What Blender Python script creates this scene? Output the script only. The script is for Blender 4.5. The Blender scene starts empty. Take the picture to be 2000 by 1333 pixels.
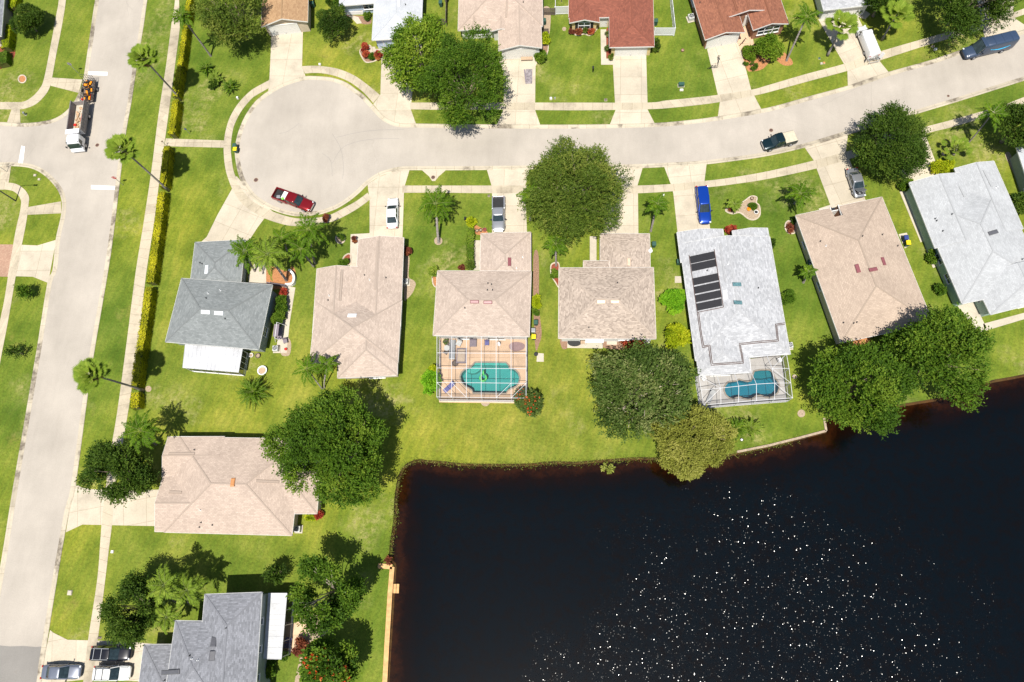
import bpy, bmesh, math, random
import numpy as np
from mathutils import Vector, Matrix, Euler
from mathutils.bvhtree import BVHTree
from mathutils.geometry import tessellate_polygon

S = bpy.context.scene
C = S.collection
R_ = math.radians

# ---------------------------------------------------------------- camera
F = 1333.0                 # focal length in photo pixels (photo is 2000 wide)
CX, CY = 1000.0, 666.5
NAD = (1100.0, 1065.0)     # where a plumb line through the camera meets the picture
ANTI = (1141.0, 555.0)     # point opposite the sun
H = 94.0
def cray(px, py): return Vector((px - CX, -(py - CY), -F))
U = -cray(*NAD).normalized()
Yw = (Vector((0, 1, 0)) - U * U.y).normalized()
Xw = Yw.cross(U)
RC = Matrix((Xw, Yw, U))   # camera -> world
cam_d = bpy.data.cameras.new('camera'); cam = bpy.data.objects.new('camera', cam_d); C.objects.link(cam)
cam_d.sensor_width = 36; cam_d.lens = F / 2000 * 36; cam_d.clip_start = 1; cam_d.clip_end = 3000
cam.matrix_world = Matrix.Translation((0, 0, H)) @ RC.to_4x4()
S.camera = cam
CAM = Vector((0, 0, H))
def P(px, py, z=0.0):
    r = RC @ cray(px, py)
    t = (z - H) / r.z
    return CAM + r * t
# ---------------------------------------------------------------- light
anti = (RC @ cray(*ANTI)).normalized()
tosun = -anti
elev = math.asin(tosun.z); azim = math.atan2(tosun.x, tosun.y)
w = bpy.data.worlds.new('World'); S.world = w; w.use_nodes = True
nt = w.node_tree; bg = nt.nodes['Background']
sky = nt.nodes.new('ShaderNodeTexSky'); sky.sky_type = 'NISHITA'; sky.sun_disc = False
sky.sun_elevation = elev; sky.sun_rotation = azim
nt.links.new(sky.outputs[0], bg.inputs[0]); bg.inputs[1].default_value = 0.08
sl = bpy.data.lights.new('sun', 'SUN'); sun = bpy.data.objects.new('sun', sl); C.objects.link(sun)
sl.energy = 5.0; sl.angle = R_(0.5); sl.color = (1.0, 0.955, 0.87)
sun.rotation_euler = anti.to_track_quat('-Z', 'Y').to_euler(); sun.location = (0, 0, 60)
S.view_settings.view_transform = 'Standard'; S.view_settings.look = 'None'
S.view_settings.exposure = 0.42; S.view_settings.gamma = 1
S.cycles.max_bounces = 6; S.cycles.transparent_max_bounces = 12; S.cycles.diffuse_bounces = 3
S.cycles.caustics_reflective = False; S.cycles.caustics_refractive = False
random.seed(7); RNG = np.random.default_rng(7)

# ---------------------------------------------------------------- materials
MATS = {}
class NB:
    def __init__(s, name, rough=0.8, spec=0.3):
        s.m = bpy.data.materials.new(name); s.m.use_nodes = True; s.t = s.m.node_tree
        s.b = s.t.nodes['Principled BSDF']; s.b.inputs['Roughness'].default_value = rough
        s.b.inputs['Specular IOR Level'].default_value = spec
    def n(s, typ, **kw):
        x = s.t.nodes.new(typ)
        for k, v in kw.items():
            if k in x.inputs and not hasattr(x, k): x.inputs[k].default_value = v
            elif hasattr(x, k): setattr(x, k, v)
            else: x.inputs[k].default_value = v
        return x
    def l(s, a, b): s.t.links.new(a, b)
    def coord(s, kind='Object', scale=None, rot=0):
        c = s.n('ShaderNodeTexCoord'); o = c.outputs[kind]
        if scale or rot:
            mp = s.n('ShaderNodeMapping'); s.l(o, mp.inputs[0])
            if scale: mp.inputs['Scale'].default_value = scale
            mp.inputs['Rotation'].default_value = (0, 0, rot)
            o = mp.outputs[0]
        return o
    def noise(s, co, scale, detail=3, rough=.55):
        x = s.n('ShaderNodeTexNoise'); x.inputs['Scale'].default_value = scale
        x.inputs['Detail'].default_value = detail; x.inputs['Roughness'].default_value = rough
        s.l(co, x.inputs['Vector']); return x.outputs['Fac']
    def ramp(s, fac, stops):
        x = s.n('ShaderNodeValToRGB'); e = x.color_ramp.elements
        while len(e) < len(stops): e.new(.5)
        for i, (p, c) in enumerate(stops):
            e[i].position = p
            c = c if isinstance(c, tuple) else (c, c, c)
            e[i].color = (*c, 1)
        s.l(fac, x.inputs[0]); return x.outputs[0]
    def mix(s, fac, a, b, mode='MIX'):
        x = s.n('ShaderNodeMix', data_type='RGBA', blend_type=mode)
        for sock, v in ((x.inputs[0], fac), (x.inputs[6], a), (x.inputs[7], b)):
            if hasattr(v, 'links'): s.l(v, sock)
            elif isinstance(v, tuple): sock.default_value = (*v, 1)
            else: sock.default_value = v
        return x.outputs[2]
    def math(s, op, a, b=0.0):
        x = s.n('ShaderNodeMath', operation=op)
        for sock, v in ((x.inputs[0], a), (x.inputs[1], b)):
            if hasattr(v, 'links'): s.l(v, sock)
            else: sock.default_value = v
        return x.outputs[0]
    def bump(s, h, strength=.3, dist=.02):
        x = s.n('ShaderNodeBump'); x.inputs['Strength'].default_value = strength; x.inputs['Distance'].default_value = dist
        s.l(h, x.inputs['Height']); s.l(x.outputs[0], s.b.inputs['Normal'])
    def out(s, col):
        if hasattr(col, 'links'): s.l(col, s.b.inputs['Base Color'])
        else: s.b.inputs['Base Color'].default_value = (*col, 1)
        return s.m

def plain(name, col, rough=.6, metal=0, spec=.4, var=.12, scale=3.0):
    if name in MATS: return MATS[name]
    k = NB(name, rough, spec); k.b.inputs['Metallic'].default_value = metal
    f = k.noise(k.coord(), scale, 4)
    lo = tuple(c * (1 - var) for c in col); hi = tuple(min(1, c * (1 + var)) for c in col)
    MATS[name] = k.out(k.ramp(f, [(.3, lo), (.7, hi)])); return MATS[name]

def paint(name, col, metal=.25, rough=.28):
    if name in MATS: return MATS[name]
    k = NB(name, rough, .5); k.b.inputs['Metallic'].default_value = metal
    k.b.inputs['Coat Weight'].default_value = .6; k.b.inputs['Coat Roughness'].default_value = .06
    f = k.noise(k.coord(), 5, 4)
    MATS[name] = k.out(k.ramp(f, [(.3, tuple(c * .93 for c in col)), (.7, col)])); return MATS[name]

def glass(name='car_glass', col=(.012, .02, .022)):
    if name in MATS: return MATS[name]
    k = NB(name, .04, .7); k.b.inputs['Coat Weight'].default_value = .3
    f = k.noise(k.coord(), 2.5, 2)
    MATS[name] = k.out(k.ramp(f, [(.3, col), (.75, tuple(c * 2.2 for c in col))])); return MATS[name]

def make_grass():
    k = NB('lawn', .9, .15); co = k.coord()
    big = k.noise(co, .035, 4); mid = k.noise(co, .22, 4, .6); fine = k.noise(co, 3.2, 4, .75); vf = k.noise(co, 11, 2, .7)
    c1 = k.ramp(mid, [(.30, (.088, .128, .012)), (.5, (.148, .188, .022)), (.72, (.225, .242, .040))])
    c2 = k.ramp(big, [(.35, (.66, .78, .7)), (.5, (1.0, 1.0, .95)), (.66, (1.30, 1.16, .95))])
    c = k.mix(1.0, c1, c2, 'MULTIPLY')
    # mowing stripes that change heading with the yard
    wv = k.n('ShaderNodeTexWave'); wv.inputs['Scale'].default_value = .28; wv.inputs['Distortion'].default_value = 2.2; wv.inputs['Detail'].default_value = 2; wv.inputs['Detail Scale'].default_value = .3
    k.l(k.coord(rot=.35), wv.inputs['Vector'])
    c = k.mix(k.math('MULTIPLY', wv.outputs['Fac'], .2), c, (.06, .13, .012))
    lot = k.n('ShaderNodeTexBrick'); lot.offset = 0
    for q_, v_ in (('Scale', 1), ('Brick Width', 15.3), ('Row Height', 46), ('Mortar Size', 0), ('Bias', 0)): lot.inputs[q_].default_value = v_
    lot.inputs['Color1'].default_value = (.90, .95, .9, 1); lot.inputs['Color2'].default_value = (1.12, 1.05, 1.1, 1)
    k.l(k.coord(rot=.02), lot.inputs['Vector']); c = k.mix(1.0, c, lot.outputs['Color'], 'MULTIPLY')
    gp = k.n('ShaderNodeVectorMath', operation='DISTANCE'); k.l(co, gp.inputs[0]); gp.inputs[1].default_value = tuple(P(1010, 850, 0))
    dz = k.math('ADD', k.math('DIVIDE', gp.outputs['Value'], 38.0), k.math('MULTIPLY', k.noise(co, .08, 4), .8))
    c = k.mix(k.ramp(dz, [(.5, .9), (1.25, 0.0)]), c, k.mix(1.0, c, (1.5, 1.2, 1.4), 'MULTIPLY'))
    dm = k.math('MULTIPLY', k.ramp(k.noise(co, .09, 3), [(.55, 0.0), (.66, 1.0)]), k.ramp(k.noise(co, .9, 5, .8), [(.44, 0.0), (.66, 1.0)]))
    c = k.mix(k.math('MULTIPLY', dm, .75), c, (.36, .31, .13))
    dm2 = k.ramp(k.noise(co, .13, 5, .7), [(.62, 0.0), (.76, .7)])
    c = k.mix(dm2, c, (.23, .19, .05))
    c = k.mix(1.0, c, k.ramp(fine, [(.3, .66), (.52, 1.0), (.7, 1.25)]), 'MULTIPLY')
    c = k.mix(1.0, c, k.ramp(vf, [(.3, .72), (.5, 1.0), (.7, 1.22)]), 'MULTIPLY')
    k.bump(vf, .6, .05)
    return k.out(c)

def make_asphalt(name='asphalt', a=(.405, .362, .31), dark=1.0):
    k = NB(name, .85, .25); co = k.coord()
    f = k.noise(co, 7, 5, .8); g = k.noise(co, .12, 5, .6); s1 = k.noise(k.coord(scale=(1, .25, 1)), .5, 5, .7)
    c = k.ramp(g, [(.3, tuple(x * .86 * dark for x in a)), (.7, tuple(x * 1.09 * dark for x in a))])
    c = k.mix(1.0, c, k.ramp(f, [(.25, .84), (.75, 1.12)]), 'MULTIPLY')
    c = k.mix(1.0, c, k.ramp(s1, [(.3, .93), (.7, 1.04)]), 'MULTIPLY')
    # hairline cracks and old stains
    v = k.n('ShaderNodeTexVoronoi', feature='DISTANCE_TO_EDGE'); v.inputs['Scale'].default_value = .11
    nz = k.n('ShaderNodeTexNoise'); nz.inputs['Scale'].default_value = .9; nz.inputs['Detail'].default_value = 5; k.l(co, nz.inputs['Vector'])
    k.l(k.mix(.35, co, nz.outputs['Color'], 'ADD'), v.inputs['Vector'])
    cr = k.math('MULTIPLY', k.ramp(v.outputs['Distance'], [(.0, .8), (.004, 0.0)]), k.ramp(k.noise(co, .07, 3), [(.5, 0.0), (.66, .45)]))
    c = k.mix(cr, c, (.2, .18, .16))
    st = k.ramp(k.noise(co, .55, 4, .65), [(.70, 0.0), (.80, .35)])
    c = k.mix(st, c, (.17, .14, .11))
    k.bump(f, .25, .01)
    return k.out(c)

def make_concrete(name, a=(.52, .465, .375), joints=0.0, along='v', stain=.5, grime=0):
    k = NB(name, .85, .25); co = k.coord()
    f = k.noise(co, 5, 5, .75); g = k.noise(co, .35, 5, .65); h = k.noise(co, .08, 3)
    c = k.ramp(g, [(.28, tuple(x * .78 for x in a)), (.5, a), (.75, tuple(x * 1.1 for x in a))])
    c = k.mix(1.0, c, k.ramp(f, [(.3, .88), (.7, 1.08)]), 'MULTIPLY')
    c = k.mix(k.ramp(h, [(.5, 0.0), (.75, stain)]), c, tuple(x * .62 for x in a))
    if joints:
        br = k.n('ShaderNodeTexBrick'); br.offset = 0; br.squash = 1
        br.inputs['Scale'].default_value = 1; br.inputs['Brick Width'].default_value = joints; br.inputs['Row Height'].default_value = joints
        br.inputs['Mortar Size'].default_value = .035; br.inputs['Mortar Smooth'].default_value = .3; br.inputs['Bias'].default_value = 0
        br.inputs['Color1'].default_value = (.93, .93, .93, 1); br.inputs['Color2'].default_value = (1.05, 1.05, 1.05, 1); br.inputs['Mortar'].default_value = (.70, .67, .63, 1)
        k.l(k.coord('UV'), br.inputs['Vector'])
        c = k.mix(1.0, c, br.outputs['Color'], 'MULTIPLY')
    if grime:
        gm = k.ramp(k.noise(co, .16, 4, .7), [(.53, 0.0), (.60, grime)])
        c = k.mix(k.math('MULTIPLY', gm, k.ramp(k.noise(co, 1.8, 4, .7), [(.35, .3), (.6, 1.0)])), c, (.09, .07, .055))
    k.bump(f, .15, .01)
    return k.out(c)

def make_shingle(name, a, b, mortar=.72, bw=.42, rh=.2, noise=.16):
    k = NB(name, .9, .2); uv = k.coord('UV')
    br = k.n('ShaderNodeTexBrick'); br.offset = .5
    for q, v in (('Scale', 1), ('Brick Width', bw), ('Row Height', rh), ('Mortar Size', .022), ('Mortar Smooth', .5), ('Bias', 0.0)): br.inputs[q].default_value = v
    br.inputs['Color1'].default_value = (*a, 1); br.inputs['Color2'].default_value = (*b, 1)
    br.inputs['Mortar'].default_value = (*[x * mortar for x in a], 1)
    k.l(uv, br.inputs['Vector'])
    c = k.mix(1.0, br.outputs['Color'], k.ramp(k.noise(uv, 6, 3, .8), [(.25, 1 - noise), (.75, 1 + noise)]), 'MULTIPLY')
    c = k.mix(1.0, c, k.ramp(k.noise(uv, .25, 4, .6), [(.3, .9), (.7, 1.08)]), 'MULTIPLY')
    c = k.mix(1.0, c, k.ramp(k.noise(k.coord('UV', scale=(2.2, .12, 1)), 1.0, 4, .6), [(.3, .965), (.7, 1.03)]), 'MULTIPLY')
    k.bump(br.outputs['Fac'], -.3, .02)
    return k.out(c)

def leafmat(name, dark, light, yellow=None, trans=.25):
    if name in MATS: return MATS[name]
    k = NB(name, .62, .12)
    at = k.n('ShaderNodeAttribute'); at.attribute_name = 'tint'
    stops = [(0.0, dark), (.6, light)]
    if yellow: stops.append((1.0, yellow))
    c = k.ramp(at.outputs['Fac'], stops)
    k.out(c)
    tr = k.n('ShaderNodeBsdfTranslucent'); k.l(k.mix(1.0, c, (1.3, 1.5, .6), 'MULTIPLY'), tr.inputs['Color'])
    mx = k.n('ShaderNodeMixShader'); mx.inputs[0].default_value = trans
    k.l(k.b.outputs[0], mx.inputs[1]); k.l(tr.outputs[0], mx.inputs[2])
    k.l(mx.outputs[0], k.t.nodes['Material Output'].inputs['Surface'])
    MATS[name] = k.m; return k.m

def make_screen(name, tr=.8, col=(.03, .03, .035)):
    k = NB(name, .8, .1); k.out(col)
    t = k.n('ShaderNodeBsdfTransparent'); mx = k.n('ShaderNodeMixShader')
    f = k.noise(k.coord(), 1.5, 3)
    k.l(k.ramp(f, [(.3, tr - .03), (.7, tr + .03)]), mx.inputs[0])
    k.l(k.b.outputs[0], mx.inputs[1]); k.l(t.outputs[0], mx.inputs[2])
    k.l(mx.outputs[0], k.t.nodes['Material Output'].inputs['Surface'])
    return k.m

def make_water():
    k = NB('lake_water', .5, .5); co = k.coord()
    gl = k.n('ShaderNodeBsdfGlossy'); gl.inputs['Roughness'].default_value = .045; gl.inputs['Color'].default_value = (1, 1, 1, 1)
    tr = k.n('ShaderNodeBsdfTransparent'); tr.inputs['Color'].default_value = (.50, .42, .36, 1)
    fr = k.n('ShaderNodeFresnel'); fr.inputs['IOR'].default_value = 1.33
    mx = k.n('ShaderNodeMixShader')
    # wavelet facets, steep only where the breeze ruffles the water
    gl.inputs['Roughness'].default_value = .19
    gp = k.n('ShaderNodeVectorMath', operation='DISTANCE'); k.l(co, gp.inputs[0]); gp.inputs[1].default_value = GLIT
    far = k.math('ADD', k.math('DIVIDE', gp.outputs['Value'], 52.0), k.math('MULTIPLY', k.noise(co, .09, 4, .6), .9))
    amp = k.ramp(far, [(.62, .66), (.88, .46), (1.02, .0)])
    vo = k.n('ShaderNodeTexVoronoi'); vo.inputs['Scale'].default_value = 15.0; k.l(co, vo.inputs['Vector'])
    sub = k.n('ShaderNodeVectorMath', operation='SUBTRACT'); k.l(vo.outputs['Color'], sub.inputs[0]); sub.inputs[1].default_value = (.5, .5, .5)
    sc_ = k.n('ShaderNodeVectorMath', operation='SCALE'); v2 = k.n('ShaderNodeTexVoronoi'); v2.inputs['Scale'].default_value = 15.0; k.l(co, v2.inputs['Vector'])
    sx = k.n('ShaderNodeSeparateXYZ'); k.l(v2.outputs['Color'], sx.inputs[0])
    thr = k.ramp(k.math('ADD', k.math('DIVIDE', gp.outputs['Value'], 60.0), k.math('MULTIPLY', k.noise(co, .14, 3), .5)), [(.25, .87), (.62, .94), (.8, .99)])
    act = k.math('MULTIPLY', k.math('GREATER_THAN', sx.outputs['Z'], thr), amp)
    k.l(k.math('ADD', k.math('MULTIPLY', k.math('GREATER_THAN', act, .01), .10), .08), gl.inputs['Roughness'])
    k.l(sub.outputs[0], sc_.inputs[0]); k.l(act, sc_.inputs['Scale'])
    fl = k.n('ShaderNodeVectorMath', operation='MULTIPLY'); k.l(sc_.outputs[0], fl.inputs[0]); fl.inputs[1].default_value = (1, 1, 0)
    ad = k.n('ShaderNodeVectorMath', operation='ADD'); k.l(fl.outputs[0], ad.inputs[0]); ad.inputs[1].default_value = (0, 0, 1)
    nn = k.n('ShaderNodeVectorMath', operation='NORMALIZE'); k.l(ad.outputs[0], nn.inputs[0])
    k.l(nn.outputs[0], gl.inputs['Normal'])
    k.l(fr.outputs[0], mx.inputs[0]); k.l(tr.outputs[0], mx.inputs[1]); k.l(gl.outputs[0], mx.inputs[2])
    k.l(mx.outputs[0], k.t.nodes['Material Output'].inputs['Surface'])
    return k.m

def make_poolwater(name, tint):
    k = NB(name, .5, .5); co = k.coord()
    gl = k.n('ShaderNodeBsdfGlossy'); gl.inputs['Roughness'].default_value = .03
    tr = k.n('ShaderNodeBsdfTransparent'); tr.inputs['Color'].default_value = (*tint, 1)
    fr = k.n('ShaderNodeFresnel'); fr.inputs['IOR'].default_value = 1.33
    bp = k.n('ShaderNodeBump'); bp.inputs['Strength'].default_value = .25; bp.inputs['Distance'].default_value = .1
    k.l(k.noise(co, 4, 2), bp.inputs['Height']); k.l(bp.outputs[0], gl.inputs['Normal'])
    mx = k.n('ShaderNodeMixShader'); k.l(fr.outputs[0], mx.inputs[0]); k.l(tr.outputs[0], mx.inputs[1]); k.l(gl.outputs[0], mx.inputs[2])
    k.l(mx.outputs[0], k.t.nodes['Material Output'].inputs['Surface'])
    return k.m

def make_bed():
    k = NB('lake_bed', .95, .1); co = k.coord()
    sep = k.n('ShaderNodeSeparateXYZ'); k.l(co, sep.inputs[0])
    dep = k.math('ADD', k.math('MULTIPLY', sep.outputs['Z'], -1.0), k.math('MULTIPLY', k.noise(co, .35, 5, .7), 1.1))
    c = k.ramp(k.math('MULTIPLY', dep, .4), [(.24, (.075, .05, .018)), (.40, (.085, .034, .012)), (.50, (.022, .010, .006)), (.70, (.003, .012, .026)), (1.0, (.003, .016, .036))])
    c = k.mix(k.ramp(k.noise(co, .9, 5, .8), [(.45, .0), (.65, .8)]), c, (.012, .010, .008))
    return k.out(c)

GLIT = tuple(P(1560, 1360, 0))
M = {}
def setup_mats():
    M['grass'] = make_grass(); M['asphalt'] = make_asphalt(); M['asphalt_new'] = make_asphalt('asphalt_patch', (.24, .225, .205))
    M['concrete'] = make_concrete('driveway_concrete', (.51, .445, .345), 3.3, grime=.0)
    M['walkc'] = make_concrete('walk_concrete', (.47, .405, .30), 1.55, grime=.28)
    M['kerb'] = make_concrete('kerb_concrete', (.48, .42, .32), 3.0, stain=.75, grime=.8)
    M['pad'] = make_concrete('pad_concrete', (.49, .435, .35))
    M['deck_tan'] = make_concrete('pool_deck_tan', (.60, .42, .28), 3.0, stain=.15)
    M['deck_grey'] = make_concrete('pool_deck_grey', (.46, .44, .42), 3.0, stain=.15)
    M['paver'] = make_shingle('pink_paver', (.42, .27, .19), (.34, .2, .14), .7, .3, .2)
    M['r_grey'] = make_shingle('grey_green_shingle', (.235, .25, .25), (.165, .18, .18))
    M['r_pink'] = make_shingle('pink_tan_shingle', (.47, .382, .318), (.37, .295, .245))
    M['r_pink2'] = make_shingle('rose_tan_shingle', (.48, .382, .312), (.39, .305, .25))
    M['r_brown'] = make_shingle('mottled_brown_shingle', (.45, .37, .305), (.25, .20, .165), .85, .36, .19, .22)
    M['r_light'] = make_shingle('pale_grey_shingle', (.44, .445, .46), (.30, .305, .32), .8, .45, .22, .2)
    M['r_light2'] = make_shingle('white_grey_shingle', (.42, .43, .44), (.345, .352, .362), .8)
    M['r_tan'] = make_shingle('sand_tan_shingle', (.44, .348, .275), (.36, .28, .222))
    M['r_red'] = make_shingle('red_brown_shingle', (.27, .095, .062), (.18, .065, .045), .7, .4, .2, .2)
    M['r_red2'] = make_shingle('rust_brown_shingle', (.30, .125, .075), (.19, .078, .05), .7, .4, .2, .2)
    M['r_orange'] = make_shingle('orange_tan_shingle', (.42, .27, .15), (.31, .185, .10), .7, .4, .2, .2)
    M['r_white'] = make_shingle('white_shingle', (.46, .475, .50), (.41, .425, .45), .9)
    M['r_dgrey'] = make_shingle('slate_grey_shingle', (.25, .255, .28), (.155, .16, .175))
    M['white'] = plain('white_metal', (.74, .74, .74), .45, var=.05)
    M['white_roof'] = make_concrete('white_pan_roof', (.50, .505, .52), stain=.3)
    M['frame'] = plain('cage_frame_white', (.58, .58, .60), .5, var=.05)
    M['trim'] = plain('white_trim', (.7, .69, .66), .5, var=.05)
    M['vinyl'] = plain('white_vinyl', (.72, .72, .74), .4, var=.05)
    M['stucco_grey'] = plain('grey_green_stucco', (.25, .29, .28), .9)
    M['stucco_beige'] = plain('beige_stucco', (.52, .43, .32), .9)
    M['stucco_yellow'] = plain('yellow_stucco', (.60, .46, .22), .9)
    M['stucco_white'] = plain('white_stucco', (.66, .65, .62), .9)
    M['stucco_blue'] = plain('pale_blue_siding', (.42, .50, .62), .8)
    M['stucco_green'] = plain('pale_green_stucco', (.32, .42, .37), .9)
    M['stucco_brown'] = plain('brown_siding', (.30, .15, .09), .9)
    M['stucco_dark'] = plain('taupe_siding', (.21, .19, .17), .9)
    M['door'] = plain('garage_door_white', (.68, .67, .63), .5, var=.04)
    M['wood_dark'] = plain('weathered_wood', (.14, .11, .09), .9, var=.3)
    M['wood'] = plain('seawall_timber', (.56, .33, .14), .8, var=.22, scale=2)
    M['wood_old'] = plain('grey_timber', (.36, .28, .2), .9, var=.25)
    M['black'] = plain('black_plastic', (.02, .02, .022), .6)
    M['rubber'] = plain('tyre_rubber', (.018, .018, .018), .8)
    M['rim'] = plain('alloy_rim', (.45, .45, .47), .35, metal=.7)
    M['chrome'] = plain('chrome_trim', (.6, .6, .6), .2, metal=.9)
    M['steel'] = plain('galvanised_steel', (.35, .36, .37), .45, metal=.5)
    M['darksteel'] = plain('dark_steel', (.06, .06, .065), .5, metal=.3)
    M['headlight'] = plain('headlight_lens', (.65, .68, .7), .1)
    M['taillight'] = plain('tail_light_red', (.35, .01, .01), .25)
    M['mulch'] = plain('red_mulch', (.22, .055, .03), .95, var=.4, scale=6)
    M['mulch_b'] = plain('brown_mulch', (.25, .15, .1), .95, var=.35, scale=6)
    M['mulch_o'] = plain('orange_mulch', (.38, .17, .07), .95, var=.35, scale=6)
    M['soil'] = plain('sandy_soil', (.34, .26, .18), .95, var=.25, scale=5)
    M['border'] = plain('edging_stone', (.5, .42, .33), .9, var=.2)
    M['bin_green'] = plain('green_bin_plastic', (.03, .085, .065), .6)
    M['bin_yellow'] = plain('yellow_bin_lid', (.8, .62, .01), .5)
    M['blue_pl'] = plain('blue_plastic', (.03, .05, .2), .5)
    M['navy'] = plain('slate_blue_fabric', (.12, .12, .3), .9)
    M['mauve'] = plain('mauve_grey_panel', (.2, .165, .19), .7)
    M['orange'] = plain('orange_paint', (.75, .26, .012), .45)
    M['red'] = plain('red_paint', (.5, .025, .015), .5)
    M['ac'] = plain('ac_casing', (.5, .5, .48), .5)
    M['bark'] = plain('tree_bark', (.23, .18, .13), .9, var=.3, scale=4)
    M['bark_pale'] = plain('pale_bark', (.42, .36, .28), .9, var=.2, scale=4)
    M['palm_bark'] = plain('palm_trunk', (.24, .21, .19), .9, var=.3, scale=5)
    M['carg'] = glass(); M['winglass'] = glass('window_glass', (.02, .028, .03))
    M['winteal'] = glass('skylight_glass', (.06, .12, .13))
    M['skyl_white'] = plain('white_skylight', (.8, .82, .85), .3, var=.03)
    M['skyl_red'] = plain('maroon_skylight', (.22, .075, .085), .3)
    M['skyl_tan'] = plain('tan_skylight', (.6, .46, .34), .3)
    M['skyl_dark'] = plain('dark_grey_skylight', (.1, .1, .11), .3)
    M['skyl_orange'] = plain('orange_skylight', (.55, .25, .1), .4)
    M['solar'] = plain('black_solar_mat', (.014, .014, .017), .55, var=.3, scale=8)
    M['copper'] = plain('brown_pipe', (.10, .055, .045), .6)
    M['gable_tan'] = plain('tan_panel', (.42, .3, .2), .8)
    M['screen_side'] = make_screen('screen_wall_mesh', .62, (.07, .065, .075)); M['screen_top'] = make_screen('screen_roof_mesh', .86, (.12, .12, .125))
    M['pw1'] = make_poolwater('green_pool_water', (.50, .88, .86)); M['pw2'] = make_poolwater('blue_pool_water', (.28, .66, .74))
    M['pb1'] = plain('teal_pool_plaster', (.15, .36, .35), .7, var=.1, scale=9); M['pb2'] = plain('blue_pool_plaster', (.09, .34, .40), .7, var=.08, scale=6)
    M['ps1'] = plain('pale_pool_step', (.25, .48, .43), .7)
    M['coping'] = plain('pool_coping', (.30, .26, .21), .8)
    M['yellowp'] = plain('road_paint_white', (.74, .74, .72), .7, var=.08)
    M['water'] = make_water(); M['bed'] = make_bed()
    L = leafmat
    M['l_green'] = L('leaf_mid_green', (.022, .056, .005), (.070, .138, .010), (.15, .22, .02))
    M['l_dark'] = L('leaf_dark_green', (.016, .036, .005), (.048, .092, .009), (.10, .15, .018))
    M['l_olive'] = L('leaf_olive', (.034, .066, .007), (.098, .148, .018), (.20, .225, .04))
    M['l_greyg'] = L('leaf_grey_green', (.030, .060, .009), (.088, .138, .026), (.21, .23, .08))
    M['l_khaki'] = L('leaf_khaki', (.12, .135, .016), (.25, .26, .045), (.35, .33, .085))
    M['l_yellowg'] = L('leaf_yellow_green', (.030, .080, .006), (.115, .195, .012), (.23, .30, .03))
    M['l_bright'] = L('leaf_bright_green', (.055, .16, .006), (.14, .33, .012), (.24, .42, .02))
    M['l_lime'] = L('leaf_lime_yellow', (.10, .16, .004), (.30, .36, .008), (.46, .46, .02))
    M['l_hedge'] = L('hedge_yellow', (.14, .16, .006), (.44, .41, .012), (.64, .56, .03))
    M['l_palm'] = L('palm_frond_green', (.030, .070, .004), (.095, .180, .008), (.25, .31, .02))
    M['l_palmy'] = L('palm_frond_light', (.07, .12, .012), (.18, .26, .025), (.33, .38, .06))
    M['l_dead'] = L('dead_frond_brown', (.10, .055, .02), (.23, .15, .06), (.36, .27, .12))
    M['l_red'] = L('red_foliage', (.10, .015, .01), (.38, .05, .03), (.5, .2, .07))
    M['l_flower'] = L('orange_red_flower', (.40, .03, .01), (.70, .08, .02), (.8, .3, .1))
    M['l_maroon'] = L('maroon_leaf', (.06, .02, .015), (.18, .05, .03), (.3, .1, .04))
    M['grassy'] = L('reed_green', (.10, .14, .02), (.25, .28, .05), (.36, .36, .1))
setup_mats()

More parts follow.
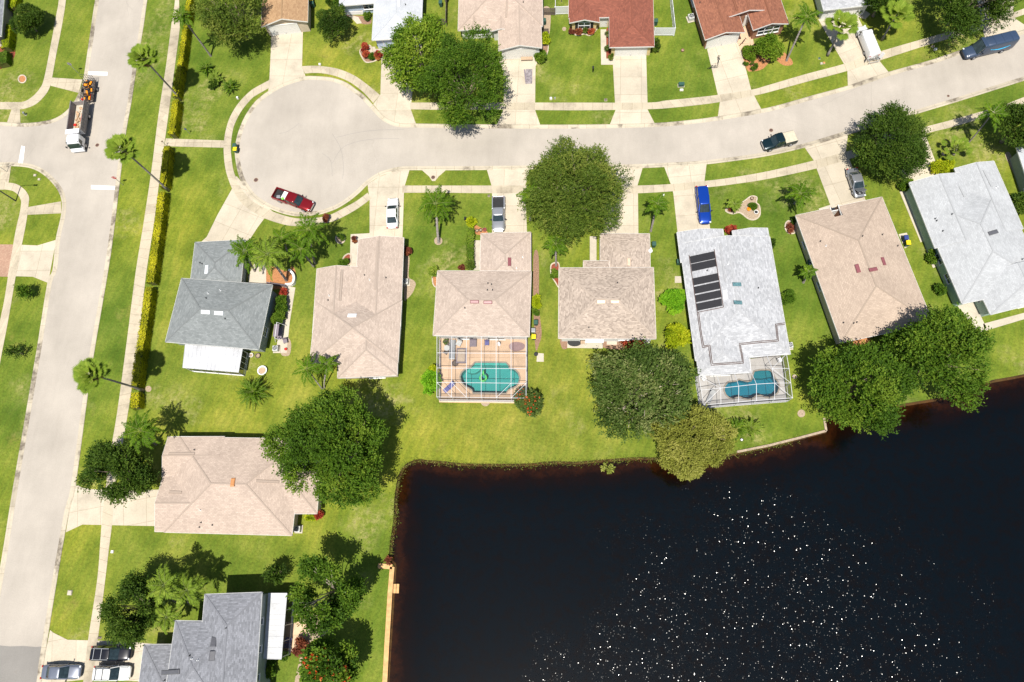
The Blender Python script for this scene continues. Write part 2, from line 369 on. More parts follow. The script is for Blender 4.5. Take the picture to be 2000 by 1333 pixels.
# ---------------------------------------------------------------- mesh helpers
class MB:
    def __init__(s): s.v = []; s.f = []; s.uv = []
    def poly(s, pts, uvs=None):
        i = len(s.v); s.v += [tuple(p) for p in pts]; s.f.append(tuple(range(i, i + len(pts)))); s.uv.append(uvs)
    def box(s, c, size, rot=0.0, taper=1.0):
        cx, cy, cz = c; sx, sy, sz = size; i = len(s.v); cr, sr = math.cos(rot), math.sin(rot)
        for dz in (0, 1):
            t = taper if dz else 1
            for a, b in ((-1, -1), (1, -1), (1, 1), (-1, 1)):
                x, y = a * sx / 2 * t, b * sy / 2 * t
                s.v.append((cx + x * cr - y * sr, cy + x * sr + y * cr, cz - sz / 2 + dz * sz))
        for f in ((3, 2, 1, 0), (4, 5, 6, 7), (0, 1, 5, 4), (1, 2, 6, 5), (2, 3, 7, 6), (3, 0, 4, 7)):
            s.f.append(tuple(i + k for k in f)); s.uv.append(None)
        return s
    def bar(s, a, b, w, h=None):
        a = Vector(a); b = Vector(b); h = h or w; d = (b - a)
        if d.length < 1e-6: return s
        d.normalize(); up = Vector((0, 0, 1)) if abs(d.z) < .95 else Vector((1, 0, 0))
        x = d.cross(up).normalized() * w / 2; y = x.cross(d).normalized() * h / 2; i = len(s.v)
        for p in (a, b):
            for k in (-x - y, x - y, x + y, -x + y): s.v.append(tuple(p + k))
        for f in ((3, 2, 1, 0), (4, 5, 6, 7), (0, 1, 5, 4), (1, 2, 6, 5), (2, 3, 7, 6), (3, 0, 4, 7)):
            s.f.append(tuple(i + k for k in f)); s.uv.append(None)
        return s
    def tube(s, pts, rads, n=7, cap=True):
        pts = [Vector(p) for p in pts]; i = len(s.v); m = len(pts)
        if not hasattr(rads, '__len__'): rads = [rads] * m
        for k, p in enumerate(pts):
            d = (pts[min(k + 1, m - 1)] - pts[max(k - 1, 0)]).normalized()
            up = Vector((0, 0, 1)) if abs(d.z) < .9 else Vector((1, 0, 0))
            x = d.cross(up).normalized(); y = x.cross(d)
            for j in range(n):
                t = 2 * math.pi * j / n; s.v.append(tuple(p + (x * math.cos(t) + y * math.sin(t)) * rads[k]))
        for k in range(m - 1):
            for j in range(n):
                a = i + k * n + j; b = i + k * n + (j + 1) % n
                s.f.append((a, b, b + n, a + n)); s.uv.append(None)
        if cap:
            s.f.append(tuple(i + j for j in range(n))[::-1]); s.f.append(tuple(i + (m - 1) * n + j for j in range(n))); s.uv += [None, None]
        return s
    def cyl(s, c, r, h, n=16, r2=None):
        c = Vector(c); return s.tube([c, c + Vector((0, 0, h))], [r, r if r2 is None else r2], n)
    def prism(s, pts, z0, z1):
        """outline (xy) extruded from z0 to z1"""
        n = len(pts); i = len(s.v)
        tris = tessellate_polygon([[Vector((p[0], p[1], 0)) for p in pts]])
        for z in (z1, z0): s.v += [(p[0], p[1], z) for p in pts]
        for t in tris:
            a, b, c = [Vector((pts[k][0], pts[k][1], 0)) for k in t]
            t = tuple(t) if (b - a).cross(c - a).z > 0 else tuple(t)[::-1]
            s.f.append(tuple(i + k for k in t)); s.uv.append(None)
        area = sum(pts[k][0] * pts[(k + 1) % n][1] - pts[(k + 1) % n][0] * pts[k][1] for k in range(n))
        for k in range(n):
            k2 = (k + 1) % n; q = (i + k, i + n + k, i + n + k2, i + k2)
            s.f.append(q if area > 0 else q[::-1]); s.uv.append(None)
        return s
    def build(s, name, mat, parent=None, smooth=False, bevel=0, worlduv=False, uvdir=None):
        me = bpy.data.meshes.new(name); me.from_pydata(s.v, [], s.f)
        if any(u is not None for u in s.uv) or worlduv:
            ul = me.uv_layers.new(name='UVMap')
            if uvdir is None: uvdir = Vector((1, 0, 0))
            ux = Vector((uvdir[0], uvdir[1], 0)).normalized(); uy = Vector((-ux.y, ux.x, 0))
            for pi, p in enumerate(me.polygons):
                uu = s.uv[pi]
                for k, li in enumerate(p.loop_indices):
                    if uu is not None: ul.data[li].uv = uu[k]
                    elif worlduv:
                        v = me.vertices[me.loops[li].vertex_index].co; ul.data[li].uv = (v.dot(ux), v.dot(uy))
        me.materials.append(mat); me.validate()
        if smooth: me.polygons.foreach_set('use_smooth', [True] * len(me.polygons))
        o = bpy.data.objects.new(name, me); C.objects.link(o)
        if parent is not None: o.parent = parent
        if bevel:
            b = o.modifiers.new('bevel', 'BEVEL'); b.width = bevel; b.segments = 2; b.limit_method = 'ANGLE'
        return o

def tag(o, label, cat=None, group=None, kind=None):
    if label: o['label'] = label
    if cat: o['category'] = cat
    if group: o['group'] = group
    if kind: o['kind'] = kind
    return o
def thing(name, loc, rz, label, cat, group=None):
    o = bpy.data.objects.new(name, None); C.objects.link(o); o.location = loc; o.rotation_euler = (0, 0, rz); o.empty_display_size = .3
    return tag(o, label, cat, group)
def struct(o): o['kind'] = 'structure'; return o
def cr(pts, step=4, closed=False):
    """Catmull-Rom through px points"""
    out = []; n = len(pts); rng = range(n if closed else n - 1)
    g = (lambda k: pts[k % n]) if closed else (lambda k: pts[min(max(k, 0), n - 1)])
    for i in rng:
        p0, p1, p2, p3 = g(i - 1), g(i), g(i + 1), g(i + 2)
        for j in range(step):
            t = j / step
            out.append(tuple(.5 * ((2 * p1[k]) + (-p0[k] + p2[k]) * t + (2 * p0[k] - 5 * p1[k] + 4 * p2[k] - p3[k]) * t * t + (-p0[k] + 3 * p1[k] - 3 * p2[k] + p3[k]) * t ** 3) for k in range(2)))
    if not closed: out.append(tuple(pts[-1]))
    return out
def W(pts, z=0.0): return [P(x, y, z) for x, y in pts]
def slab(name, pts, z0, z1, mat, uvdir=None):
    o = MB().prism(W(pts), z0, z1).build(name, mat, worlduv=True, uvdir=uvdir); return struct(o)
def ribbon(name, A, B, z, mat, step=4):
    """strip between two matched px polylines, UV in metres"""
    a = W(cr(A, step)); b = W(cr(B, step)); m = MB(); d = 0
    for k in range(len(a) - 1):
        d2 = d + ((a[k + 1] - a[k]).length + (b[k + 1] - b[k]).length) / 2
        wd = (a[k] - b[k]).length
        q = [Vector((p.x, p.y, z)) for p in (a[k], b[k], b[k + 1], a[k + 1])]
        uv = [(0.06, d), (1.5, d), (1.5, d2), (0.06, d2)]
        if (q[1] - q[0]).cross(q[2] - q[0]).z < 0: q = q[::-1]; uv = uv[::-1]
        m.poly(q, uv); d = d2
    # skirts so that the slab has an edge
    for e in (a, b):
        for k in range(len(e) - 1):
            m.poly([(e[k].x, e[k].y, z), (e[k + 1].x, e[k + 1].y, z), (e[k + 1].x, e[k + 1].y, -.05), (e[k].x, e[k].y, -.05)], [(0.1, 0.1)] * 4)
    return struct(m.build(name, mat))
# ================================================================ ground, water, roads
SHORE = [(754,1333),(768,1109),(768,1104),(759,1096),(760,1075),(762,1056),(766,1032),(768,1014),(769,999),(770,975),(773,950),(777,930),(785,914),(795,905),(810,898),(822,897),(837,899),(855,900),(875,902),(900,905),(935,906),(970,906),(1000,906),(1042,905),(1062,902),(1085,901),(1125,902),(1150,900),(1175,898),(1200,896),(1225,894),(1250,893),(1290,894),(1340,898),(1400,892),(1447,881),(1500,870),(1560,855),(1612,841),(1610,822),(1625,812),(1650,803),(1700,796),(1740,792),(1775,787),(1812,781),(1850,774),(1880,763),(1912,751),(1940,742),(1975,736),(2000,731),(2060,718),(2200,680),(2500,700),(2600,1000),(2500,1500),(2300,2000),(1500,2200),(800,2000),(735,1600)]
POOL1 = [(840+x/8.33, 640+y/8.33) for x, y in [(730,568),(820,564),(980,564),(1235,570),(1285,622),(1290,660),(1340,668),(1385,685),(1440,745),(1462,820),(1445,905),(1400,960),(1340,990),(1290,1010),(1262,1030),(1235,1078),(1100,1074),(900,1070),(700,1068),(680,1020),(640,990),(580,965),(530,920),(500,870),(487,800),(510,735),(560,685),(610,662),(655,652)]]
POOL2 = [(1340+x/6.664, 600+y/6.664) for x, y in [(545,975),(600,968),(650,965),(690,942),(740,958),(800,970),(845,960),(862,900),(885,832),(960,818),(1050,815),(1095,822),(1125,850),(1142,900),(1170,945),(1205,985),(1215,1040),(1195,1110),(1150,1160),(1090,1180),(1030,1175),(965,1152),(905,1162),(850,1198),(800,1205),(750,1195),(700,1175),(655,1180),(610,1200),(560,1185),(515,1145),(492,1090),(500,1030)]]
shore = W(SHORE)
def ground():
    outer = [Vector((x, y, 0)) for x, y in ((-700, -700), (700, -700), (700, 700), (-700, 700))]
    # the pond may not cross the outer square, so the outline is a hole in the sheet
    loops = [outer, [Vector((p.x, p.y, 0)) for p in shore], W(POOL1), W(POOL2)]
    tris = tessellate_polygon(loops); flat = [p for l in loops for p in l]
    m = MB(); m.v = [tuple(p) for p in flat]
    for t in tris:
        a, b, c = (flat[k] for k in t)
        t = tuple(t) if (b - a).cross(c - a).z > 0 else tuple(t)[::-1]
        m.f.append(t); m.uv.append(None)
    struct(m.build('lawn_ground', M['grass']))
ground()
def offset(pts, d, closed=True):
    out = []; n = len(pts)
    for k in range(n):
        a = pts[(k - 1) % n] if closed or k else pts[k]; b = pts[(k + 1) % n] if closed or k < n - 1 else pts[k]
        t = Vector((b.x - a.x, b.y - a.y, 0)); t.normalize(); out.append(Vector((pts[k].x - t.y * d, pts[k].y + t.x * d, pts[k].z)))
    return out
def lake():
    WZ = -.28
    area = sum(shore[k].x * shore[(k + 1) % len(shore)].y - shore[(k + 1) % len(shore)].x * shore[k].y for k in range(len(shore)))
    sg = 1 if area > 0 else -1
    # bank and bed: rings stepping down towards the middle of the pond
    cen = sum(shore, Vector()) / len(shore)
    rings = [(0, 0.0), (.12, -.22), (.9, -.42), (2.2, -.75), (4.0, -1.25), (6.5, -2.0), (9, -2.5)]
    m = MB(); n = len(shore); loops = []
    for d, z in rings:
        r = offset(shore, sg * d); loops.append([Vector((p.x, p.y, z)) for p in r])
    for a, b in zip(loops[:-1], loops[1:]):
        for k in range(n):
            k2 = (k + 1) % n; q = [a[k], a[k2], b[k2], b[k]]
            m.poly(q if sg > 0 else q[::-1])
    m.prism([(p.x, p.y) for p in loops[-1]], -2.6, -2.5)
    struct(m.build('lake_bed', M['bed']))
    w_ = offset(shore, -sg * .02)
    m = MB(); pts = [Vector((p.x, p.y, WZ)) for p in w_]
    for t in tessellate_polygon([pts]):
        a, b, c = (pts[k] for k in t); q = [a, b, c]
        m.poly(q if (b - a).cross(c - a).z > 0 else q[::-1])
    struct(m.build('lake_water', M['water']))
lake()

AV_R = [(352,-420),(312,-150),(287,0),(280,50),(265,140),(256,200),(246,255),(236,333),(216,495),(187,666),(172,762),(147,948),(134,1000),(110,1136),(84,1300),(80,1333),(40,1560),(0,1800)]
AV_L1 = [(250,-420),(212,-150),(187,0),(175,82),(165,150)]
AV_C1 = [(165,150),(161,168),(155,182),(148,196),(140,208),(130,218),(120,226),(109,232),(97,236),(75,240),(50,242),(20,241),(0,240)]
AV_C2 = [(0,324),(25,324),(50,326),(66,330),(80,337),(92,346),(103,357),(113,370),(119,382),(122,395),(122,408),(120,424),(117,438)]
AV_L2 = [(117,438),(110,470),(104,528),(94,553),(76,666),(62,748),(48,831),(35,905),(22,983),(10,1059),(0,1119),(-40,1360),(-90,1700)]
av = AV_R + AV_L2[::-1] + AV_C2[::-1][1:] + [(-400,322),(-400,240)] + AV_C1[::-1] + AV_L1[::-1][1:]
struct(MB().prism(W(av), -.05, .008).build('avenue_asphalt', M['asphalt']))
CU_T = [(2260,-25),(2120,20),(2000,60),(1925,82),(1825,117),(1736,142),(1656,169),(1587,188),(1500,212),(1402,229),(1340,237),(1277,242),(1150,245),(1000,245),(875,244),(812,243),(790,243),(775,241),(762,236),(750,229),(738,217),(727,205),(715,192),(705,183),(695,176),(683,167),(670,160),(655,155),(640,152),(607,150),(590,152),(575,156),(555,163),(537,172),(518,184),(500,199),(487,216),(477,233),(469,252),(464,268),(461,284),(460,300),(462,318),(465,333),(469,347),(475,360),(483,372),(493,385),(507,396),(522,405),(536,411),(550,416),(566,420),(582,422),(598,422),(612,420),(627,418),(640,414),(658,407),(675,397),(689,387),(703,375),(717,361),(730,351),(746,342),(765,336),(780,333),(800,332)]
CU_B = [(800,332),(830,332),(900,332),(1000,331),(1100,330),(1180,329),(1250,328),(1310,325),(1375,321),(1440,313),(1500,304),(1575,287),(1655,263),(1720,244),(1777,226),(1870,198),(1975,165),(2080,132),(2260,75)]
cu = [tuple(p) for p in CU_T] + CU_B[1:]
struct(MB().prism(W(cu), -.05, .0085).build('street_asphalt', M['asphalt']))
slab('asphalt_patch', [(-40,1262),(0,1261),(20,1263),(45,1262),(70,1264),(92,1262),(84,1300),(78,1335),(40,1560),(-60,1560)], -.05, .013, M['asphalt_new'])

def kerb(name, px, side):
    """rolled kerb and gutter along a road edge; the road lies on SIDE (+1 left of travel)"""
    p = W(cr(px, 3)); m = MB()
    prof = [(-.10, -.02), (-.10, .05), (.0, .10), (.14, .095), (.30, .03), (.62, .013), (.62, -.02)]
    L = [[Vector((q.x, q.y, z)) for q in offset(p, side * d, False)] for d, z in prof]
    d = 0; ln = [0]
    for k in range(len(p) - 1): d += (p[k + 1] - p[k]).length; ln.append(d)
    for r in range(len(prof) - 1):
        for k in range(len(p) - 1):
            q = [L[r][k], L[r][k + 1], L[r + 1][k + 1], L[r + 1][k]]; uv = [(.4, ln[k]), (.4, ln[k + 1]), (1.2, ln[k + 1]), (1.2, ln[k])]
            if (q[1] - q[0]).cross(q[2] - q[0]).z < 0: q = q[::-1]; uv = uv[::-1]
            m.poly(q, uv)
    return struct(m.build(name, M['kerb']))
kerb('avenue_kerb', AV_R, -1)
kerb('avenue_kerb', [(-60,324)] + AV_C2 + AV_L2[1:], 1)
kerb('avenue_kerb', AV_L1 + AV_C1[1:] + [(-60,240)], 1)
kerb('street_kerb', CU_T + CU_B[1:], 1)

# pavements
ribbon('pavement', [(345,-80),(342,0),(336,40),(325,125),(309,230),(296,333),(280,440),(265,533),(248,666),(229,806),(215,890),(204,975),(199,1020),(196,1060),(190,1134),(172,1252),(163,1330),(150,1420)],
       [(356,-80),(350,0),(352,45),(344,112),(327,240),(314,333),(301,436),(285,540),(271,666),(251,801),(236,890),(222,985),(219,1025),(214,1064),(205,1139),(191,1252),(181,1330),(168,1420)], .032, M['walkc'])
ribbon('pavement', [(135,-80),(129,0),(120,57),(110,107),(102,152),(97,172),(87,188),(70,204),(47,213),(22,214),(0,214),(-60,213)],
       [(121,-80),(115,0),(110,30),(99,90),(86,155),(78,173),(65,188),(47,199),(25,200),(10,200),(0,200),(-60,199)], .030, M['walkc'])
ribbon('pavement', [(-60,356),(0,356),(15,357),(32,360),(45,368),(53,377),(57,387),(56,400),(54,418),(50,443),(43,478),(31,540),(25,575),(15,633),(2,700),(-8,760)],
       [(-60,371),(0,371),(12,371),(26,374),(36,382),(41,392),(41,402),(38,420),(32,445),(26,478),(16,540),(8,590),(0,628),(-9,680),(-20,740),(-30,790)], .030, M['walkc'])
slab('pavement_link', [(101,152),(161,156),(154,182),(99,168)], -.05, .026, M['walkc'])
slab('pavement_link', [(23,213),(39,213),(40,243),(13,243)], -.05, .026, M['walkc'])
slab('pavement_link', [(0,322),(22,322),(17,358),(0,358)], -.05, .026, M['walkc'])
slab('pavement_link', [(55,405),(119,394),(120,417),(54,420)], -.05, .026, M['walkc'])
slab('pavement_link', [(324,271),(440,275),(438,289),(321,286)], -.05, .026, M['walkc'])
ribbon('pavement', [(528,156),(500,171),(487,180),(470,197),(457,215),(447,235),(440,260),(437,287),(438,312),(441,333),(446,350),(454,370),(470,395),(492,413),(517,427),(550,438),(575,442),(612,440),(650,433),(687,415),(710,400),(725,388)],
       [(526,172),(500,187),(492,193),(477,210),(466,227),(457,247),(453,266),(451,287),(452,306),(456,333),(463,352),(472,370),(487,388),(505,401),(531,413),(557,422),(580,427),(605,427),(640,422),(675,405),(698,392),(718,377)], .030, M['walkc'])
ribbon('pavement', [(588,130),(610,129),(630,130),(660,135),(690,147),(715,164),(742,186)], [(596,144),(612,143),(632,144),(658,150),(685,162),(710,181),(729,202)], .030, M['walkc'])
ribbon('pavement', [(802,201),(860,201),(940,201),(1000,201),(1130,201),(1265,201),(1300,197),(1350,192),(1402,186),(1467,176),(1500,167),(1575,145),(1650,125),(1716,102),(1820,72),(1900,50),(1950,37),(2000,17),(2080,-12)],
       [(802,214),(860,215),(940,215),(1000,215),(1130,216),(1265,214),(1312,211),(1360,206),(1405,200),(1469,188),(1500,181),(1580,159),(1655,139),(1717,119),(1820,86),(1905,61),(1960,43),(2000,29),(2090,-2)], .030, M['walkc'])
ribbon('pavement', [(786,363),(870,363),(960,363),(1100,363),(1180,363),(1245,363),(1312,360),(1376,354),(1425,348),(1500,335),(1590,314),(1652,297),(1720,277),(1802,250),(1862,234),(1955,207),(2000,190),(2080,160)],
       [(786,377),(870,377),(960,378),(1100,378),(1180,378),(1246,378),(1314,374),(1377,367),(1428,361),(1500,350),(1593,330),(1656,312),(1724,290),(1807,262),(1866,247),(1957,219),(2000,204),(2085,174)], .030, M['walkc'])

# driveways
DR = M['concrete']
def drive(pts, d): return slab('driveway', pts, -.05, .022, DR, uvdir=(P(*d[1]) - P(*d[0])))
drive([(530,52),(592,52),(590,131),(597,150),(560,162),(524,180),(526,160),(529,100)], ((530,100),(590,100)))
drive([(746,84),(815,84),(803,205),(803,216),(813,244),(790,243),(775,241),(750,229),(729,204),(743,185)], ((746,100),(800,100)))
drive([(972,112),(1056,110),(1046,130),(1045,215),(1055,244),(970,245),(984,213),(983,140)], ((984,130),(1045,130)))
drive([(1196,106),(1262,106),(1265,215),(1279,242),(1191,244),(1202,216)], ((1200,130),(1262,130)))
drive([(1381,96),(1442,78),(1467,176),(1487,214),(1402,229),(1406,200),(1402,186)], ((1383,100),(1440,86)))
drive([(1598,38),(1670,18),(1678,38),(1717,119),(1736,142),(1656,169),(1655,140),(1648,125)], ((1620,50),(1672,30)))
drive([(1905,-20),(1985,-40),(1978,34),(2010,55),(1925,82),(1920,60)], ((1920,10),(1980,-10)))
drive([(446,350),(454,368),(425,420),(404,463),(392,474),(480,478),(492,462),(503,445),(518,425),(532,413),(522,405),(505,396),(490,383),(475,360),(463,345)], ((425,420),(500,450)))
drive([(786,470),(789,378),(791,362),(800,332),(765,336),(740,346),(718,361),(722,390),(722,455),(712,470)], ((724,440),(785,440)))
drive([(951,332),(960,363),(961,378),(961,470),(1030,470),(1026,378),(1026,363),(1034,332)], ((961,440),(1024,440)))
drive([(1172,330),(1255,329),(1245,363),(1246,378),(1247,470),(1178,470),(1182,378),(1182,362)], ((1182,440),(1246,440)))
drive([(1297,326),(1380,321),(1376,353),(1377,368),(1388,455),(1324,460),(1315,378),(1310,360)], ((1320,420),(1385,415)))
drive([(1571,288),(1656,264),(1652,297),(1659,312),(1692,395),(1628,418),(1595,330),(1590,315)], ((1599,340),(1666,322)))
drive([(1727,243),(1777,228),(1802,252),(1808,265),(1845,365),(1790,372),(1754,338),(1724,290)], ((1750,330),(1812,310)))
drive([(144,944),(162,953),(180,956),(265,957),(330,957),(325,1028),(304,1028),(161,1025),(129,1040)], ((200,958),(200,1027)))
drive([(98,1231),(104,1236),(132,1250),(242,1253),(300,1258),(290,1335),(268,1331),(163,1328),(108,1334),(80,1350),(84,1300)], ((200,1253),(200,1330)))
slab('driveway', [(26,478),(73,480),(110,469),(94,553),(64,541),(30,540),(15,541)], -.05, .022, DR)
slab('paver_driveway', [(-60,478),(27,478),(16,541),(-60,540)], -.05, .018, M['paver'])
# pedestrian paths
for pts in ([(725,100),(735,99),(736,160),(745,185),(730,96)], [(687,458),(722,456),(722,470),(700,480),(697,520),(683,518)], [(937,456),(962,455),(962,475),(940,478),(940,525),(926,523)], [(1152,465),(1165,465),(1165,512),(1152,512)],
            [(1172,59),(1185,58),(1185,115),(1202,115),(1202,127),(1173,127)], [(1452,58),(1465,55),(1472,90),(1447,98),(1442,82)], [(500,480),(540,505),(560,520),(535,560),(480,552)]):
    pass
def path(pts, mat='pad', z=.026): return slab('path', pts, -.05, z, M[mat])
path([(722,92),(733,92),(733,96),(746,96),(745,104),(720,104)]); path([(685,458),(724,456),(722,470),(702,480),(700,522),(683,522)])
path([(926,470),(945,470),(945,528),(925,528)]); path([(1152,462),(1165,462),(1165,515),(1152,515)])
path([(1173,58),(1184,58),(1184,115),(1202,115),(1202,127),(1174,127)]); path([(1455,50),(1467,50),(1473,92),(1445,99),(1439,80)], 'deck_tan')
path([(686,30),(700,34),(707,46),(697,47),(686,35),(680,32)]); path([(1612,28),(1676,12),(1700,28),(1690,38),(1676,34)])
path([(485,540),(500,508),(520,512),(520,562),(485,562)]); path([(556,560),(577,562),(566,630),(560,690),(540,690),(545,620)], 'pad')
path([(1599,408),(1630,398),(1634,412),(1603,420)]); path([(1318,540),(1331,540),(1331,553),(1318,553)])
path([(551,1290),(551,1215),(600,1215),(596,1260),(575,1270),(565,1277)], 'deck_tan'); path([(1108,660),(1178,660),(1177,681),(1108,680)]); path([(1185,664),(1205,664),(1205,674),(1185,674)])
path([(1868,595),(1900,585),(1926,640),(1918,650),(1900,640)], 'pad'); path([(1920,633),(2080,590),(2080,600),(1923,647)], 'pad')
path([(1049,690),(1062,691),(1062,707),(1048,707)]); path([(1755,458),(1771,455),(1779,478),(1767,486)]); path([(1806,480),(1814,478),(1834,520),(1822,524)], 'pad')
path([(1757,375),(1766,372),(1800,445),(1806,470),(1798,474)], 'pad')

# planting beds
def bed(pts, mat, z=.012, edge=True):
    o = slab('planting_bed', cr(pts, 4, True), -.05, z, M[mat])
    if edge:
        w_ = W(cr(pts, 5, True)); m = MB(); m.tube([Vector((p.x, p.y, .04)) for p in w_ + w_[:1]], .11, 5)
        struct(m.build('bed_edging', M['border']))
bed([(1417,412),(1430,418),(1445,416),(1462,428),(1475,429),(1484,420),(1483,403),(1477,396),(1478,386),(1467,384),(1455,392),(1440,402),(1425,404)], 'soil')
bed([(703,100),(707,112),(715,122),(728,121),(738,117),(746,114),(746,104),(730,104),(724,90),(712,92)], 'mulch_b')
bed([(674,30),(700,31),(722,35),(725,46),(712,48),(700,44),(688,36)], 'mulch_b', edge=False)
bed([(1114,52),(1120,66),(1130,70),(1141,67),(1152,70),(1162,62),(1166,52),(1140,50)], 'mulch')
bed([(1184,60),(1191,60),(1200,95),(1200,115),(1185,116)], 'mulch', edge=False)
bed([(1448,98),(1472,90),(1500,82),(1540,110),(1548,126),(1530,128),(1510,116),(1490,135),(1468,140),(1458,135)], 'mulch_o', edge=False)
bed([(1534,438),(1540,432),(1549,436),(1552,448),(1551,456),(1540,456),(1534,448)], 'mulch_b')
bed([(669,510),(674,500),(684,497),(685,515),(672,519)], 'mulch')
bed([(1076,520),(1083,514),(1092,518),(1092,560),(1085,552),(1077,538)], 'mulch')
bed([(927,440),(937,444),(951,452),(951,458),(930,458)], 'mulch_o', edge=False)
bed([(845,535),(852,533),(853,560),(846,555)], 'mulch_o')
bed([(1042,500),(1052,500),(1053,600),(1058,650),(1053,672),(1046,682),(1042,600)], 'mulch_b', edge=False)
bed([(792,490),(800,505),(798,540),(808,548),(812,556),(806,572),(795,584),(789,580)], 'soil', edge=False)
bed([(517,520),(560,530),(570,520),(577,530),(577,552),(560,563),(515,562)], 'mulch_o', edge=False)
bed([(1094,663),(1108,663),(1108,680),(1098,681)], 'mulch_b', edge=False); bed([(1177,664),(1222,664),(1222,682),(1180,680)], 'mulch_b', edge=False)
bed([(1058,90),(1065,70),(1071,70),(1070,100),(1064,110),(1057,104)], 'mulch_b')
bed([(1060,18),(1075,18),(1074,60),(1070,70),(1059,70)], 'soil', edge=False)
bed([(-8,95),(18,92),(30,100),(24,118),(0,136),(-10,135)], 'mulch', edge=False)
bed([(1657,655),(1690,645),(1700,665),(1690,680),(1660,675)], 'mulch_o', edge=False)
bed([(583,1208),(600,1200),(625,1205),(640,1235),(600,1262),(585,1330),(575,1335),(590,1260)], 'soil', edge=False)
bed([(1963,303),(1972,299),(1985,330),(2005,370),(2000,372),(1975,330)], 'soil', edge=False)
bed([(556,655),(568,668),(567,690),(560,696),(548,690)], 'soil', edge=False)
for c, r in (((44,155),7.5), ((856,471),8), ((1565,808),7.5), ((665,467),9), ((290,760),6), ((948,785),9), ((1102,57),4)):
    a = [(c[0] + r * math.cos(t), c[1] + r * math.sin(t)) for t in [k * math.pi / 6 for k in range(12)]]
    bed(a, 'mulch_o' if c == (44,155) else 'soil', edge=(c == (44,155) or c == (665,467)))

# stop bars
for pts in ([(171,140),(210,141),(210,148),(170,147)], [(42,285),(49,287),(44,324),(35,324)], [(178,362),(225,364),(224,371),(178,370)]):
    slab('road_marking', pts, .0, .016, M['yellowp'])
# manhole covers and drains
def manhole(px, py, r, label, z=.012):
    c = P(px, py); t = thing('manhole_cover', (c.x, c.y, z), 0, label, 'manhole')
    MB().cyl((0, 0, 0), r, .012, 20).build('rim', M['wood_old'], t); MB().cyl((0, 0, .012), r * .8, .01, 20).build('lid', M['copper'], t)
manhole(190, 284, .36, 'round manhole cover near the front of the white dump truck'); manhole(500, 352, .4, 'round manhole cover in the turning circle above the red pickup')
manhole(1506, 255, .34, 'round rusty manhole cover in the street above the dark green pickup'); manhole(1852, 188, .22, 'small manhole cover in the street right of the round tree')
slab('drain_apron', [(823,332),(872,332),(857,345),(850,354),(844,354),(838,345)], -.05, .024, DR); manhole(846, 347, .36, 'round manhole cover in the concrete drain apron below the street', .026)

# faint tyre marks in the turning circle
m_tyre = make_asphalt('tyre_mark', (.325, .30, .27))
for pts in ([(648,262),(664,290),(670,325),(668,350)], [(657,270),(690,262),(730,256),(790,254)], [(650,320),(672,288),(720,274),(780,272)], [(628,300),(645,315),(648,345)], [(545,262),(562,258),(585,242)]):
    w_ = W(cr(pts, 6)); m = MB()
    for sd_ in (-.09, .09):
        L_ = [offset(w_, sd_ - .05, False), offset(w_, sd_ + .03, False)]
    for k in range(len(w_) - 1):
        q = [Vector((p.x, p.y, .0128)) for p in (L_[0][k], L_[0][k + 1], L_[1][k + 1], L_[1][k])]
        m.poly(q if (q[1] - q[0]).cross(q[2] - q[0]).z > 0 else q[::-1])
    struct(m.build('tyre_mark', m_tyre))
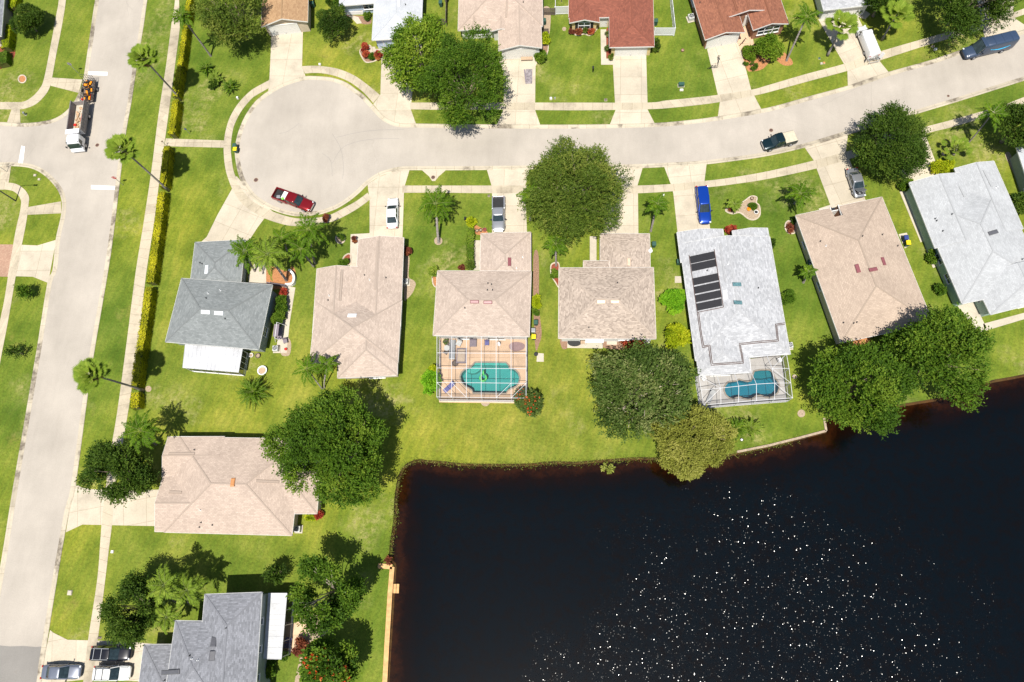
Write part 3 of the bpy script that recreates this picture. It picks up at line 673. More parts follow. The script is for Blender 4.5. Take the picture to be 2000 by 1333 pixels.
# ================================================================ houses
def quad_world(Q, z): return [P(x, y, z) for x, y in Q]
class House:
    def __init__(s, label, roofmat, wallmat, group=None, at=(0, 0)):
        c = P(*at); s.t = thing('house', (c.x, c.y, 0), 0, label, 'house', group); s.o = Vector((c.x, c.y, 0))
        s.roof = MB(); s.wall = MB(); s.fas = MB(); s.cap = MB(); s.roofmat = roofmat; s.wallmat = wallmat; s.k = 0; s.secs = []; s.wins = []; s.doors = []
        s.top = []  # roof top faces for ray casting
    def face(s, pts, eave):
        """roof plane with UVs: u along the eave, v up the slope; plus an underside"""
        a, b = eave; u = (b - a).normalized(); n = (pts[1] - pts[0]).cross(pts[2] - pts[0]).normalized()
        if n.z < 0: n = -n
        v = n.cross(u)
        q = list(pts)
        if (q[1] - q[0]).cross(q[2] - q[0]).z < 0: q = q[::-1]
        s.roof.poly([p - s.o for p in q], [((p - a).dot(u), (p - a).dot(v)) for p in q]); s.top.append(q)
        dn = Vector((0, 0, -.14)); s.fas.poly([p + dn - s.o for p in q[::-1]])
    def fascia(s, a, b):
        d = (b - a).normalized(); n = Vector((d.y, -d.x, 0)).normalized()
        a2, b2 = a + n * .03, b + n * .03
        for p, q in (((a2, b2)), ):
            s.fas.poly([p + Vector((0, 0, .01)) - s.o, q + Vector((0, 0, .01)) - s.o, q + Vector((0, 0, -.19)) - s.o, p + Vector((0, 0, -.19)) - s.o])
            s.fas.poly([a + Vector((0, 0, .012)) - s.o, b + Vector((0, 0, .012)) - s.o, b2 + Vector((0, 0, .012)) - s.o, a2 + Vector((0, 0, .012)) - s.o])
    def capline(s, a, b):
        s.cap.bar(a - s.o + Vector((0, 0, .015)), b - s.o + Vector((0, 0, .015)), .2, .02)
    def sec(s, Q, ez=2.6, slope=.4, ends=('hip', 'hip'), inset=.45, walls=True, gable_in=.4, square=True):
        """Q: eave corners A,B (end one) C,D (end two) in photo px at eave height; ridge runs from AB to CD"""
        ez -= s.k * .006; s.k += 1; slope *= .8
        A, B, Cc, D = quad_world(Q, ez)
        if square:   # snap to a true rectangle
            m1, m2 = (A + B) / 2, (Cc + D) / 2; ax = (m2 - m1).normalized(); pr = Vector((-ax.y, ax.x, 0))
            hw = ((A - B).length + (Cc - D).length) / 4
            if (A - m1).dot(pr) < 0: pr = -pr
            e1 = ((A - m1).dot(ax) + (B - m1).dot(ax)) / 2; m1 = m1 + ax * e1
            A, B, Cc, D = m1 + pr * hw, m1 - pr * hw, m2 - pr * hw, m2 + pr * hw
        m1, m2 = (A + B) / 2, (Cc + D) / 2; ax = (m2 - m1).normalized(); hw = (A - B).length / 2; ln = (m2 - m1).length
        rz = Vector((0, 0, hw * slope)); i1 = min(hw, ln / 2 - .01) if ends[0] == 'hip' else 0; i2 = min(hw, ln / 2 - .01) if ends[1] == 'hip' else 0
        r1, r2 = m1 + ax * i1 + rz, m2 - ax * i2 + rz
        if (B - A).cross(D - A).z < 0: pass
        s.face([A, r1, r2, D], (A, D)); s.face([B, r1, r2, Cc], (B, Cc))
        if ends[0] == 'hip': s.face([A, B, r1], (A, B)); s.capline(A, r1); s.capline(B, r1)
        if ends[1] == 'hip': s.face([Cc, D, r2], (Cc, D)); s.capline(Cc, r2); s.capline(D, r2)
        s.capline(r1, r2)
        cen = (m1 + m2) / 2
        def fa(a, b):
            d = (b - a); n = Vector((d.y, -d.x, 0))
            if n.dot((a + b) / 2 - cen) < 0: a, b = b, a
            s.fascia(a, b)
        fa(A, D); fa(B, Cc)
        if ends[0] == 'hip': fa(A, B)
        elif ends[0] == 'gable': fa(A, r1); fa(r1, B)
        if ends[1] == 'hip': fa(Cc, D)
        elif ends[1] == 'gable': fa(Cc, r2); fa(r2, D)
        pr = (A - B).normalized(); g1 = gable_in if ends[0] != 'hip' else inset; g2 = gable_in if ends[1] != 'hip' else inset
        a, b, c, d = A - pr * inset + ax * g1, B + pr * inset + ax * g1, Cc + pr * inset - ax * g2, D - pr * inset - ax * g2
        if walls:
            pts = [(p.x - s.o.x, p.y - s.o.y) for p in (a, b, c, d)]; s.wall.prism(pts, -.05, ez - .1)
            for e, p, q, sgn in ((ends[0], a, b, 1), (ends[1], c, d, -1)):
                if e == 'gable':
                    m = (p + q) / 2; h = Vector((0, 0, (hw - inset) * slope + .0)); z = Vector((0, 0, -.1)); th = ax * sgn * .15
                    tri = [p + z, q + z, m + h + z * .5]
                    f = tri if (tri[1] - tri[0]).cross(tri[2] - tri[0]).dot(-ax * sgn) > 0 else tri[::-1]
                    s.wall.poly([x - s.o for x in f]); s.wall.poly([x + th - s.o for x in f[::-1]])
        s.secs.append(dict(c=(a, b, c, d), ax=ax, pr=pr, ez=ez, cen=cen)); return s
    def win(s, si, side, t, w=1.4, h=1.2, z=.95):
        """window on wall SIDE (0: A-B end, 1: B-C side, 2: C-D end, 3: D-A side) of section SI"""
        s.wins.append((si, side, t, w, h, z)); return s
    def gdoor(s, si, side, t=.5, w=4.9, h=2.15, kind='garage_door', mat='door'): s.doors.append((si, side, t, w, h, kind, mat)); return s
    def wallframe(s, si, side, t):
        d = s.secs[si]; c = d['c']; p, q = c[side], c[(side + 1) % 4]; u = (q - p).normalized(); n = Vector((u.y, -u.x, 0))
        cen = (c[0] + c[1] + c[2] + c[3]) / 4
        if n.dot((p + q) / 2 - cen) < 0: n = -n
        base = p + (q - p) * t; return Vector((base.x, base.y, 0)) - s.o, u, n
    def finish(s):
        o = s.roof.build('roof', M[s.roofmat], s.t)
        s.fas.build('fascia', M['trim'], s.t)
        s.wall.build('wall', M[s.wallmat], s.t)
        s.cap.build('ridge_cap', M[s.roofmat], o)
        s.roofobj = o
        vs = []; fs = []
        for q in s.top: i = len(vs); vs += q; fs.append(tuple(range(i, i + len(q))))
        s.bvh = BVHTree.FromPolygons(vs, fs)
        for si, side, t, w, h, z in s.wins:
            b, u, n = s.wallframe(si, side, t); up = Vector((0, 0, 1)); c = b + up * (z + h / 2)
            fr = MB()
            for sx in (-1, 1): fr.bar(c + u * sx * w / 2 - up * h / 2 + n * .03, c + u * sx * w / 2 + up * h / 2 + n * .03, .08, .08)
            for sz in (-1, 0, 1): fr.bar(c - u * (w / 2 - .04) + up * sz * (h / 2) + n * .031, c + u * (w / 2 - .04) + up * sz * (h / 2) + n * .031, .07, .07)
            if w > 1.3: fr.bar(c - up * (h / 2 - .04) + n * .03, c + up * (h / 2 - .04) + n * .03, .07, .06)
            f = fr.build('window', M['white'], s.t)
            g = MB(); q = [c - u * w / 2 - up * h / 2 + n * .015, c + u * w / 2 - up * h / 2 + n * .015, c + u * w / 2 + up * h / 2 + n * .015, c - u * w / 2 + up * h / 2 + n * .015]
            if (q[1] - q[0]).cross(q[2] - q[0]).dot(n) < 0: q = q[::-1]
            g.poly(q); g.build('pane', M['winglass'], f)
            MB().bar(c - u * (w / 2 + .1) - up * (h / 2 + .06) + n * .07, c + u * (w / 2 + .1) - up * (h / 2 + .06) + n * .07, .16, .06).build('sill', M['trim'], f)
        for si, side, t, w, h, kind, mat in s.doors:
            b, u, n = s.wallframe(si, side, t); up = Vector((0, 0, 1)); m = MB(); nr = 4 if w > 3 else 1
            for r in range(nr):
                z0 = h * r / nr; z1 = h * (r + 1) / nr - .025
                m.bar(b + up * (z0 + z1) / 2 - u * w / 2 + n * .04, b + up * (z0 + z1) / 2 + u * w / 2 + n * .04, .06, z1 - z0)
            dd = m.build(kind, M[mat], s.t)
            fr = MB()
            for sx in (-1, 1): fr.bar(b + u * sx * (w / 2 + .07) + n * .05, b + u * sx * (w / 2 + .07) + up * h + n * .05, .12, .1)
            fr.bar(b + up * (h + .06) - u * (w / 2 + .14) + n * .05, b + up * (h + .06) + u * (w / 2 + .14) + n * .05, .12, .12)
            fr.build('frame', M['trim'], dd)
            MB().box(b + up * (.35 if w > 3 else 1.0) + n * .1 + u * (0 if w > 3 else w * .38), (.12, .12, .05)).build('handle', M['steel'], dd)
        return s
    def cut(s, px, matname, z=2.6):
        """open a vertical well through roof and walls (an entry court)"""
        q = [P(x, y, z) - s.o for x, y in px]; c = sum(q, Vector()) / len(q); n = len(q); pl = []
        for k in range(n):
            d = q[(k + 1) % n] - q[k]; nn = Vector((d.y, -d.x, 0)).normalized()
            if nn.dot(q[k] - c) < 0: nn = -nn
            pl.append((q[k], nn))
        for ch in s.t.children:
            if ch.name.split('.')[0] not in ('roof', 'fascia', 'wall'): continue
            bm = bmesh.new(); bm.from_mesh(ch.data)
            for co, no in pl:
                bmesh.ops.bisect_plane(bm, geom=bm.verts[:] + bm.edges[:] + bm.faces[:], plane_co=co, plane_no=no, dist=1e-4)
            dead = [f for f in bm.faces if all((f.calc_center_median() - co).dot(no) < 1e-3 for co, no in pl)]
            bmesh.ops.delete(bm, geom=dead, context='FACES'); bm.to_mesh(ch.data); bm.free()
        m = MB(); tr = MB()
        for k in range(n):
            a, b = q[k], q[(k + 1) % n]
            if k < n - 1: m.poly([(a.x, a.y, 0), (b.x, b.y, 0), (b.x, b.y, z - .12), (a.x, a.y, z - .12)]); tr.bar((a.x, a.y, z), (b.x, b.y, z), .08, .2)
        m.build('porch_wall', M[matname], s.t); tr.build('porch_trim', M['trim'], s.t)
    def hit(s, px, py):
        d = (RC @ cray(px, py)).normalized(); loc, nr, i, _ = s.bvh.ray_cast(CAM, d)
        if loc is None: loc = P(px, py, 3); nr = Vector((0, 0, 1))
        if nr.z < 0: nr = -nr
        return loc, nr
    def skylight(s, px, py, dx, dy, wpx, mat='skyl_white', label=None):
        """skylight at px,py whose long side runs along (dx,dy) in the picture"""
        c, n = s.hit(px, py); L_ = math.hypot(dx, dy); c2, _ = s.hit(px + dx / 2, py + dy / 2); c1, _ = s.hit(px - dx / 2, py - dy / 2)
        u = (c2 - c1); u -= n * u.dot(n); ln = u.length; u.normalize(); v = n.cross(u); wd = wpx / 12.8
        c = c - s.o; m = MB()
        lo = [c + u * a * ln / 2 + v * b * wd / 2 for a, b in ((-1, -1), (1, -1), (1, 1), (-1, 1))]
        hi = [p + n * .13 for p in lo]; hi2 = [c + u * a * (ln / 2 - .08) + v * b * (wd / 2 - .08) + n * .19 for a, b in ((-1, -1), (1, -1), (1, 1), (-1, 1))]
        for k in range(4):
            k2 = (k + 1) % 4; m.poly([lo[k], lo[k2], hi[k2], hi[k]]); m.poly([hi[k], hi[k2], hi2[k2], hi2[k]])
        m.poly(hi2); o = m.build('skylight', M[mat], s.roofobj)
        if label: o['label'] = label
    def vent(s, px, py):
        c, n = s.hit(px, py); c = c - s.o
        m = MB(); m.cyl(c - Vector((0, 0, .1)), .05, .45, 8); m.cyl(c + Vector((0, 0, .02)), .11, .06, 8, .07); m.build('pipe_vent', M['white'] if (px * 7 + py) % 3 < 1 else M['darksteel'], s.roofobj)
    def ridgevent(s, a, b, wpx=3.2):
        p, n = s.hit(*a); q, n2 = s.hit(*b); up = n * .04
        for k in range(9):   # shorten until both ends lie on one roof plane
            if n.dot(n2) > .999: break
            b = (b[0] + (a[0] - b[0]) * .15, b[1] + (a[1] - b[1]) * .15); q, n2 = s.hit(*b)
        if n.dot(n2) < .999: return
        m = MB(); m.bar(p + up - s.o, q + up - s.o, wpx / 12.8, .05)
        d = (q - p).normalized(); v = n.cross(d) * (wpx / 25.6 + .03)
        for sg in (-1, 1): m.bar(p + v * sg - s.o + n * .05, q + v * sg - s.o + n * .05, .05, .09)
        m.build('ridge_vent', M[s.roofmat], s.roofobj)

H1 = House('grey green roofed house between the yellow hedge and the twin gabled pink house', 'r_grey', 'stucco_grey', at=(430, 610))
H1.sec([(351,543),(326,669),(509,683),(529,557)], ez=3.05).sec([(384,468),(476,474),(470,578),(367,572)], ez=2.3, slope=.27, ends=('hip', 'hip'))
H1.win(0, 1, .45).win(0, 3, .3).win(0, 2, .3).win(1, 3, .5).win(0, 0, .5).gdoor(1, 0, .5).finish()
H1.skylight(402,610,17,1,7); H1.skylight(428,612,17,1,7); H1.skylight(404,527,-1.5,16,6.5)
for v in ((391,514),(395,516),(407,574),(431,568),(403,583),(440,623)): H1.vent(*v)
H2 = House('pink shingled house with two front gables behind the parked white sedan', 'r_pink', 'stucco_beige', at=(700, 610))
H2.sec([(616,585),(786,590),(776,712),(606,708)], slope=.36).sec([(662,640),(780,640),(774,738),(661,735)], slope=.35, ends=('in', 'hip'))
H2.sec([(700,465),(789,468),(782,640),(690,640)], slope=.35, ends=('gable', 'in')).sec([(617,525),(704,522),(694,650),(612,650)], slope=.35, ends=('gable', 'in'))
H2.win(3, 0, .5, 2.2, 1.3).win(0, 1, .4).win(1, 1, .5).win(1, 2, .4, 2.2, 2.0, .1).win(0, 3, .5).gdoor(2, 0, .5).finish()
H2.skylight(688,617,17,0,7); H2.ridgevent((738,471),(733,566)); H2.ridgevent((668,527),(664,588))
for v in ((712,538),(722,547),(643,578),(754,543),(641,587)): H2.vent(*v)
H3 = House('pink tan roofed house joined to the cage over the green tiled pool', 'r_pink', 'stucco_white', at=(945, 590))
H3.sec([(852,529),(848,656),(1035,658),(1037,530)], ez=3.0, slope=.36).sec([(939,455),(1037,455),(1037,560),(937,560)], ez=2.3, slope=.24, ends=('hip', 'hip'))
H3.win(0, 1, .3, 2.4, 2.0, .1).win(0, 1, .65, 2.4, 2.0, .1).win(0, 0, .5).win(0, 2, .4).gdoor(1, 0, .5).finish()
H3.skylight(927,590,17,0,6,'skyl_red'); H3.skylight(953,591,17,0,6,'skyl_red'); H3.skylight(995,512,0,16,6,'skyl_red')
for v in ((953,554),(960,556),(952,567),(962,567),(908,602),(1009,524),(1021,503)): H3.vent(*v)
H4 = House('mottled brown roofed house right below the wide olive street tree', 'r_brown', 'stucco_white', at=(1185, 590))
H4.sec([(1090,523),(1092,662),(1281,662),(1277,523)], ez=2.9, slope=.34).sec([(1172,457),(1269,456),(1271,560),(1172,560)], ez=2.25, slope=.22, ends=('hip', 'hip')).sec([(1139,510),(1190,509),(1190,580),(1139,580)], slope=.3, ends=('hip', 'in'))
H4.win(0, 1, .3, 2.4, 2.0, .1).win(0, 1, .7).win(0, 2, .5).win(0, 0, .4).gdoor(1, 0, .5).finish()
H4.skylight(1174,590,17,0,7,'skyl_tan'); H4.skylight(1201,590,17,0,6,'skyl_tan'); H4.skylight(1228,512,0,15,6,'skyl_tan')
for v in ((1206,553),(1150,640)): H4.vent(*v)
H5 = House('pale grey roofed house with black solar mats and a blue pool behind', 'r_light', 'stucco_dark', at=(1430, 590))
H5.sec([(1325,478),(1506,461),(1541,691),(1361,706)], slope=.3, ends=('gable','hip')).sec([(1354,660),(1458,650),(1465,728),(1366,734)], slope=.28, ends=('in', 'hip'))
H5.sec([(1321,455),(1413,447),(1420,510),(1330,510)], slope=.26, ends=('gable', 'in')).sec([(1429,451),(1500,446),(1510,510),(1440,510)], slope=.26, ends=('gable', 'in'))
H5.win(0, 3, .3).win(0, 3, .6).win(3, 0, .5, 1.8).win(0, 1, .35).win(0, 1, .7).win(1, 2, .5, 2.6, 2.0, .1).gdoor(2, 0, .5).finish()
H5.skylight(1439,556,17,-.5,7,'winteal','teal tinted skylight'); H5.skylight(1441,591.5,17,-.5,7,'winteal','teal tinted skylight'); H5.skylight(1416,576,1.5,16,7)
for v in ((1422,516),(1481,563),(1381,529)): H5.vent(*v)
H5.ridgevent((1406,476),(1417,550), 1.6); H5.ridgevent((1471,457),(1476,495), 1.6)
H6 = House('sand tan hip roofed house below the silver car with its bonnet up', 'r_tan', 'stucco_beige', at=(1690, 530))
H6.sec([(1554,426),(1722,380),(1822,634),(1644,668)], slope=.34).win(0, 3, .45).win(0, 3, .62).win(0, 3, .8, 1.2).win(0, 1, .4).gdoor(0, 0, .28).finish()
H6.cut([(1620.5,405),(1628,427),(1644,423),(1636.5,400.7)], 'stucco_brown')
H6.skylight(1675,525,5,16,6.5,'skyl_red'); H6.skylight(1705,527,16,-3.5,6.5,'skyl_red'); H6.skylight(1725,511,5,15,5.5,'skyl_red')
for v in ((1684,462),(1723,459),(1667,632),(1602,472),(1613,481),(1647,631),(1673,630),(1753,481)): H6.vent(*v)
H8 = House('long white grey roofed house with pale green walls right of the tan house', 'r_light2', 'stucco_green', at=(1910, 450))
H8.sec([(1788,400),(1955,350),(2040,560),(1886,592)], slope=.3).sec([(1775,363),(1880,331),(1935,480),(1826,470)], slope=.31, ends=('gable', 'in')).sec([(1868,332),(1937,312),(1998,440),(1920,470)], slope=.28, ends=('gable', 'in')).sec([(1895,540),(2060,500),(2090,572),(1940,618)], slope=.26, ends=('in', 'hip'))
H8.win(0, 3, .25).win(0, 3, .45, 1.6).win(0, 3, .78, 2.2, 2.0, .1).win(3, 3, .5, 1.2).win(3, 2, .4, 2.2, 2.0, .1).gdoor(1, 0, .5).finish()
H8.skylight(1939,455,17,-5,7,'skyl_dark'); H8.ridgevent((1874,365),(1897,410)); H8.ridgevent((1921,333),(1937,365)); H8.ridgevent((1959,497),(1978,537))
for v in ((1826,428),(1829,432),(1859,419),(1841,452),(1946,367),(1996,507)): H8.vent(*v)
H9 = House('small corner of a pale grey roofed house cut off at the right photo edge', 'r_white', 'stucco_grey', at=(2060, 360))
H9.sec([(1992,300),(2090,265),(2140,400),(2035,436)], slope=.3).win(0, 3, .4).finish()
T1 = House('orange tan roofed house at the top edge above the turning circle', 'r_orange', 'stucco_beige', at=(560, 0))
T1.sec([(513,48),(598,48),(606,-120),(515,-120)], ends=('gable', 'hip')).win(0, 1, .4).gdoor(0, 0, .42).finish()
T2 = House('white roofed house with pale blue siding above the red flowering bed', 'r_white', 'stucco_blue', at=(770, 0))
T2.sec([(727,75),(822,77),(828,-70),(735,-70)], ends=('hip', 'hip'), slope=.36).sec([(664,6),(760,10),(765,-110),(668,-110)], ends=('hip', 'hip'), slope=.36).win(1, 0, .55, 1.8, 1.4).gdoor(0, 0, .5, mat='stucco_blue').finish(); T2.skylight(779,6,0,14,6); T2.vent(792,10)
T3 = House('pink tan roofed house at the top edge with a white gabled garage', 'r_pink2', 'stucco_white', at=(980, 40))
T3.sec([(976,96),(1056,97),(1057,-20),(970,-20)], ends=('gable', 'in'), slope=.33).sec([(897,55),(1058,56),(1060,-110),(897,-110)], slope=.34).sec([(958,60),(1000,61),(1000,-10),(958,-10)], ends=('gable', 'in'), slope=.36)
T3.gdoor(0, 0, .5).win(1, 0, .25, 1.8, 1.4).finish(); T3.vent(1022, 5); T3.ridgevent((991,-6),(988,42), 2.6); T3.ridgevent((926,33),(924,55), 2.6)
T4 = House('red brown roofed house with a yellow front wall and arched window', 'r_red', 'stucco_yellow', at=(1190, 40))
T4.sec([(1191,92),(1277,92),(1275,-60),(1188,-60)], slope=.34, ends=('hip', 'hip')).sec([(1111,34),(1275,34),(1272,-110),(1112,-110)], slope=.34).sec([(1112,45),(1171,44),(1171,-30),(1113,-30)], slope=.33, ends=('gable', 'in'))
T4.gdoor(0, 0, .5).win(2, 0, .5, 1.9, 1.35, .8).gdoor(1, 0, .42, 1.0, 2.1, 'screen_door', 'trim').win(0, 3, .3).finish(); T4.vent(1097, 3)
b, u, n = T4.wallframe(2, 0, .5)
for sx in (-1, 1): MB().box(b + u * sx * 1.25 + n * .05 + Vector((0, 0, 1.48)), (.45, .06, 1.4), math.atan2(u.y, u.x)).build('shutter', M['black'], T4.t)
m = MB()
ar = [b + u * .8 * math.cos(k * math.pi / 8) + Vector((0, 0, 2.2 + .42 * math.sin(k * math.pi / 8))) + n * .03 for k in range(9)]
m.poly(ar); m.build('arched_window', M['winteal'], T4.t)
T5 = House('rust brown roofed house turned towards the curve with two bikes on its driveway', 'r_red2', 'stucco_brown', at=(1450, 20))
T5.sec([(1380,80),(1452,62),(1410,-80),(1333,-60)], ends=('gable', 'in'), slope=.34).sec([(1474,60),(1538,46),(1500,-80),(1430,-60)], ends=('gable', 'in'), slope=.34).sec([(1400,48),(1520,15),(1480,-120),(1355,-90)], slope=.3, ends=('gable', 'hip'))
T5.gdoor(0, 0, .5).win(1, 0, .25, 1.0, 1.4, .8).win(1, 0, .5, 1.3, 1.4, .8).win(1, 0, .75, 1.0, 1.4, .8).win(0, 3, .4).gdoor(2, 0, .55, 1.0, 2.1, 'screen_door', 'trim').finish(); T5.vent(1367,6); T5.ridgevent((1432,-3),(1440,22), 2.6); T5.ridgevent((1494,-3),(1506,34), 2.6)
T6 = House('pale grey roofed house at the top edge behind the white van', 'r_light', 'stucco_white', at=(1650, 0))
T6.sec([(1611,28),(1702,2),(1670,-110),(1580,-90)], slope=.34).gdoor(0, 0, .5).finish()
T7 = House('dark walled house cut off at the top left photo corner', 'r_dgrey', 'stucco_dark', at=(-40, 0))
T7.sec([(1,78),(-90,80),(-70,-120),(16,-120)], slope=.34).win(0, 3, .3).gdoor(0, 0, .5).finish()
H10 = House('rose tan roofed house with an orange skylight left of the pond', 'r_pink2', 'stucco_beige', at=(450, 950))
H10.sec([(345,853),(326,1041),(572,1046),(590,858)], slope=.34).sec([(327,853),(318,931),(430,931),(438,853)], slope=.33, ends=('gable', 'in')).sec([(317,930),(304,1039),(460,1040),(470,930)], slope=.33, ends=('gable', 'in')).sec([(619,1004),(628,900),(540,900),(530,1004)], slope=.2, ends=('hip', 'in'))
H10.gdoor(2, 0, .5).win(1, 0, .5).win(0, 1, .4).win(0, 1, .75).win(0, 2, .8, 1.2).finish()
H10.skylight(455,943,-1,17,7,'skyl_orange'); H10.ridgevent((329,887),(380,887)); H10.ridgevent((330,962),(421,964)); H10.ridgevent((500,940),(545,942))
for v in ((380,879),(390,1030),(415,1026),(393,1021),(392,997)): H10.vent(*v)
H11 = House('two storey slate grey roofed house at the bottom left edge beside the pond', 'r_dgrey', 'stucco_grey', at=(400, 1260))
H11.sec([(400,1158),(512,1160),(495,1420),(378,1418)], ez=5.3, slope=.36).sec([(338,1213),(322,1390),(440,1395),(452,1214)], ez=5.28, slope=.33).sec([(276,1259),(268,1395),(372,1395),(376,1259)], ez=2.8, slope=.3)
H11.win(0, 1, .22, .8, 1.3, 3.6).win(0, 1, .45, .8, 1.3, 3.6).win(0, 1, .68, .8, 1.3, 3.6).win(0, 1, .3, 1.4, 1.2, .9).gdoor(2, 0, .5).win(0, 0, .5, 1.4, 1.2, 3.6).finish()
H11.skylight(418,1254,-2,20,9,'skyl_dark'); H11.skylight(415,1281,-2,20,9,'skyl_dark'); H11.skylight(334,1313,18,1,7,'skyl_dark')
for v in ((442,1227),(371,1281),(375,1287),(387,1290),(322,1329)): H11.vent(*v)

# flat metal patio roofs
def flatroof(label, Q, z, mat, posts, tilt=.25, wall=None, name='patio_roof'):
    w_ = W(Q, z); c = sum(w_, Vector()) / 4; t = thing(name, (c.x, c.y, 0), 0, label, 'patio roof'); o = Vector((c.x, c.y, 0))
    m = MB(); m.prism([(p.x - o.x, p.y - o.y) for p in w_], z - .1, z + .02)
    u = (w_[1] - w_[0]); v = (w_[3] - w_[0]); n = int(u.length / .6)
    for k in range(n + 1):
        a = w_[0] + u * k / n - o; b = w_[3] + (w_[2] - w_[3]) * k / n - o
        m.bar((a.x, a.y, z + .03), (b.x, b.y, z + .03), .05, .04)
    m.build('panel', M[mat], t)
    for i in posts:
        p = w_[i] + (c - w_[i]) * .06 - o; MB().box((p.x, p.y, z / 2 - .05), (.1, .1, z - .1)).build('post', M['white'], t)
    if wall:
        for a, b in wall:
            p, q = w_[a] + (c - w_[a]) * .05 - o, w_[b] + (c - w_[b]) * .05 - o; m = MB()
            m.poly([(p.x, p.y, .5), (q.x, q.y, .5), (q.x, q.y, z - .12), (p.x, p.y, z - .12)]); m.build('screen', M['screen_side'], t)
            m = MB()
            for zz in (.05, .5, z - .15): m.bar((p.x, p.y, zz), (q.x, q.y, zz), .07)
            for k in range(5): r = p + (q - p) * k / 4; m.bar((r.x, r.y, 0), (r.x, r.y, z - .15), .06)
            m.build('screen_frame', M['white'], t)
flatroof('streaked white metal patio roof behind the grey green roofed house', [(362,673),(474,682),(466,728),(357,719)], 2.5, 'white_roof', (2, 3), wall=((1, 2), (2, 3)))
flatroof('long plain white patio roof on the two storey house beside the pond', [(524,1159),(514,1287),(550,1288),(561,1159)], 2.9, 'white_roof', (2, 3), wall=((2, 3),))

# solar mats and pipes on the pale grey roof
def mat_quad(Q, name, mat, lift=.06, parent=None):
    m = MB(); n = 6; pts = []
    for i in range(n + 1):
        for j in range(n + 1):
            a, b = i / n, j / n
            x = (Q[0][0] * (1 - a) + Q[1][0] * a) * (1 - b) + (Q[3][0] * (1 - a) + Q[2][0] * a) * b
            y = (Q[0][1] * (1 - a) + Q[1][1] * a) * (1 - b) + (Q[3][1] * (1 - a) + Q[2][1] * a) * b
            p, nr = H5.hit(x, y); pts.append(p + nr * lift)
    for i in range(n):
        for j in range(n):
            k = i * (n + 1) + j; q = [pts[k], pts[k + n + 1], pts[k + n + 2], pts[k + 1]]
            if (q[1] - q[0]).cross(q[2] - q[0]).z < 0: q = q[::-1]
            m.poly([p - H5.o for p in q])
    o = m.build(name, M[mat], parent)
    sm = o.modifiers.new('thick', 'SOLIDIFY'); sm.thickness = .04
    return o
sroot = thing('solar_heating_array', tuple(H5.o), 0, 'black solar pool heating mats on the pale grey roof', 'solar panels')
def lerpq(Q, b0, b1):
    L_ = lambda a, b, t: (a[0] + (b[0] - a[0]) * t, a[1] + (b[1] - a[1]) * t)
    return [L_(Q[0], Q[3], b0), L_(Q[1], Q[2], b0), L_(Q[1], Q[2], b1), L_(Q[0], Q[3], b1)]
P1 = [(1347,501),(1396,490.5),(1400.5,521),(1351.5,531.5)]; P2 = [(1353,543),(1402.5,532.5),(1411,599),(1362,609)]
for Q, n in ((P1, 2), (P2, 4)):
    for k in range(n): mat_quad(lerpq(Q, k / n + .02, (k + 1) / n - .02), 'solar_mat', 'solar', .06, sroot)
def roofpipe(pts, parent=sroot, r=.045):
    w_ = []
    for (a, b) in zip(pts[:-1], pts[1:]):
        for k in range(6):
            t = k / 6; p, n = H5.hit(a[0] + (b[0] - a[0]) * t, a[1] + (b[1] - a[1]) * t); w_.append(p + n * .1 - H5.o)
    p, n = H5.hit(*pts[-1]); w_.append(p + n * .1 - H5.o)
    MB().tube(w_, r, 5).build('pipe', M['copper'], parent)
pp = [(1362,611),(1366,640),(1370,666),(1372.5,680),(1384,677),(1389,714),(1452,710),(1446,674),(1483,670),(1520,667),(1516.5,636),(1532,634.5)]
roofpipe(pp); roofpipe([(1365,611),(1368.5,640),(1372.5,665),(1375,676.5),(1386.5,674.5),(1391.5,711),(1449.5,707.5),(1443.5,671.5),(1483,667),(1517.5,664.5),(1514,634),(1532,631.5)])
roofpipe([(1346,499),(1348,515),(1362,611),(1412,601)]); roofpipe([(1395,488),(1400,520),(1413,601)])
# ================================================================ vegetation
def leafmesh(name, base, dirs, side, length, width, tint, mat, parent, kink=.0):
    """one rhombic leaf per row, all numpy"""
    n = len(base); L = length[:, None]; Wd = width[:, None]
    a = base; c = base + dirs * L; mid = base + dirs * L * .45
    b = mid + side * Wd / 2; d = mid - side * Wd / 2
    v = np.stack([a, b, c, d], 1).reshape(-1, 3).astype(np.float32)
    me = bpy.data.meshes.new(name); me.vertices.add(4 * n); me.vertices.foreach_set('co', v.ravel())
    me.loops.add(4 * n); me.loops.foreach_set('vertex_index', np.arange(4 * n, dtype=np.int32))
    me.polygons.add(n); me.polygons.foreach_set('loop_start', np.arange(0, 4 * n, 4, dtype=np.int32)); me.polygons.foreach_set('loop_total', np.full(n, 4, dtype=np.int32))
    at = me.attributes.new('tint', 'FLOAT', 'POINT'); at.data.foreach_set('value', np.repeat(tint, 4).astype(np.float32))
    me.materials.append(mat); me.update(); me.validate()
    o = bpy.data.objects.new(name, me); C.objects.link(o)
    if parent is not None: o.parent = parent
    return o
def unit(v): return v / (np.linalg.norm(v, axis=-1, keepdims=True) + 1e-9)
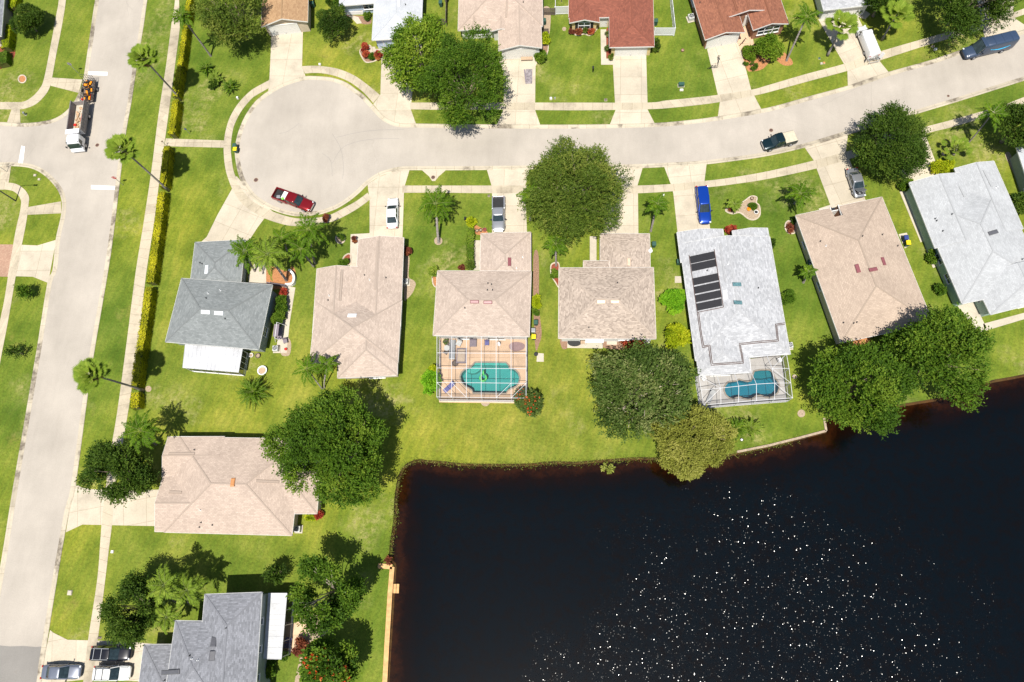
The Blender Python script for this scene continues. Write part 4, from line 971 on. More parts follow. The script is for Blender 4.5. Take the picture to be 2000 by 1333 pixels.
def crown_leaves(rx, ry, h0, h1, lobes, per, ll=.34, lw=.17, up=.3, spray=.75, rng=RNG, gap=.0, shaggy=.5, lobe_r=.30, flat=.75):
    """foliage as sprays of leaves on many irregular lobes; returns arrays and the lobe centres"""
    cz = (h0 + h1) / 2; rz = (h1 - h0) / 2; B = []; D = []; T = []; cen = []
    ph = rng.uniform(0, 6.3, 3)
    for k in range(lobes):
        for _ in range(30):
            p = rng.uniform(-1, 1, 3); q = np.linalg.norm(p)
            if .35 < q < 1 and p[2] > -.55: break
        p = p / q * (q ** (.3 if k % 5 else .9))
        an_ = math.atan2(p[1], p[0]); wob = 1 + .09 * math.sin(3 * an_ + ph[0]) + .08 * math.sin(5 * an_ + ph[1]) + .06 * math.sin(9 * an_ + ph[2])
        sc_ = (1 - lobe_r * rng.uniform(.35, 1.1)) * wob
        c = np.array([p[0] * rx * sc_, p[1] * ry * sc_, cz + p[2] * rz * (1 - lobe_r * .8)]); cen.append(c)
        r = (rx + ry) / 2 * lobe_r * rng.uniform(.38, 1.02); m = int(per * (r / ((rx + ry) / 2 * lobe_r)) ** 2)
        d = unit(rng.normal(size=(m, 3))); d[:, 2] = np.where(d[:, 2] < -.35, -d[:, 2], d[:, 2])
        rr = r * (1 - shaggy * .5 + shaggy * rng.random(m) ** 1.5)
        base = c + d * np.stack([rr, rr, rr * flat], 1)
        out = unit(np.stack([base[:, 0], base[:, 1], (base[:, 2] - cz) * .6], 1))
        tw = unit(d * .8 + out * .9 + rng.normal(size=(m, 3)) * .35 + np.array([0, 0, up]))
        B.append(base); D.append(tw); T.append(np.clip(rng.normal(.47, .18) + rng.normal(0, .10, m), 0, 1))
    base = np.concatenate(B); tw = np.concatenate(D); T = np.concatenate(T); m = len(base)
    nl = 6; t = np.tile(np.linspace(0, 1, nl), m); tw6 = np.repeat(tw, nl, 0)
    len6 = np.repeat(rng.uniform(.45, 1.0, m) * spray, nl); sd = unit(np.cross(tw6, unit(rng.normal(size=(m * nl, 3)) * .6 + np.array([0, 0, 1.]))))
    sgn = np.tile(np.array([1, -1] * (nl // 2)), m)[:, None]
    pos = np.repeat(base, nl, 0) + tw6 * (t * len6)[:, None]
    ld = unit(tw6 * .7 + sd * sgn * .8 + rng.normal(size=(m * nl, 3)) * .22)
    ls = unit(np.cross(ld, unit(rng.normal(size=(m * nl, 3)) * .55 + np.array([0, 0, 1.]))))
    L = rng.uniform(.7, 1.25, m * nl) * ll; Wd = L * (lw / ll)
    tint = np.clip(np.repeat(T, nl) + t * .14 + rng.normal(0, .09, m * nl), 0, 1)
    return (pos, ld, ls, L, Wd, tint), cen
TREES = []
def tree(name, label, cat, px, rx, ry, h, mat, bark='bark', lobes=34, per=150, h0=None, group=None, ll=.36, spray=1.1, tr=.22, base=None, kinds=None, dead=0, rot=0, limbs=9, lobe_r=.30, shaggy=.55, up=.3, lw=None, flat=.75):
    """px: centre of the crown in the photo; rx, ry: crown radii in photo px"""
    h0 = h * .28 if h0 is None else h0; zc = (h0 + h) / 2
    c = P(px[0], px[1], zc); e = P(px[0] + rx, px[1], zc); f = P(px[0], px[1] + ry, zc); RX = (e - c).length * .92; RY = (f - c).length * .92
    b = Vector((c.x, c.y, 0)) if base is None else P(*base)
    t = thing(name, b, 0, label, cat, group); off = np.array([c.x - b.x, c.y - b.y, 0])
    arr, cen = crown_leaves(RX, RY, h0, h, lobes, per, ll=ll, lw=(lw or ll * .5), spray=spray, lobe_r=lobe_r, shaggy=shaggy, up=up, flat=flat)
    arr = (arr[0] + off,) + arr[1:]
    leafmesh('crown', *arr, mat=M[mat], parent=t)
    m = MB(); fork = Vector((off[0] * .3, off[1] * .3, h0 * .75 + .2)); m.tube([(0, 0, -.05), (0.0, 0, .25), fork * .55 + Vector((.1, .05, 0)), fork], [tr * 1.5, tr, tr * .9, tr * .8], 9)
    for k, cc in enumerate(sorted(cen, key=lambda q: -q[2])[:limbs * 2:1][::2] + [cen[i] for i in range(0, len(cen), max(1, len(cen) // limbs))]):
        q = Vector(cc) + Vector(off); md = fork + (q - fork) * .5 + Vector((random.uniform(-.3, .3), random.uniform(-.3, .3), -.25))
        end = q + (q - fork).normalized() * .3
        m.tube([fork, md, end], [tr * .55, tr * .32, .035], 5)
        for j in range(2):
            e2 = q + Vector((random.uniform(-1, 1), random.uniform(-1, 1), random.uniform(.2, .9))) * (RX * .22)
            m.tube([md + (end - md) * .5, e2], [tr * .2, .02], 4)
    m.build('trunk', M[bark], t, smooth=True)
    return t, arr, off
def flowers(t, arr, n, mat, name='flower', size=.28, rng=RNG, top=True):
    pos = arr[0]; idx = np.where(pos[:, 2] > np.quantile(pos[:, 2], .45))[0]; ch = rng.choice(idx, n)
    for i in ch:
        k = 9; d = unit(rng.normal(size=(k, 3)) + np.array([0, 0, .8])); B = np.repeat(pos[i:i + 1], k, 0) + np.array([0, 0, .12]); D = d; sd = unit(np.cross(D, rng.normal(size=D.shape)))
        leafmesh(name, B, D, sd, rng.uniform(.7, 1.2, len(B)) * size, rng.uniform(.4, .6, len(B)) * size, rng.uniform(0.2, 1, len(B)), M[mat], t)

BT = 'broadleaf tree'
tree('broadleaf_tree', 'largest dark green tree overlapping the rose tan roof left of the pond', 'tree', (648,876), 114, 118, 12.5, 'l_green', lobes=70, per=190, tr=.3, limbs=12, lobe_r=.22, ll=.34)
tree('broadleaf_tree', 'wide grey green tree with pale branches behind the mottled brown roof', 'tree', (1248,765), 112, 98, 9.5, 'l_greyg', 'bark_pale', lobes=54, per=150, tr=.28, limbs=14, shaggy=.8, lobe_r=.25, up=.5)
tree('broadleaf_tree', 'khaki tree leaning out over the pond edge below the grey green tree', 'tree', (1357,866), 88, 74, 7.5, 'l_khaki', lobes=50, per=230, ll=.26, spray=.6, lobe_r=.26, tr=.2)
tree('broadleaf_tree', 'bright green tree at the pond edge below the sand tan roof', 'tree', (1672,756), 97, 92, 9, 'l_green', lobes=52, per=170, tr=.26, lobe_r=.25, shaggy=.7)
tree('broadleaf_tree', 'tall green tree at the pond edge beside the white grey roofed house', 'tree', (1832,690), 94, 102, 9.5, 'l_green', lobes=50, per=150, tr=.26, lobe_r=.24, shaggy=.7)
tree('broadleaf_tree', 'dense rounded olive tree overhanging the middle of the street', 'tree', (1120,376), 110, 106, 9, 'l_olive', lobes=90, per=200, ll=.28, spray=.95, lobe_r=.26, tr=.3, shaggy=.6)
tree('broadleaf_tree', 'round dark olive tree beside the street right of the silver car', 'tree', (1733,281), 76, 70, 6.5, 'l_dark', lobes=60, per=190, h0=1.0, ll=.28, spray=1.0, lobe_r=.26, shaggy=.75)
tree('broadleaf_tree', 'yellow green tree with pale branches beside the white roofed house', 'tree', (820,112), 64, 78, 9, 'l_yellowg', 'bark_pale', lobes=44, per=120, ll=.4, lobe_r=.25, shaggy=.6)
tree('broadleaf_tree', 'large dark green tree reaching the street right of the yellow green tree', 'tree', (908,158), 88, 100, 10, 'l_green', lobes=56, per=190, ll=.3, lobe_r=.25, tr=.28)
tree('broadleaf_tree', 'light olive tree at the top edge above the turning circle', 'tree', (452,22), 68, 70, 9, 'l_olive', lobes=40, per=170, ll=.3, lobe_r=.26)
tree('broadleaf_tree', 'dark green tree at the top edge beside the blue delivery van', 'tree', (1892,-5), 88, 78, 9, 'l_dark', lobes=46, per=190, ll=.32, lobe_r=.26, shaggy=.7)
tree('broadleaf_tree', 'dark green tree cut by the right photo edge below the street', 'tree', (1990,246), 42, 46, 6.5, 'l_dark', lobes=26, per=150, ll=.3, lobe_r=.3)
tree('broadleaf_tree', 'olive green tree shading the driveway beside the long avenue', 'tree', (228,922), 70, 62, 6.8, 'l_dark', lobes=44, per=150, ll=.32, lobe_r=.25, shaggy=.7, tr=.22)
tree('broadleaf_tree', 'open branched green tree near the small wooden pond step', 'tree', (632,1158), 74, 68, 11, 'l_green', 'bark_pale', lobes=26, per=150, ll=.36, lobe_r=.22, shaggy=.75, flat=.5)
t, arr, off = tree('flowering_tree', 'red flowered green tree at the bottom edge beside the pond', 'tree', (645,1308), 62, 62, 7.5, 'l_green', 'bark_pale', lobes=22, per=130, ll=.42, lobe_r=.24, flat=.5, shaggy=.6); flowers(t, arr, 60, 'l_flower', size=.42)
tree('broadleaf_tree', 'dark green tree behind the palms at the two storey house', 'tree', (262,1190), 52, 72, 8, 'l_dark', lobes=36, per=160, ll=.3, lobe_r=.27)
tree('clipped_tree', 'small round dark tree on the lawn at the top left corner', 'tree', (50,40), 33, 30, 4.2, 'l_dark', lobes=26, per=170, ll=.2, spray=.35, lobe_r=.34, shaggy=.3, tr=.1)
tree('clipped_tree', 'small round dark tree beside the orange tan roofed house', 'tree', (649,46), 33, 34, 4.6, 'l_dark', lobes=28, per=190, ll=.2, spray=.35, lobe_r=.34, shaggy=.3, tr=.1)
tree('broadleaf_tree', 'small dark tree behind the fan palm at the top edge', 'tree', (1722,2), 34, 30, 5, 'l_dark', lobes=20, per=150, ll=.28, lobe_r=.32)
tree('small_tree', 'small leaning tree on the lawn above the two storey house', 'tree', (540,1122), 11, 11, 3.6, 'l_dark', lobes=8, per=60, ll=.3, lobe_r=.4, tr=.06)
tree('small_tree', 'young thin tree standing in the grass verge between avenue and pavement', 'tree', (46,570), 9, 7, 2.2, 'l_green', lobes=6, per=40, ll=.3, lobe_r=.42, tr=.05)
tree('small_tree', 'sparse dark sapling in the lower left verge of the avenue', 'tree', (32,688), 10, 7, 2.2, 'l_dark', lobes=5, per=40, ll=.3, lobe_r=.42, tr=.05)

def bush(label, px, rx, ry=None, h=1.3, mat='l_green', lobes=12, per=110, ll=.2, flower=None, nf=20, cat='bush', name='bush', group=None, lobe_r=.4, shaggy=.35, fs=.2):
    ry = ry or rx; zc = h * .5; c = P(px[0], px[1], zc); RX = (P(px[0] + rx, px[1], zc) - c).length * .92; RY = (P(px[0], px[1] + ry, zc) - c).length * .92
    t = thing(name, (c.x, c.y, 0), 0, label, cat, group)
    arr, cen = crown_leaves(RX, RY, h * .1, h, lobes, per, ll=ll, lw=ll * .55, spray=ll * 1.4, lobe_r=lobe_r, shaggy=shaggy)
    leafmesh('foliage', *arr, mat=M[mat], parent=t)
    m = MB()
    for cc in cen[:5]: m.tube([(0, 0, -.02), tuple(Vector(cc) * .6), tuple(cc)], [.04, .03, .01], 4)
    m.build('stem', M['bark'], t)
    if flower: flowers(t, arr, nf, flower, size=fs)
    return t
bush('bright green rounded bush beside the pale grey roofed house', (1316,587), 23, 28, 2.6, 'l_bright', 22, 150, .2)
bush('lime yellow bush at the corner behind the mottled brown roof', (1322,660), 29, 26, 2.4, 'l_lime', 20, 140, .24)
bush('red flowered shrub at the corner of the tan pool cage', (1036,779), 28, 34, 3.0, 'l_greyg', 20, 120, .26, flower='l_flower', nf=95, fs=.24)
bush('large green shrub on the mulch bed of the rust brown house', (1500,95), 27, 27, 2.8, 'l_yellowg', 20, 140, .26)
bush('low clipped shrub at the driveway edge of the rust brown house', (1464,105), 15, 12, 1.2, 'l_yellowg', 10, 90)
bush('small round shrub on orange mulch under the larger shrub', (1472,130), 8, 7, .8, 'l_green', 6, 60, .16)
bush('tiny green shrub at the lower edge of the orange mulch', (1457,125), 4, 4, .5, 'l_green', 5, 40, .14)
bush('leafy green shrub beside the left wall of the tan pool cage', (842,748), 15, 27, 1.8, 'l_bright', 16, 100, .28)
bush('yellow topped shrub at the upper left of the tan pool cage', (849,722), 8, 8, 1.5, 'l_lime', 6, 60, .26)
bush('long yellow green shrub at the front of the white grey house', (1842,328), 23, 12, 1.6, 'l_lime', 16, 100, .24)
bush('low rounded shrub in the lawn left of the tan house', (1537,581), 14, 13, 1.2, 'l_green', 10, 80, .26)
bush('small round bush in a mulch ring left of the garage walk', (665,465), 8, 7.5, 1.0, 'l_green', 8, 80, .18)
bush('round bush against the left gable of the twin gabled house', (671,513), 9, 6, 1.0, 'l_green', 8, 70, .2)
bush('small conical bush beside the white house entrance', (717,30), 7, 9, 1.3, 'l_green', 8, 80, .18)
bush('dark shrub at the garage corner of the red brown roofed house', (1282,88), 6, 11, 1.3, 'l_dark', 8, 70, .2)
bush('maroon leaved shrub against the right wall of the twin gabled house', (796,490), 6, 8, 1.3, 'l_maroon', 7, 60, .24)
bush('green leafy clump at the corner of the white gabled garage', (1056,112), 9, 10, 1.3, 'l_green', 10, 80, .3)
bush('yellow and green croton in the side bed of the white gabled house', (1065,78), 7, 10, 1.2, 'l_lime', 8, 70, .26)
bush('yellow croton in the right side bed of the pink tan house', (1049,592), 8, 12, 1.4, 'l_lime', 8, 80, .26)
bush('dark small shrub in the right side bed below the croton', (1044,610), 6, 7, 1.0, 'l_green', 6, 60, .2)
bush('red leaved shrub beside the entrance of the pale grey house', (1428,450), 8, 7, 1.4, 'l_red', 8, 60, .26)
bush('green clump in the curved bed of the mottled brown house', (1083,535), 6, 9, 1.0, 'l_green', 7, 60, .24)
bush('olive shrub at the front bed of the pink tan house', (919,518), 9, 7, 1.1, 'l_olive', 9, 70, .24)
bush('tiny maroon shrub left of the olive shrub', (902,524), 5, 3, .7, 'l_maroon', 5, 40, .2)
bush('bright tufted plant in the round bed left of the pink tan house', (848,532), 5, 7, .9, 'l_palmy', 6, 40, .3)
bush('yellow tufted plant at the top of the clipped hedge row', (922,435), 8, 6, 1.1, 'l_lime', 7, 60, .3)
bush('red leaved plant in the paved yard of the grey green house', (553,571), 5, 6, 1.2, 'l_red', 6, 50, .24)
bush('dark shrub against the right wall of the pink tan roof corner', (623,1007), 6, 6, 1.0, 'l_red', 6, 50, .26)
bush('yellow green clump beside the pink patio roof corner', (607,1010), 12, 5, .7, 'l_lime', 8, 50, .22)
bush('dark shrub at the lower corner of the long white patio roof', (557,1278), 8, 8, 1.3, 'l_green', 7, 60, .28)
bush('green shrub at the bottom edge right of the two storey house', (525,1305), 11, 16, 1.6, 'l_green', 10, 80, .3)
bush('loose shrub by the tan patio of the two storey house', (588,1265), 12, 18, 1.6, 'l_maroon', 8, 50, .3)
bush('maroon potted shrub beside the driveway of the twin gabled house', (693,469), 4, 4, .9, 'l_maroon', 5, 40, .2)
bush('purple leaved bush at the pavement curve below the red pickup', (637,428), 7, 6, 1.1, 'l_maroon', 6, 50, .22)
bush('shrub with shadow beside the white grey house front corner', (1768,362), 10, 13, 1.7, 'l_yellowg', 9, 80, .26)
bush('leafy plant against the pale green wall below the bin', (1822,502), 9, 9, 1.2, 'l_green', 7, 50, .36)
bush('dark shrub along the right photo edge beside the small roof corner', (1988,395), 14, 22, 2.0, 'l_dark', 10, 70, .34)
bush('dark narrow shrub between the two roofs at the right', (1508,478), 4, 14, .9, 'l_dark', 6, 40, .2)
bush('dark green shrub at the walk of the top right house', (1676,18), 8, 7, 1.3, 'l_dark', 7, 60, .2)
bush('shrub at the side of the small dark round tree', (664,8), 10, 10, 1.2, 'l_green', 7, 70, .26)
bush('narrow dark shrub above the small round dark tree', (647,5), 8, 9, 1.5, 'l_dark', 7, 70, .2)
bush('green shrub in a corner bed at the tan house', (1551,432), 5, 7, 1.0, 'l_dark', 6, 50, .2)
bush('brown tinted shrub on the edged bed left of the tan house', (1543,447), 7, 8, .7, 'l_maroon', 6, 40, .2)
bush('thin dark palm like shrub below the silver car', (1668,648), 5, 4, .7, 'l_red', 5, 30, .24)
for i, (x, y, mt, r) in enumerate(((713,95,'l_red',7), (717,109,'l_red',6), (739,109,'l_red',6.5), (728,110,'l_green',5))):
    bush(['tall red bush at the top of the curved bed', 'red bush in the middle of the curved bed', 'red bush at the driveway end of the curved bed', 'small green bush between the red ones'][i], (x, y), r, r, 1.0, mt, 8, 90, .2)
for i, (x, y) in enumerate(((1119,60), (1131,63), (1144,59), (1154,62))):
    bush(['leftmost rust leaved shrub under the arched window', 'second rust leaved shrub under the arched window', 'pale shrub right of the rust ones under the arched window', 'rightmost red shrub under the arched window'][i], (x, y), 6, 5, .9, ['l_maroon', 'l_maroon', 'l_olive', 'l_red'][i], 7, 50, .2)
for i, (x, y) in enumerate(((1186,67), (1187,97), (1194,111))):
    bush(['upper grey green shrub beside the straight front walk', 'middle grey green shrub beside the straight front walk', 'lower pale shrub beside the straight front walk'][i], (x, y), 4, 6, .8, ['l_greyg', 'l_greyg', 'l_olive'][i], 6, 40, .18)
for i in range(5):
    bush([w_ + ' small brown shrub in the long white planter' for w_ in ('leftmost', 'second from left', 'middle', 'fourth from left', 'rightmost')][i], (676 + 8.2 * i, 19), 3.2, 3, .75, 'l_maroon', 5, 30, .16, group='five shrubs in the long white planter')
for i in range(7):
    bush(['crimson plant nearest the pale pad, upper row', 'second crimson plant of the upper row behind the mottled brown roof', 'third crimson plant of the upper row behind the mottled brown roof', 'crimson plant of the upper row nearest the air conditioner', 'leftmost crimson plant of the lower row', 'middle crimson plant of the lower row', 'rightmost crimson plant of the lower row'][i], (1222 + (i % 4) * 11 + (i // 4) * 5, 667 + (i // 4) * 8), 7, 5, .8, 'l_red', 6, 60, .24, group='row of crimson plants behind the mottled brown house')
for i, (x, y) in enumerate(((552,588), (550,602), (546,616), (542,628))):
    bush(['topmost shrub in the row along the grey green house wall', 'second shrub from the top along the grey green house wall', 'third shrub from the top along the grey green house wall', 'lowest shrub in the row along the grey green house wall'][i], (x, y), 9, 9, 1.4, 'l_green', 9, 80, .26, group='shrubs in a row along the grey green house wall')

# clipped hedges
def hedge(label, px, w, h=1.5, mat='l_hedge', ll=.19, dens=150, name='hedge', group='yellow hedge sections along the avenue pavement'):
    ws = W(cr(px, 3), h * .9); c = ws[len(ws) // 2]; t = thing(name, (c.x, c.y, 0), 0, label, 'hedge', group)
    hw = w / 12.8 / 2; core = MB(); B = []; N = []
    for a, b in zip(ws[:-1], ws[1:]):
        a = Vector((a.x - c.x, a.y - c.y, 0)); b = Vector((b.x - c.x, b.y - c.y, 0)); d = b - a; ln = d.length; u = d.normalized(); pr = Vector((-u.y, u.x, 0))
        core.box((a + b) / 2 + Vector((0, 0, h * .46)), (ln + .1, hw * 1.7, h * .92), math.atan2(u.y, u.x))
        n = int(ln * (2 * h + 2 * hw) * dens)
        s = RNG.random(n) * (2 * h + 2 * hw); tt = RNG.random(n) * (ln + .15)
        jit = RNG.normal(0, .06, n)
        x = np.where(s < h, -hw, np.where(s < h + 2 * hw, s - h - hw, hw)); z = np.where(s < h, s, np.where(s < h + 2 * hw, h, 2 * h + 2 * hw - s))
        nn = np.stack([np.where(s < h, -1., np.where(s < h + 2 * hw, 0., 1.)), np.zeros(n), np.where((s >= h) & (s < h + 2 * hw), 1., .0)], 1)
        A = np.array(a); Uu = np.array(u); Pp = np.array(pr)
        lump = .10 * np.sin(tt * 2.1 + A[0]) + .08 * np.sin(tt * 5.3 + A[1])
        pos = A + Uu * tt[:, None] + Pp * (x + nn[:, 0] * (jit + lump))[:, None] + np.array([0, 0, 1.]) * (z + nn[:, 2] * (jit + lump * .8))[:, None]
        nv = Pp * nn[:, 0:1] + np.array([0, 0, 1.]) * nn[:, 2:3]
        B.append(pos); N.append(nv)
    core.build('core', plain('hedge_inner', (.07, .075, .01), .95), t); B = np.concatenate(B); N = unit(np.concatenate(N)); n = len(B)
    D = RNG.normal(size=(n, 3)); D = unit(D - N * (D * N).sum(1, keepdims=True) * np.where(N[:, 2:] > .5, .7, 1.0)); sd = unit(np.cross(D, N + RNG.normal(size=(n, 3)) * np.where(N[:, 2:] > .5, .2, .05)))
    leafmesh('foliage', B, D, sd, RNG.uniform(.7, 1.4, n) * ll, RNG.uniform(.45, .7, n) * ll, np.clip(RNG.normal(.5, .16, n) + .22 * np.sin(B[:, 1] * 1.3 + B[:, 0]) , 0, 1), M[mat], t)
hedge('topmost yellow hedge section under the light olive tree', [(372,-25),(368,15),(364,42)], 10)
hedge('yellow hedge section beside the pavement near the tall leaning feather palm', [(363,50),(358,90),(353,128)], 10)
hedge('yellow hedge section in the shadow of the upper fan palm', [(352,130),(347,160),(344,188)], 10)
hedge('yellow hedge section just above the linking path to the turning circle', [(344,196),(340,230),(336,262)], 12)
hedge('yellow hedge section just below the linking path to the turning circle', [(327,286),(323,325),(320,364)], 12)
hedge('longest yellow hedge section beside the avenue pavement', [(317,376),(311,430),(303,490),(295,551)], 13)
hedge('yellow hedge section below the longest one opposite the grey green house', [(292,562),(284,620),(276,672),(269,715),(265,757)], 13)
hedge('short lowest yellow hedge section beside the leaning fan palm', [(265,768),(264,796)], 14)
hedge('clipped green hedge left of the front walk of the pink tan house', [(920,447),(919,480),(919,507)], 12, .9, 'l_yellowg', group=None)
hedge('yellow green hedge along the dark house at the top left', [(14,48),(14,70),(11,93)], 16, 1.3, 'l_lime', group=None)
hedge('short dark green hedge block at the top left photo edge', [(5,102),(4,124)], 24, 1.2, 'l_green', group=None)
hedge('yellow hedge piece at the top left corner above the round tree', [(27,-10),(25,15)], 16, 1.3, 'l_lime', group=None)

# ---------------------------------------------------------------- palms
def frond(bp, az, elev0, ln, droop, n=22, leaf=.55, lw=.07, rng=RNG, fold=.5, xp=None):
    """one feather frond; returns spine points and leaflet arrays"""
    d = np.array([math.cos(az) * math.cos(elev0), math.sin(az) * math.cos(elev0), math.sin(elev0)]); p = np.array(bp, float); pts = [p.copy()]
    seg = ln / 10; tw = rng.normal(0, .05)
    for k in range(10):
        d = unit(d + np.array([tw * -math.sin(az), tw * math.cos(az), -droop * (.5 + k * .12)]))
        p = p + d * seg; pts.append(p.copy())
    pts = np.array(pts); t = np.linspace(.12, .99, n); f = t * 10; i = np.minimum(f.astype(int), 9); fr = (f - i)[:, None]
    pos = pts[i] * (1 - fr) + pts[i + 1] * fr; dr = unit(pts[i + 1] - pts[i]); side = unit(np.cross(dr, np.array([0, 0, 1.])))
    prof = np.sin(np.clip(t * 1.15 + .12, 0, 1) * math.pi) ** .6
    B = []; D = []; S_ = []; L = []
    for sg in (-1, 1):
        ld = unit(side * sg * 1.0 + dr * .75 + np.array([0, 0, -fold]) * rng.uniform(.4, 1.4, (n, 1)) + rng.normal(0, .1, (n, 3)))
        B.append(pos); D.append(ld); S_.append(unit(np.cross(ld, np.cross(side, dr) + rng.normal(0, .35, (n, 3))))); L.append(leaf * (.35 + .75 * prof) * rng.uniform(.85, 1.15, n))
    return pts, np.concatenate(B), np.concatenate(D), np.concatenate(S_), np.concatenate(L)
def curve_pts(b, h, n=9, bend=.35):
    """trunk centre line from the ground to the crown offset h (Vector)"""
    out = []
    for k in range(n):
        t = k / (n - 1); e = t ** (1 + bend); out.append(Vector((h.x * e, h.y * e, h.z * t)))
    return out
def palm_base(name, label, head, base, h, group=None):
    hp = P(head[0], head[1], h)
    b = P(*base) if base else Vector((hp.x, hp.y, 0))
    b = Vector((b.x, b.y, 0)); t = thing(name, b, 0, label, 'palm', group)
    return t, hp - b
def feather_palm(label, head, base, h, ln=2.6, n=16, tr=.15, mat='l_palm', droop=.13, group=None, leaf=.6, name='feather_palm', lw=.125, elev=(-.1, 1.05), shaft=True, thin=1.0):
    t, top = palm_base(name, label, head, base, h, group)
    pts = curve_pts(t.location, top); m = MB(); m.tube(pts, [tr * 1.35] + [tr * (1 - .04 * k) for k in range(1, len(pts))], 9)
    for k in range(int(h * 2.5)):
        f = k / (h * 2.5) * (len(pts) - 1); i = int(f); p = pts[i].lerp(pts[min(i + 1, len(pts) - 1)], f - i); m.tube([p, p + Vector((0, 0, .05))], tr * 1.02, 9)
    tk = m.build('trunk', M['palm_bark'], t, smooth=False)
    if shaft and h > 2: MB().tube([top - Vector((0, 0, .1)), top + Vector((0, 0, .75))], [tr * .85, tr * .35], 8).build('crown_shaft', M['l_palm'] if False else M['bin_green'] if False else plain('green_crown_shaft', (.10, .17, .05), .6), t)
    tp = np.array(top) + np.array([0, 0, .5 if shaft and h > 2 else .05])
    for k in range(n):
        az = k * 2.399 + RNG.normal(0, .15); el = elev[0] + (elev[1] - elev[0]) * ((k + .5) / n); l = ln * RNG.uniform(.85, 1.1) * (1 - .18 * (k / n))
        sp, B, D, S_, L = frond(tp, az, el, l, droop * RNG.uniform(.8, 1.2), leaf=leaf, n=int(26 * thin))
        if k % 3 == 0: T = RNG.normal(.62, .12, len(B))
        else: T = RNG.normal(.42, .12, len(B))
        o = leafmesh('frond', B, D, S_, L, np.full(len(B), lw) * RNG.uniform(.8, 1.3, len(B)), np.clip(T, 0, 1), M[mat], t)
        rb = MB(); rb.tube([tuple(q) for q in sp[::2]], [.035, .03, .024, .018, .012, .006], 4); rb.build('rib', plain('frond_rib', (.20, .24, .06), .6), o)
    return t
def fan_palm(label, head, base, h, r=1.0, n=30, tr=.16, mat='l_palmy', dead=14, group=None, name='fan_palm'):
    t, top = palm_base(name, label, head, base, h, group)
    pts = curve_pts(t.location, top, bend=.5); m = MB(); m.tube(pts, [tr * 1.7, tr * 1.2] + [tr * (1 - .03 * k) for k in range(2, len(pts))], 10)
    m.build('trunk', M['palm_bark'], t, smooth=True)
    def fan(k, n, el, stalk, rad, mt, nm, drop, tn):
        az = k * 2.399 + RNG.normal(0, .2); d = np.array([math.cos(az) * math.cos(el), math.sin(az) * math.cos(el), math.sin(el)])
        hub = np.array(top) + d * stalk - np.array([0, 0, drop]); side = unit(np.cross(d, np.array([0, 0, 1.]))); up = np.cross(side, d)
        q = 22; an = np.linspace(-2.1, 2.1, q); pit = RNG.uniform(-.25, .15)
        D = unit(np.outer(np.cos(an), d) + np.outer(np.sin(an), side) + up * pit - np.array([0, 0, 1.]) * (.12 + .3 * np.abs(np.sin(an)))[:, None] * .6)
        # inner blade plus drooping tips
        B = np.repeat(hub[None], q, 0); S_ = unit(np.cross(D, up[None] + RNG.normal(0, .12, (q, 3)))); L = rad * (.75 + .25 * np.cos(an * .7)) * RNG.uniform(.92, 1.08, q)
        T = np.clip(RNG.normal(tn, .1, q), 0, 1)
        o = leafmesh(nm, B, D, S_, L, L * .26, T, M[mt], t)
        MB().bar(top, tuple(hub), .05, .03).build('stalk', plain('frond_rib', (.20, .24, .06), .6), o)
    for k in range(n): fan(k, n, -.15 + 1.35 * (k / n), 1.75 * (1 - .8 * (k / n) ** 1.5), r * RNG.uniform(.85, 1.1), mat, 'frond', 0, .35 + .35 * k / n)
    for k in range(dead): fan(k * 3 + 1, dead, -.9 - .3 * RNG.random(), .75, r * .75, 'l_dead', 'dead_frond', .25, .5)
    return t
G1 = 'tall fan palms leaning out of the yellow hedge'
fan_palm('tall fan palm with its head over the avenue right of the trailer', (278,112), (354,196), 10.6, group=G1)
fan_palm('tall fan palm with its head over the avenue below the dump truck', (238,290), (330,373), 12.2, group=G1)
fan_palm('tall fan palm leaning low over the avenue beside the lowest hedge', (178,732), (280,763), 11.3, group=G1)
fan_palm('small fan palm beside the nose of the white van', (1645,50), (1616,109), 5.2, r=1.15, n=16, dead=0)
fan_palm('light fan palm in the lawn right of the white van', (1753,28), (1722,78), 5.0, r=1.2, n=16, dead=0)
fan_palm('low fan palm in the lawn near the right edge', (1868,291), (1862,302), 1.6, r=.75, n=14, dead=0)
FP = feather_palm
FP('tall leaning feather palm behind the topmost hedge', (357,36), (412,110), 8.9, ln=2.3, n=14)
FP('feather palm beside the rust brown roof left of the driveway palm', (1573,38), (1536,119), 6.6, ln=2.7, n=15)
FP('wind blown feather palm near the right edge above the low fan palm', (1935,226), (1890,281), 6.2, ln=2.6, n=13, tr=.11)
FP('broad feather palm in the lawn between the white sedan and silver pickup', (852,402), (857,474), 4.6, ln=3.5, n=20, tr=.2, leaf=.75)
FP('feather palm in front of the olive tree beside the silver pickup', (1040,384), (1036,430), 6.5, ln=2.6, n=14)
FP('leaning feather palm on the strip left of the blue car', (1283,402), (1271,452), 4.8, ln=2.2, n=13)
FP('feather palm at the left corner of the mottled brown roof', (1085,480), (1086,519), 3.6, ln=2.3, n=14)
FP('spreading feather palm in the lawn left of the silver car', (1560,382), (1552,398), 3.2, ln=3.0, n=16)
FP('small feather palm at the left wall of the tan house', (1577,534), (1569,552), 2.6, ln=1.5, n=11, leaf=.4)
FP('right hand palm of the clump above the twin gabled house', (605,452), (616,515), 6.6, ln=3.4, n=17, leaf=.75)
FP('middle palm of the clump with long fronds over the lawn', (590,490), (612,520), 4.6, ln=2.9, n=15, leaf=.7)
FP('large palm overhanging the corner of the grey green roof', (527,500), (560,548), 6.2, ln=3.7, n=20, tr=.2, leaf=.8, mat='l_palmy')
FP('palm leaning over the garage wing of the grey green house', (482,494), (498,530), 5.2, ln=3.3, n=18, leaf=.7)
